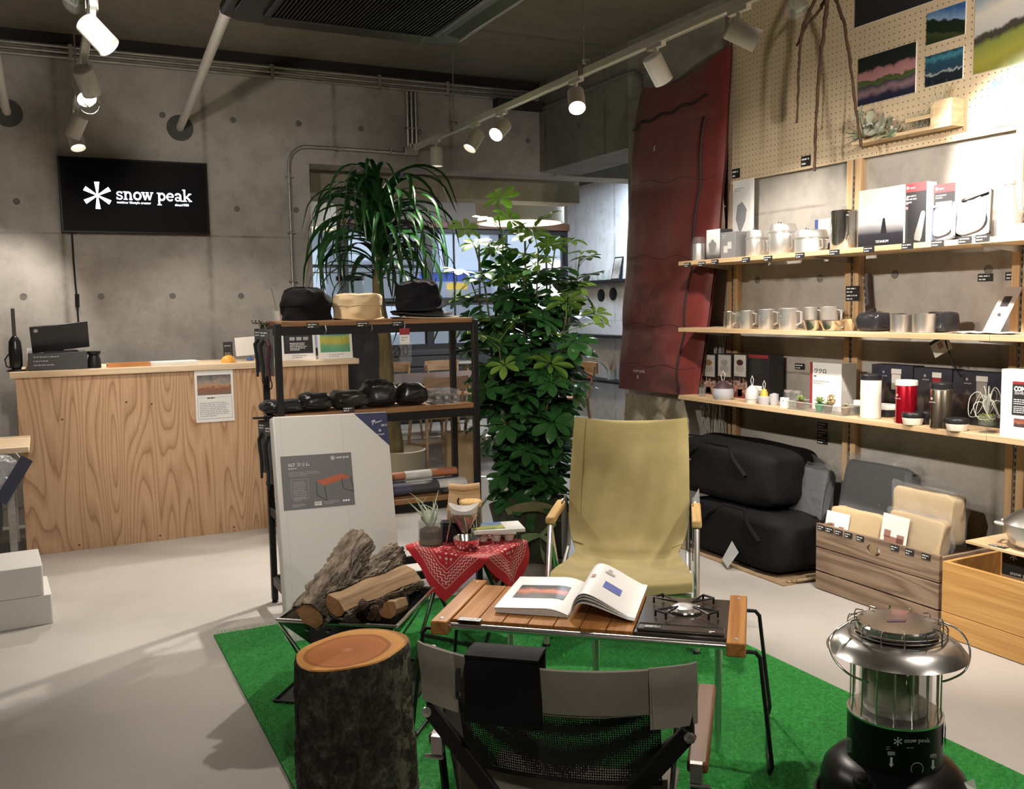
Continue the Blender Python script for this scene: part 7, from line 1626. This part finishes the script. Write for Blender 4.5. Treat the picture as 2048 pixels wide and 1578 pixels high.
# ============================================================ big plants
def leafmat(name, c1, c2, rough=.32):
    m = mat(name, c1, rough, spec=.5, noise=(3.5, .3, (1, 1, 1), c2)); N, L, b = nodes(m)
    b.inputs['Transmission Weight'].default_value = 0.; return m
SCH = leafmat('schefflera_green', (.045, .155, .038), (.018, .07, .02), .30); SCHY = leafmat('schefflera_young', (.24, .40, .07), (.12, .25, .045), .38)
STEM = mat('green_brown_stem', (.13, .12, .06), .7)
def palm_leaf(seed, m, n=8, ll=.135):
    """one palmate leaf: stalk along +Y, leaflets spread like an umbrella at its tip"""
    r_ = random.Random(seed); b = B(); pl = r_.uniform(.09, .15); tip = Vector((0, pl, .035))
    b.tube([(0, 0, 0), (0, pl * .5, .022), tip], [.0030, .0022, .0018], 5)
    for k in range(n):
        a = 2 * math.pi * (k + .5) / n + r_.uniform(-.15, .15); l = ll * r_.uniform(.8, 1.1) * (1 if abs(math.cos(a - math.pi / 2)) < .9 or math.sin(a) > 0 else .7); w_ = l * .40
        dr = r_.uniform(.05, .35); d = Vector((math.cos(a), math.sin(a), 0)); s = Vector((-d.y, d.x, 0))
        def f(u, v, l=l, w_=w_, d=d, s=s, dr=dr):
            ww = w_ * (math.sin(math.pi * min(1, (u * .95 + .03)) ** 1.35)) ** .75 * .5; x = (v - .5) * 2
            return tip + d * (.008 + l * u) * (1 - .12 * u * u) + s * ww * x + Vector((0, 0, .012 * u - dr * l * u * u + .22 * ww * abs(x)))
        b.grid(f, 7, 4)
    return b.mesh('leaf', m, 60)
LV = [palm_leaf(i, SCH) for i in range(5)]; LVY = [palm_leaf(20 + i, SCHY, 7, .11) for i in range(2)]
pc = Vector((2.37, 4.57, 0)); sf = thing('umbrella_plant', 'tall leafy umbrella plant with glossy dark palmate leaves beside the khaki chair', 'plant', pc); r_ = random.Random(11)
def sxy(px, z): return P(px, 0, y=4.57)                        # unused guard
RW = ROT @ Vector((1, 0, 0)); RW = Vector((RW.x, RW.y, 0)).normalized(); FW2 = Vector((-RW.y, RW.x, 0))
stems = [(-.06, 0, -.27, -.05, 1.80), (.02, .05, -.14, .04, 1.96), (.0, .02, .0, .06, 1.88), (.04, .06, .16, .10, 1.80), (.05, -.04, .06, -.08, 1.78), (.0, -.05, -.02, -.12, 1.62), (.08, .03, .30, .02, 1.74), (-.03, .05, -.30, .10, 1.62), (.05, 0, .22, -.12, 1.45), (-.02, -.03, -.16, -.16, 1.30), (.03, .02, .12, -.18, 1.05)]
nl = 0
for si, (bx_, by_, tx_, ty_, h_) in enumerate(stems):
    path = []
    for k in range(9):
        s = k / 8; q = RW * (bx_ + (tx_ - bx_) * s ** 1.3) + FW2 * (by_ + (ty_ - by_) * s ** 1.3); path.append(Vector((q.x + .012 * math.sin(k * 2 + si), q.y + .012 * math.cos(k * 1.7 + si), .22 + (h_ - .30) * s)))
    B().tube(path, [.009 - .0006 * k for k in range(9)], 6).build('stem', STEM, sf, 60)
    n = 20 + int(h_ * 4.5)
    for i in range(n):
        s = (i + .6) / n; s = .05 + .95 * s ** .85; k = s * 8; j = min(int(k), 7); p = path[j].lerp(path[j + 1], k - j)
        top = s > .93; a = i * 2.4 + si; sc_ = r_.uniform(.8, 1.25)
        tl = r_.uniform(-.95, .25) if not top else r_.uniform(.0, .8)
        me = r_.choice(LVY) if (top or s > .8 and r_.random() < .3) else r_.choice(LV)
        inst('leaf', me, sf, p, (tl, r_.uniform(-.2, .2), a), (sc_,) * 3); nl += 1
B().lathe([(0, .0), (.14, 0), (.15, .02), (.17, .30), (.16, .30), (.14, .27), (0, .26)], 28).build('pot', mat('olive_pot', (.08, .085, .05), .8), sf)
KHC = mat('khaki_wrap', (.36, .29, .17), .85, noise=(9, .3), bump=(8, .6, .02)); OLV = mat('olive_sack', (.045, .047, .028), .8, bump=(7, .7, .03))
def sack(u, v):
    a = 2 * math.pi * v; z = .33 * u; r = .20 + .03 * math.sin(3 * a + 5 * u) * u + .02 * math.sin(7 * a) - .05 * (u - .4) ** 2; return (r * math.cos(a), r * math.sin(a), z + .03 * math.sin(4 * a) * u)
B().grid(sack, 10, 48, .004).build('sack', OLV, sf, 60)
B().grid(lambda u, v: ((.20 + .05 * u + .015 * math.sin(9 * v)) * math.cos(-2.6 + 2.3 * v), (.20 + .05 * u + .015 * math.sin(7 * v)) * math.sin(-2.6 + 2.3 * v), .25 + .06 * u + .05 * math.sin(v * 6)), 4, 20, .003).build('wrap_fold', KHC, sf, 60)
GRB = mat('pale_green_ribbon', (.22, .33, .17), .6)
rb = Vector((-.06, -.235, .17)); 
for q in (((0, 0, 0), (-.09, -.03, .015), (-.13, -.03, -.01)), ((0, 0, 0), (.05, -.04, .05), (.075, -.04, .09)), ((0, 0, 0), (-.03, -.04, -.07), (.0, -.05, -.12)), ((0, 0, 0), (.04, -.03, -.03), (.07, -.03, -.06))):
    p0, p1, p2 = [Vector(x) + rb for x in q]; B().grid(lambda u, v: tuple(p0.lerp(p1, u).lerp(p1.lerp(p2, u), u) + Vector((.0, .0, (v - .5) * .05 * (.4 + u)))), 6, 2, .001).build('ribbon', GRB, sf)

# palm-like dracaena
DRA = leafmat('dracaena_green', (.022, .085, .022), (.010, .040, .012), .22)
def strap(seed):
    r_ = random.Random(seed); L_ = r_.uniform(.66, .92); lift = r_.uniform(.35, 1.35); b = B(); pts = []; p = Vector((0, 0, 0)); ang = lift; n = 14
    for k in range(n + 1):
        pts.append(p.copy()); st = L_ / n; p += Vector((math.cos(ang) * st, 0, math.sin(ang) * st)); ang -= (2.45 + lift) / n * (.58 + .95 * k / n) * r_.uniform(.85, 1.15); ang = max(ang, -1.52)
    tw = r_.uniform(-.9, .9)
    def f(u, v):
        k = u * n; i = min(int(k), n - 1); q = pts[i].lerp(pts[i + 1], k - i); t_ = (pts[i + 1] - pts[i]).normalized(); w_ = .029 * (1 - u) ** .6 * (.45 + .55 * min(1, u * 4)) + .0005; x = (v - .5) * 2
        a = tw * u; s = Vector((0, 1, 0)); nn = t_.cross(s); return q + (s * math.cos(a) + nn * math.sin(a)) * w_ * x + nn * (.35 * w_ * abs(x))
    b.grid(f, n * 2, 3); return b.mesh('leaf', DRA, 60)
STR = [strap(i) for i in range(9)]
db = Vector((2.16, 6.12, 0)); dr = thing('dracaena_tree', 'tall dracaena with a bare trunk and long drooping strap leaves in a beige pot', 'plant', db)
TRK = mat('ridged_trunk', (.20, .155, .07), .85, noise=(20, .4, (1, 1, .2), (.10, .075, .035)), bump=(30, .8, .01))
tt = P(757, 560, y=6.12) - db; ctop = P(760, 452, y=6.12) - db; tb0 = Vector((-.035, 0, .36))
tp = [tb0.lerp(tt, k / 12) + Vector((.008 * math.sin(k), 0, 0)) for k in range(13)] + [tt.lerp(ctop, k / 5) for k in range(1, 6)]
B().tube(tp, [(.064 - .0024 * min(k, 12) if k < 13 else .034 - .004 * (k - 12)) * (1 + .05 * math.sin(k * 2.3)) for k in range(len(tp))], 14).build('trunk', TRK, dr, 60)
r_ = random.Random(21)
for i in range(150):
    s = r_.random() ** .8; p = tt.lerp(ctop + Vector((0, 0, .12)), s) + Vector((0, 0, -.02)); a = i * 2.39996
    inst('leaf', r_.choice(STR), dr, p, (r_.uniform(-.25, .25), -(s - .55) * .9 + r_.uniform(-.15, .15), a), (r_.uniform(.75, 1.05),) * 3)
B().lathe([(0, .012), (.13, .012), (.145, .02), (.178, .385), (.182, .41), (.172, .415), (.160, .385), (.13, .36), (0, .36)], 40).build('pot', mat('beige_pot', (.38, .345, .25), .6), dr); B().lathe([(0, 0), (.19, 0), (.205, .03), (.198, .03), (.185, .012), (0, .012)], 40).build('saucer', mat('beige_pot', (.4, .4, .3)), dr); B().lathe([(.165, .365), (0, .372)], 30).build('soil', SOIL, dr)

# dried plants on the pegboard ledge
def ledge_pt(px, dx=-.045): q = P(px, 255, x=pbx + dx); return Vector((pbx + dx, q.y, lgz))
tuft('dry_grass_tuft', 'tuft of thin green grass at the right of the pegboard ledge', ledge_pt(1880), 26, .20, .12, GRN, 31, w=.0017)
tuft('dry_grass_tuft', 'short straw-coloured grass tuft behind the ledge end block', ledge_pt(1898, -.02) + Vector((0, 0, .108)), 14, .10, .04, mat('straw', (.42, .34, .18), .8), 32, w=.0014)
t = thing('eucalyptus_bunch', 'dried bunch of round grey-green leaves on the left of the pegboard ledge', 'plant', ledge_pt(1770)); r_ = random.Random(6); EUC = mat('eucalyptus_leaf', (.36, .37, .28), .7)
disc = B().grid(lambda u, v: (.03 * u * math.cos(6.283 * v), .03 * u * math.sin(6.283 * v), .010 * u * u), 3, 14, .0008).mesh('leaf', EUC)
for i in range(20):
    a = r_.uniform(-.07, .13); z = r_.uniform(.01, .14) if a > -.02 else r_.uniform(.0, .07); p = Vector((r_.uniform(-.06, .02), a, z)); 
    inst('leaf', disc, t, p, (r_.uniform(-1.2, 1.2), r_.uniform(.4, 1.8), r_.uniform(0, 6)), (r_.uniform(.6, 1.1),) * 3)
    if i % 3 == 0: B().tube([(0, 0, 0), p * .6, p], .0018, 5).build('twig', STEM, t)
for i in range(14): B().lathe([(.006 * math.cos(R(a_)), .006 * math.sin(R(a_))) for a_ in range(-90, 91, 30)], 8, (r_.uniform(-.06, -.02), r_.choice((-.09, .06)) + r_.uniform(-.025, .025), r_.uniform(.0, .05) + .02)).build('seed_pod', mat('silver_pod', (.55, .54, .50), .4), t)
def airplant(label, p, n, l_, m, seed, droop=1.0, name='air_plant', rot=None):
    t = thing(name, label, 'plant', p, rot=rot or (0, 0, 0)); r_ = random.Random(seed)
    for i in range(n):
        a = i * 2.4; l = l_ * r_.uniform(.7, 1.1); e = r_.uniform(.25, 1.2)
        pts = [Vector((math.cos(a) * l * s * math.cos(e) , math.sin(a) * l * s * math.cos(e), l * s * math.sin(e) - droop * l * .35 * s * s)) for s in (0, .25, .5, .75, 1)]
        B().tube(pts, [.004, .0036, .0028, .0018, .0005], 5).build('leaf', m, t, 60)
    return t
AIR = mat('air_plant_leaf', (.20, .27, .16), .6)
airplant('spiky air plant sticking out at the left of the pegboard ledge', ledge_pt(1740) + Vector((-.02, .02, .03)), 12, .13, mat('dark_air_plant', (.10, .15, .09), .6), 3, .3, rot=(R(-60), 0, 0))
airplant('pale green air plant hanging from the front of the pegboard ledge', ledge_pt(1795) + Vector((-.05, 0, -.012)), 16, .10, AIR, 5, 1.4)
t = thing('moss_tangle', 'wiry grey moss tangle along the middle of the pegboard ledge', 'moss', ledge_pt(1840)); f = B(); r_ = random.Random(2)
for i in range(160):
    p = Vector((r_.uniform(-.03, .02), r_.gauss(0, .07), r_.uniform(.0, .05))); q = p + Vector((r_.uniform(-.02, .02), r_.uniform(-.04, .04), r_.uniform(-.01, .05))); f.tube([p, p.lerp(q, .5) + Vector((r_.uniform(-.01, .01), 0, .015)), q], .0008, 3, cap=False)
f.build('strands', mat('grey_moss', (.24, .24, .19), .9), t, 0, kind='stuff')

# ============================================================ side stool with bandana and coffee things
sa = math.atan2(.164, .262); sc0 = Vector((1.53, 3.538, MAT_T)); ST = .395
so_ = thing('folding_stool', 'small folding stool table with a wooden top and dark bent legs', 'stool', sc0, sa)
B().box(-.158, .158, -.195, .195, ST - .016, ST).build('top', WOODA, so_, bevel=.005)
DG = mat('dark_green_tube', (.015, .025, .020), .4)
for y in (-.16, .16):
    B().tube([(-.13, y, ST - .02), (-.10, y, ST - .05), (.11, y, .012)], .008, 8).build('leg', DG, so_); B().tube([(.13, y, ST - .02), (.10, y, ST - .05), (-.11, y, .012)], .008, 8).build('leg', DG, so_)
for x in (-.11, .11): B().tube([(x, -.16, .012), (x, .16, .012)], .008, 8).build('foot_bar', DG, so_)
BAN = mat('red_bandana', (.42, .012, .02), .8); _n, _l, _b = nodes(BAN); _uv = _n.new('ShaderNodeUVMap'); _uv.uv_map = 'uv'; _s = _n.new('ShaderNodeSeparateXYZ'); _l.new(_uv.outputs[0], _s.inputs[0])
def _edge(o): return math_node(_n, _l, 'ABSOLUTE', math_node(_n, _l, 'SUBTRACT', o, .5))
_ea, _eb = _edge(_s.outputs[0]), _edge(_s.outputs[1]); _m = math_node(_n, _l, 'MAXIMUM', _ea, _eb); _mi = math_node(_n, _l, 'MINIMUM', _ea, _eb)
_zig = math_node(_n, _l, 'ABSOLUTE', math_node(_n, _l, 'SUBTRACT', math_node(_n, _l, 'FRACT', math_node(_n, _l, 'MULTIPLY', _mi, 26)), .5))
_z2 = math_node(_n, _l, 'FRACT', math_node(_n, _l, 'ADD', math_node(_n, _l, 'MULTIPLY', _m, 40), math_node(_n, _l, 'MULTIPLY', _zig, 1.2)))
_zb = ramp(_n, _l, _z2, [(.30, (1, 1, 1)), (.36, (0, 0, 0))]); _win = ramp(_n, _l, _m, [(.335, (0, 0, 0)), (.34, (1, 1, 1)), (.41, (1, 1, 1)), (.415, (0, 0, 0))], 'CONSTANT')
_ln = ramp(_n, _l, _m, [(.320, (0, 0, 0)), (.322, (1, 1, 1)), (.328, (0, 0, 0)), (.422, (1, 1, 1)), (.428, (0, 0, 0))], 'CONSTANT')
_vo = _n.new('ShaderNodeTexVoronoi'); _vo.inputs['Scale'].default_value = 24; _vo.inputs['Randomness'].default_value = .3; _l.new(mapping(_n, _l, _uv.outputs[0], (1, 1, 1), (0, 0, 0), (0, 0, .785)), _vo.inputs['Vector'])
_dt = ramp(_n, _l, _vo.outputs['Distance'], [(.25, (1, 1, 1)), (.32, (0, 0, 0))]); _cw = ramp(_n, _l, _m, [(.10, (0, 0, 0)), (.14, (1, 1, 1)), (.29, (1, 1, 1)), (.31, (0, 0, 0))])
_tot = mix(_n, _l, 1., mix(_n, _l, 1., mix(_n, _l, 1., _zb, _win, 'MULTIPLY'), _ln, 'ADD'), mix(_n, _l, 1., _dt, _cw, 'MULTIPLY'), 'ADD')
_l.new(mix(_n, _l, _tot, (.42, .012, .02), (.68, .50, .48)), _b.inputs['Base Color'])
bd = thing('bandana', 'red patterned bandana draped cornerwise over the small stool', 'bandana', sc0, sa)
NB = 56; SB = .54
def ban(u, v):
    s = (u - .5) * SB; t_ = (v - .5) * SB; c_, q_ = math.cos(R(45)), math.sin(R(45)); a = s * c_ - t_ * q_ + .015; b = s * q_ + t_ * c_ - .02
    oa = max(0, abs(a) - .162); ob = max(0, abs(b) - .199); o = math.hypot(oa, ob)
    a2 = math.copysign(min(abs(a), .162) + .16 * oa + .004, a) + .008 * math.sin(b * 40) * min(1, oa * 12) * (1 if a > 0 else -1); b2 = math.copysign(min(abs(b), .199) + .16 * ob + .004, b) + .010 * math.sin(a * 38) * min(1, ob * 12)
    return (a2, b2, ST + .0035 + .0015 * math.sin(a * 60) * math.sin(b * 50) - o * .96)
_me = B().grid(ban, NB, NB).mesh('cloth', BAN, 60); _uvl = _me.uv_layers.new(name='uv'); W1 = NB + 1
for lp in _me.loops: _uvl.data[lp.index].uv = (lp.vertex_index // W1 / NB, lp.vertex_index % W1 / NB)
inst('cloth', _me, bd)
SZ0 = MAT_T + ST + .005
def sp_(px, py): p = P(px, py, z=SZ0); return Vector((p.x, p.y, SZ0))
p = sp_(862, 1088); t = thing('terrarium_glass', 'glass tumbler of moss and soil with a pale spiky air plant on the stool', 'terrarium', p)
B().lathe([(0, 0), (.050, 0), (.0525, .004), (.0525, .10), (.050, .10), (.0495, .006), (0, .006)], 32).build('glass', GL2, t); B().lathe([(0, .007), (.048, .007), (.048, .028), (0, .032)], 28).build('moss', mat('moss', (.1, .1, .1)), t); B().lathe([(.0475, .027), (.047, .062), (.03, .072), (0, .075)], 28).build('bark_chips', mat('red_bark', (.13, .045, .025), .95, noise=(60, .6), bump=(80, 1, .03)), t)
r_ = random.Random(3); AIRP = mat('silver_air_plant', (.42, .47, .38), .6)
for i in range(15):
    a = i * 2.4; l = r_.uniform(.09, .19); e = r_.uniform(.7, 1.4); c_ = r_.uniform(.4, 1.2)
    pts = [Vector((math.cos(a + c_ * s * s) * l * s * math.cos(e), math.sin(a + c_ * s * s) * l * s * math.cos(e), .07 + l * s * math.sin(e) - (.25 * l * s * s if i % 3 == 0 else 0))) for s in (0, .2, .45, .7, .88, 1)]
    B().tube(pts, [.0065, .006, .0048, .003, .0018, .0006], 6).build('leaf', AIRP, t, 60)
p = sp_(934, 1096); t = thing('sierra_cup', 'steel camping cup with a wire handle on the red bandana', 'cup', p, R(-30)); B().lathe([(0, 0), (.042, 0), (.046, .004), (.058, .043), (.061, .045), (.057, .043), (.043, .006), (0, .004)], 36).build('cup', CHROME, t)
B().tube([(.056, .012, .043), (.10, .010, .043), (.105, 0, .040), (.10, -.010, .043), (.056, -.012, .043)], .002, 6).build('wire_handle', CHROME, t); B().tube([(.10, 0, .043), (.11, 0, .02), (.10, 0, .008)], .002, 6).build('handle_hook', CHROME, t)
p = p + Vector((.010, .045, 0)); t = thing('coffee_dripper', 'white paper filter cone in a steel wire coffee drip stand', 'coffee dripper', p, R(-26))
B().lathe([(.012, .055), (.055, .125), (.056, .14)], 28).build('drip_cone', mat('rosy_steel', (.55, .38, .34), .25, .8), t); 
B().grid(lambda u, v: ((.050 + .012 * u) * math.cos(6.283 * v), (.050 + .012 * u) * .9 * math.sin(6.283 * v), .122 + .045 * u + .012 * math.cos(2 * 6.283 * v) * u), 4, 36, .0012).build('paper_filter', CARDW, t, 60)
for k in range(3):
    a = R(-90 + 120 * k + 20); B().tube([(.054 * math.cos(a - .3), .054 * math.sin(a - .3), .132), (.080 * math.cos(a), .080 * math.sin(a), .003), (.054 * math.cos(a + .3), .054 * math.sin(a + .3), .132)], .0018, 6).build('wire_leg', CHROME, t)
bp2 = P(915, 1046, z=SZ0); p = Vector((1.60, 3.70, SZ0)); 
t = thing('paper_bag', 'brown paper bag with a rolled top standing at the back of the stool', 'paper bag', p, R(-27)); KRA = mat('kraft_paper', (.48, .31, .16), .8, noise=(5, .15), bump=(12, .3, .01))
B().add([(-.075, -.045, 0), (.075, -.045, 0), (.075, .045, 0), (-.075, .045, 0), (-.066, -.012, .20), (.066, -.012, .20), (.066, .012, .20), (-.066, .012, .20), (-.075, -.046, .11), (.075, -.046, .11)], [(0, 3, 2, 1), (0, 1, 9, 8), (8, 9, 5, 4), (1, 2, 6, 5, 9), (2, 3, 7, 6), (3, 0, 8, 4, 7), (4, 5, 6, 7)]).build('bag', KRA, t, 0)
B().tube([(-.068, -.008, .205), (0, -.012, .200), (.068, -.008, .207)], .016, 10).build('rolled_top', KRA, t)
p = Vector((1.585, 3.60, SZ0)); t = thing('lidded_jar', 'glass jar with a wooden lid standing behind the paper filter', 'jar', p, R(-27)); B().lathe([(0, 0), (.040, 0), (.043, .005), (.043, .135), (.040, .14)], 28).build('jar', GL2, t); B().lathe([(0, .006), (.040, .006), (.040, .11), (0, .112)], 24).build('coffee_beans', mat('coffee', (.05, .028, .016), .7, bump=(90, 1, .02)), t); B().lathe([(.040, .14), (.047, .142), (.048, .158), (.044, .163), (0, .164)], 32).build('lid', WOODA, t)
B().tube([(-.046, 0, .13), (-.056, -.005, .16), (-.05, -.005, .175)], .004, 6).build('clasp', BLACKM, t)
p = sp_(915, 1062) + Vector((-.03, -.02, 0)); t = thing('black_tin', 'small black square tin behind the camping cup on the stool', 'tin', Vector((1.50, 3.60, SZ0)), R(-27)); B().box(-.05, .05, -.03, .03, 0, .075).build('tin', BLACKM, t, bevel=.004); B().box(-.051, .051, -.031, .031, .075, .083).build('lid', BLACKM, t, bevel=.002)
p = Vector((1.668, 3.535, SZ0)); t = thing('egg_carton', 'pale moulded tray under the magazine at the right of the stool', 'tray', p, R(-22)); f = B()
PUL = mat('pale_pulp', (.66, .66, .60), .8); B().box(-.085, .085, -.06, .06, .03, .038).build('tray_top', PUL, t, bevel=.003)
for x in (-.055, 0, .055):
    for y in (-.03, .03): B().lathe([(0, 0), (.016, 0), (.027, .032)], 14, (x, y, 0)).build('cup', PUL, t)
t = thing('magazine', 'magazine with a blue and yellow cover lying on the pale tray on the stool', 'magazine', p + Vector((.01, .01, .0385)), R(-15)); B().box(-.11, .11, -.075, .075, 0, .012).build('pages', PAPER, t); B().box(-.11, .11, -.075, .075, .012, .013).build('cover', mat('pale_cover', (.62, .62, .60), .4), t); B().box(-.108, .03, -.05, .072, .013, .0136).build('cover_photo', picture('cover_print', [(0, (.10, .16, .05)), (.35, (.45, .45, .08)), (.6, (.20, .28, .30)), (1, (.03, .12, .45))], 1.0, 5, .4, 4., axis=1), t)
tags_card = B().add([(.165, -.12, ST - .06), (.18, -.06, ST - .05), (.175, -.07, ST - .21), (.163, -.10, ST - .22)], [(0, 1, 2, 3)]).build('hang_tag', mat('sage_tag', (.36, .38, .27), .6), so_, 0)

# ============================================================ cafe beyond the opening
CWD = wood('cafe_ash', (.38, .25, .14), (.28, .17, .09), 6, 0); CTT = wood('cafe_table_top', (.23, .145, .10), (.16, .10, .07), 5, 0, .07, .3)
t = thing('cafe_table', 'long brown wooden cafe table beyond the opening', 'table', (3.55, 8.35, 0)); B().box(-1.0, .95, -.55, .75, .68, .715).build('top', CTT, t, bevel=.005)
for x in (-.85, .8):
    for y in (-.45, .65): B().box(x - .03, x + .03, y - .03, y + .03, 0, .68).build('leg', CWD, t)
def cafe_chair(label, x, y, rz, grp='wooden cafe chairs'):
    t = thing('cafe_chair', label, 'chair', (x, y, 0), rz, grp); B().lathe([(0, .43), (.19, .43), (.205, .44), (.20, .46), (0, .455)], 28, sx=1, sy=.95).build('seat', CWD, t)
    for sx_ in (-1, 1):
        B().tube([(sx_ * .15, .15, .44), (sx_ * .19, .19, 0)], [.016, .013], 8).build('leg', CWD, t); B().tube([(sx_ * .15, -.15, .44), (sx_ * .18, -.20, 0)], [.016, .013], 8).build('leg', CWD, t)
        B().tube([(sx_ * .16, -.16, .44), (sx_ * .19, -.22, .76)], [.014, .012], 8).build('back_post', CWD, t); B().tube([(sx_ * .172, .172, .2), (sx_ * .168, -.178, .2)], .009, 6).build('stretcher', CWD, t)
    B().tube([(-.17, 0, .2), (.17, 0, .2)], .009, 6).build('stretcher', CWD, t)
    B().grid(lambda u, v: ((v - .5) * .42, -.23 - .05 * math.sin(math.pi * v) + .0 * u, .69 + .11 * u - .0 * v), 2, 14, .016).build('backrest', CWD, t); return t
cafe_chair('wooden cafe chair nearest the opening, its back to the room, seen under the rack', 3.02, 7.62, R(6)); cafe_chair('wooden cafe chair beside the nearest one, seen between the rack posts', 3.52, 7.58, R(-8))
cafe_chair('wooden cafe chair at the left end of the cafe table', 2.38, 8.4, R(-80)); cafe_chair('wooden cafe chair on the far side of the cafe table, left', 3.35, 9.45, R(178)); cafe_chair('wooden cafe chair on the far side of the cafe table, right', 3.95, 9.42, R(185)); cafe_chair('wooden cafe chair at the right end of the cafe table', 4.75, 8.3, R(95))
def cafe_stool(label, x, y):
    t = thing('cafe_stool', label, 'stool', (x, y, 0), group='cafe bar stools'); B().lathe([(0, .72), (.17, .72), (.18, .735), (.17, .75), (0, .745)], 24).build('seat', mat('grey_seat', (.30, .28, .25), .6), t)
    for k in range(4): a = k * 1.571 + .6; B().tube([(.11 * math.cos(a), .11 * math.sin(a), .72), (.19 * math.cos(a), .19 * math.sin(a), 0)], .014, 6).build('leg', CWD, t)
cafe_stool('grey-topped cafe stool by the window wall behind the table, left', 3.4, 10.15); cafe_stool('grey-topped cafe stool by the window wall behind the table, right', 4.35, 10.15)
p = P(905, 935, z=0); t = thing('paper_sack', 'tall brown paper sack standing on the floor behind the rack', 'paper bag', (2.72, 6.35, 0), R(-15)); B().add([(-.12, -.07, 0), (.12, -.07, 0), (.12, .07, 0), (-.12, .07, 0), (-.10, -.05, .47), (.10, -.05, .47), (.10, .05, .47), (-.10, .05, .47)], [(0, 3, 2, 1), (0, 1, 5, 4), (1, 2, 6, 5), (2, 3, 7, 6), (3, 0, 4, 7)]).build('bag', mat('light_kraft', (.42, .31, .17), .8, bump=(7, .5, .02)), t, 0)
B().tube([(-.04, -.055, .46), (-.03, -.06, .54), (.03, -.06, .54), (.04, -.055, .46)], .004, 6).build('handle', BLACKM, t)
# ledges on the pale cafe wall
for z, lab in ((1.675, 'black ledge high on the pale cafe wall carrying glasses'), (1.03, 'black ledge in the middle of the pale cafe wall'), (.50, 'black ledge low on the pale cafe wall carrying small ornaments')):
    t = thing('wall_ledge', lab, 'ledge', (XC, 9.0, z)); B().box(-.20, 0, -1.5, 1.35, -.03, 0).build('board', BLACKM, t)
for k in range(2):
    q = P(1203 + 24 * k, 591 - 3 * k, x=XC); o = B().lathe([(.075, 0), (.075, .012), (.06, .016), (0, .016)], 28).build('black_disc', BLACKM, loc=(XC, q.y, q.z), rot=(0, R(-90), 0)); tag(o, 'round black disc on the pale cafe wall, %s of two' % ('left', 'right')[k], 'disc', 'black discs on the cafe wall')
for i, (px, hh) in enumerate(((1172, .09), (1190, .11), (1200, .10), (1213, .12))):
    q = P(px, 556, x=XC - .1); t = thing('drinking_glass', 'clear drinking glass on the high black cafe ledge, %s from the left' % ('first', 'second', 'third', 'fourth')[i], 'glass', (XC - .1, q.y, 1.675), group='glasses on the cafe ledge'); B().lathe([(0, 0), (.035, 0), (.042, hh), (.039, hh), (.033, .006), (0, .006)], 18).build('glass', GL2, t)
q = P(1231, 545, x=XC - .06); t = thing('small_picture', 'small dark framed picture leaning on the high black cafe ledge', 'picture', (XC - .07, q.y, 1.6755), rot=(0, R(12), 0)); B().box(0, .012, -.09, .09, 0, .27).build('frame', BLACKM, t); B().box(-.001, 0, -.075, .075, .015, .255).build('print', picture('cafe_print', [(0, (.3, .28, .25)), (.5, (.12, .11, .1)), (1, (.4, .38, .35))], 1.2, 8), t)
q = P(1178, 735, x=XC - .1); t = thing('orange_pot', 'small orange pot on the low black cafe ledge', 'pot', (XC - .1, q.y, .50)); B().lathe([(0, 0), (.06, 0), (.075, .05), (.06, .09), (.05, .09)], 20).build('pot', mat('orange_glaze', (.60, .16, .05), .4), t); B().lathe([(.052, .088), (.03, .11), (0, .115)], 18).build('lid', mat('orange_glaze', (.6, .2, .1)), t)
tuft('ornament_grass', 'dry flower bundle on the low black cafe ledge beside the orange pot', (XC - .1, P(1222, 745, x=XC - .1).y, .50), 18, .35, .12, mat('rust_flower', (.25, .13, .06), .8), 12, glass=(.05, .12), w=.004)
t = thing('glass_canister', 'clear lidded dispenser behind the black cap, in the cafe', 'canister', (2.30, 7.62, 0)); 
B().box(-.2, .2, -.15, .15, 0, 1.28).build('cabinet', PANEL, t); B().lathe([(0, 1.281), (.11, 1.281), (.115, 1.29), (.115, 1.62), (.11, 1.63)], 28).build('jar', GL2, t); B().lathe([(.118, 1.625), (.118, 1.66), (0, 1.665)], 28).build('lid', BLACKM, t)
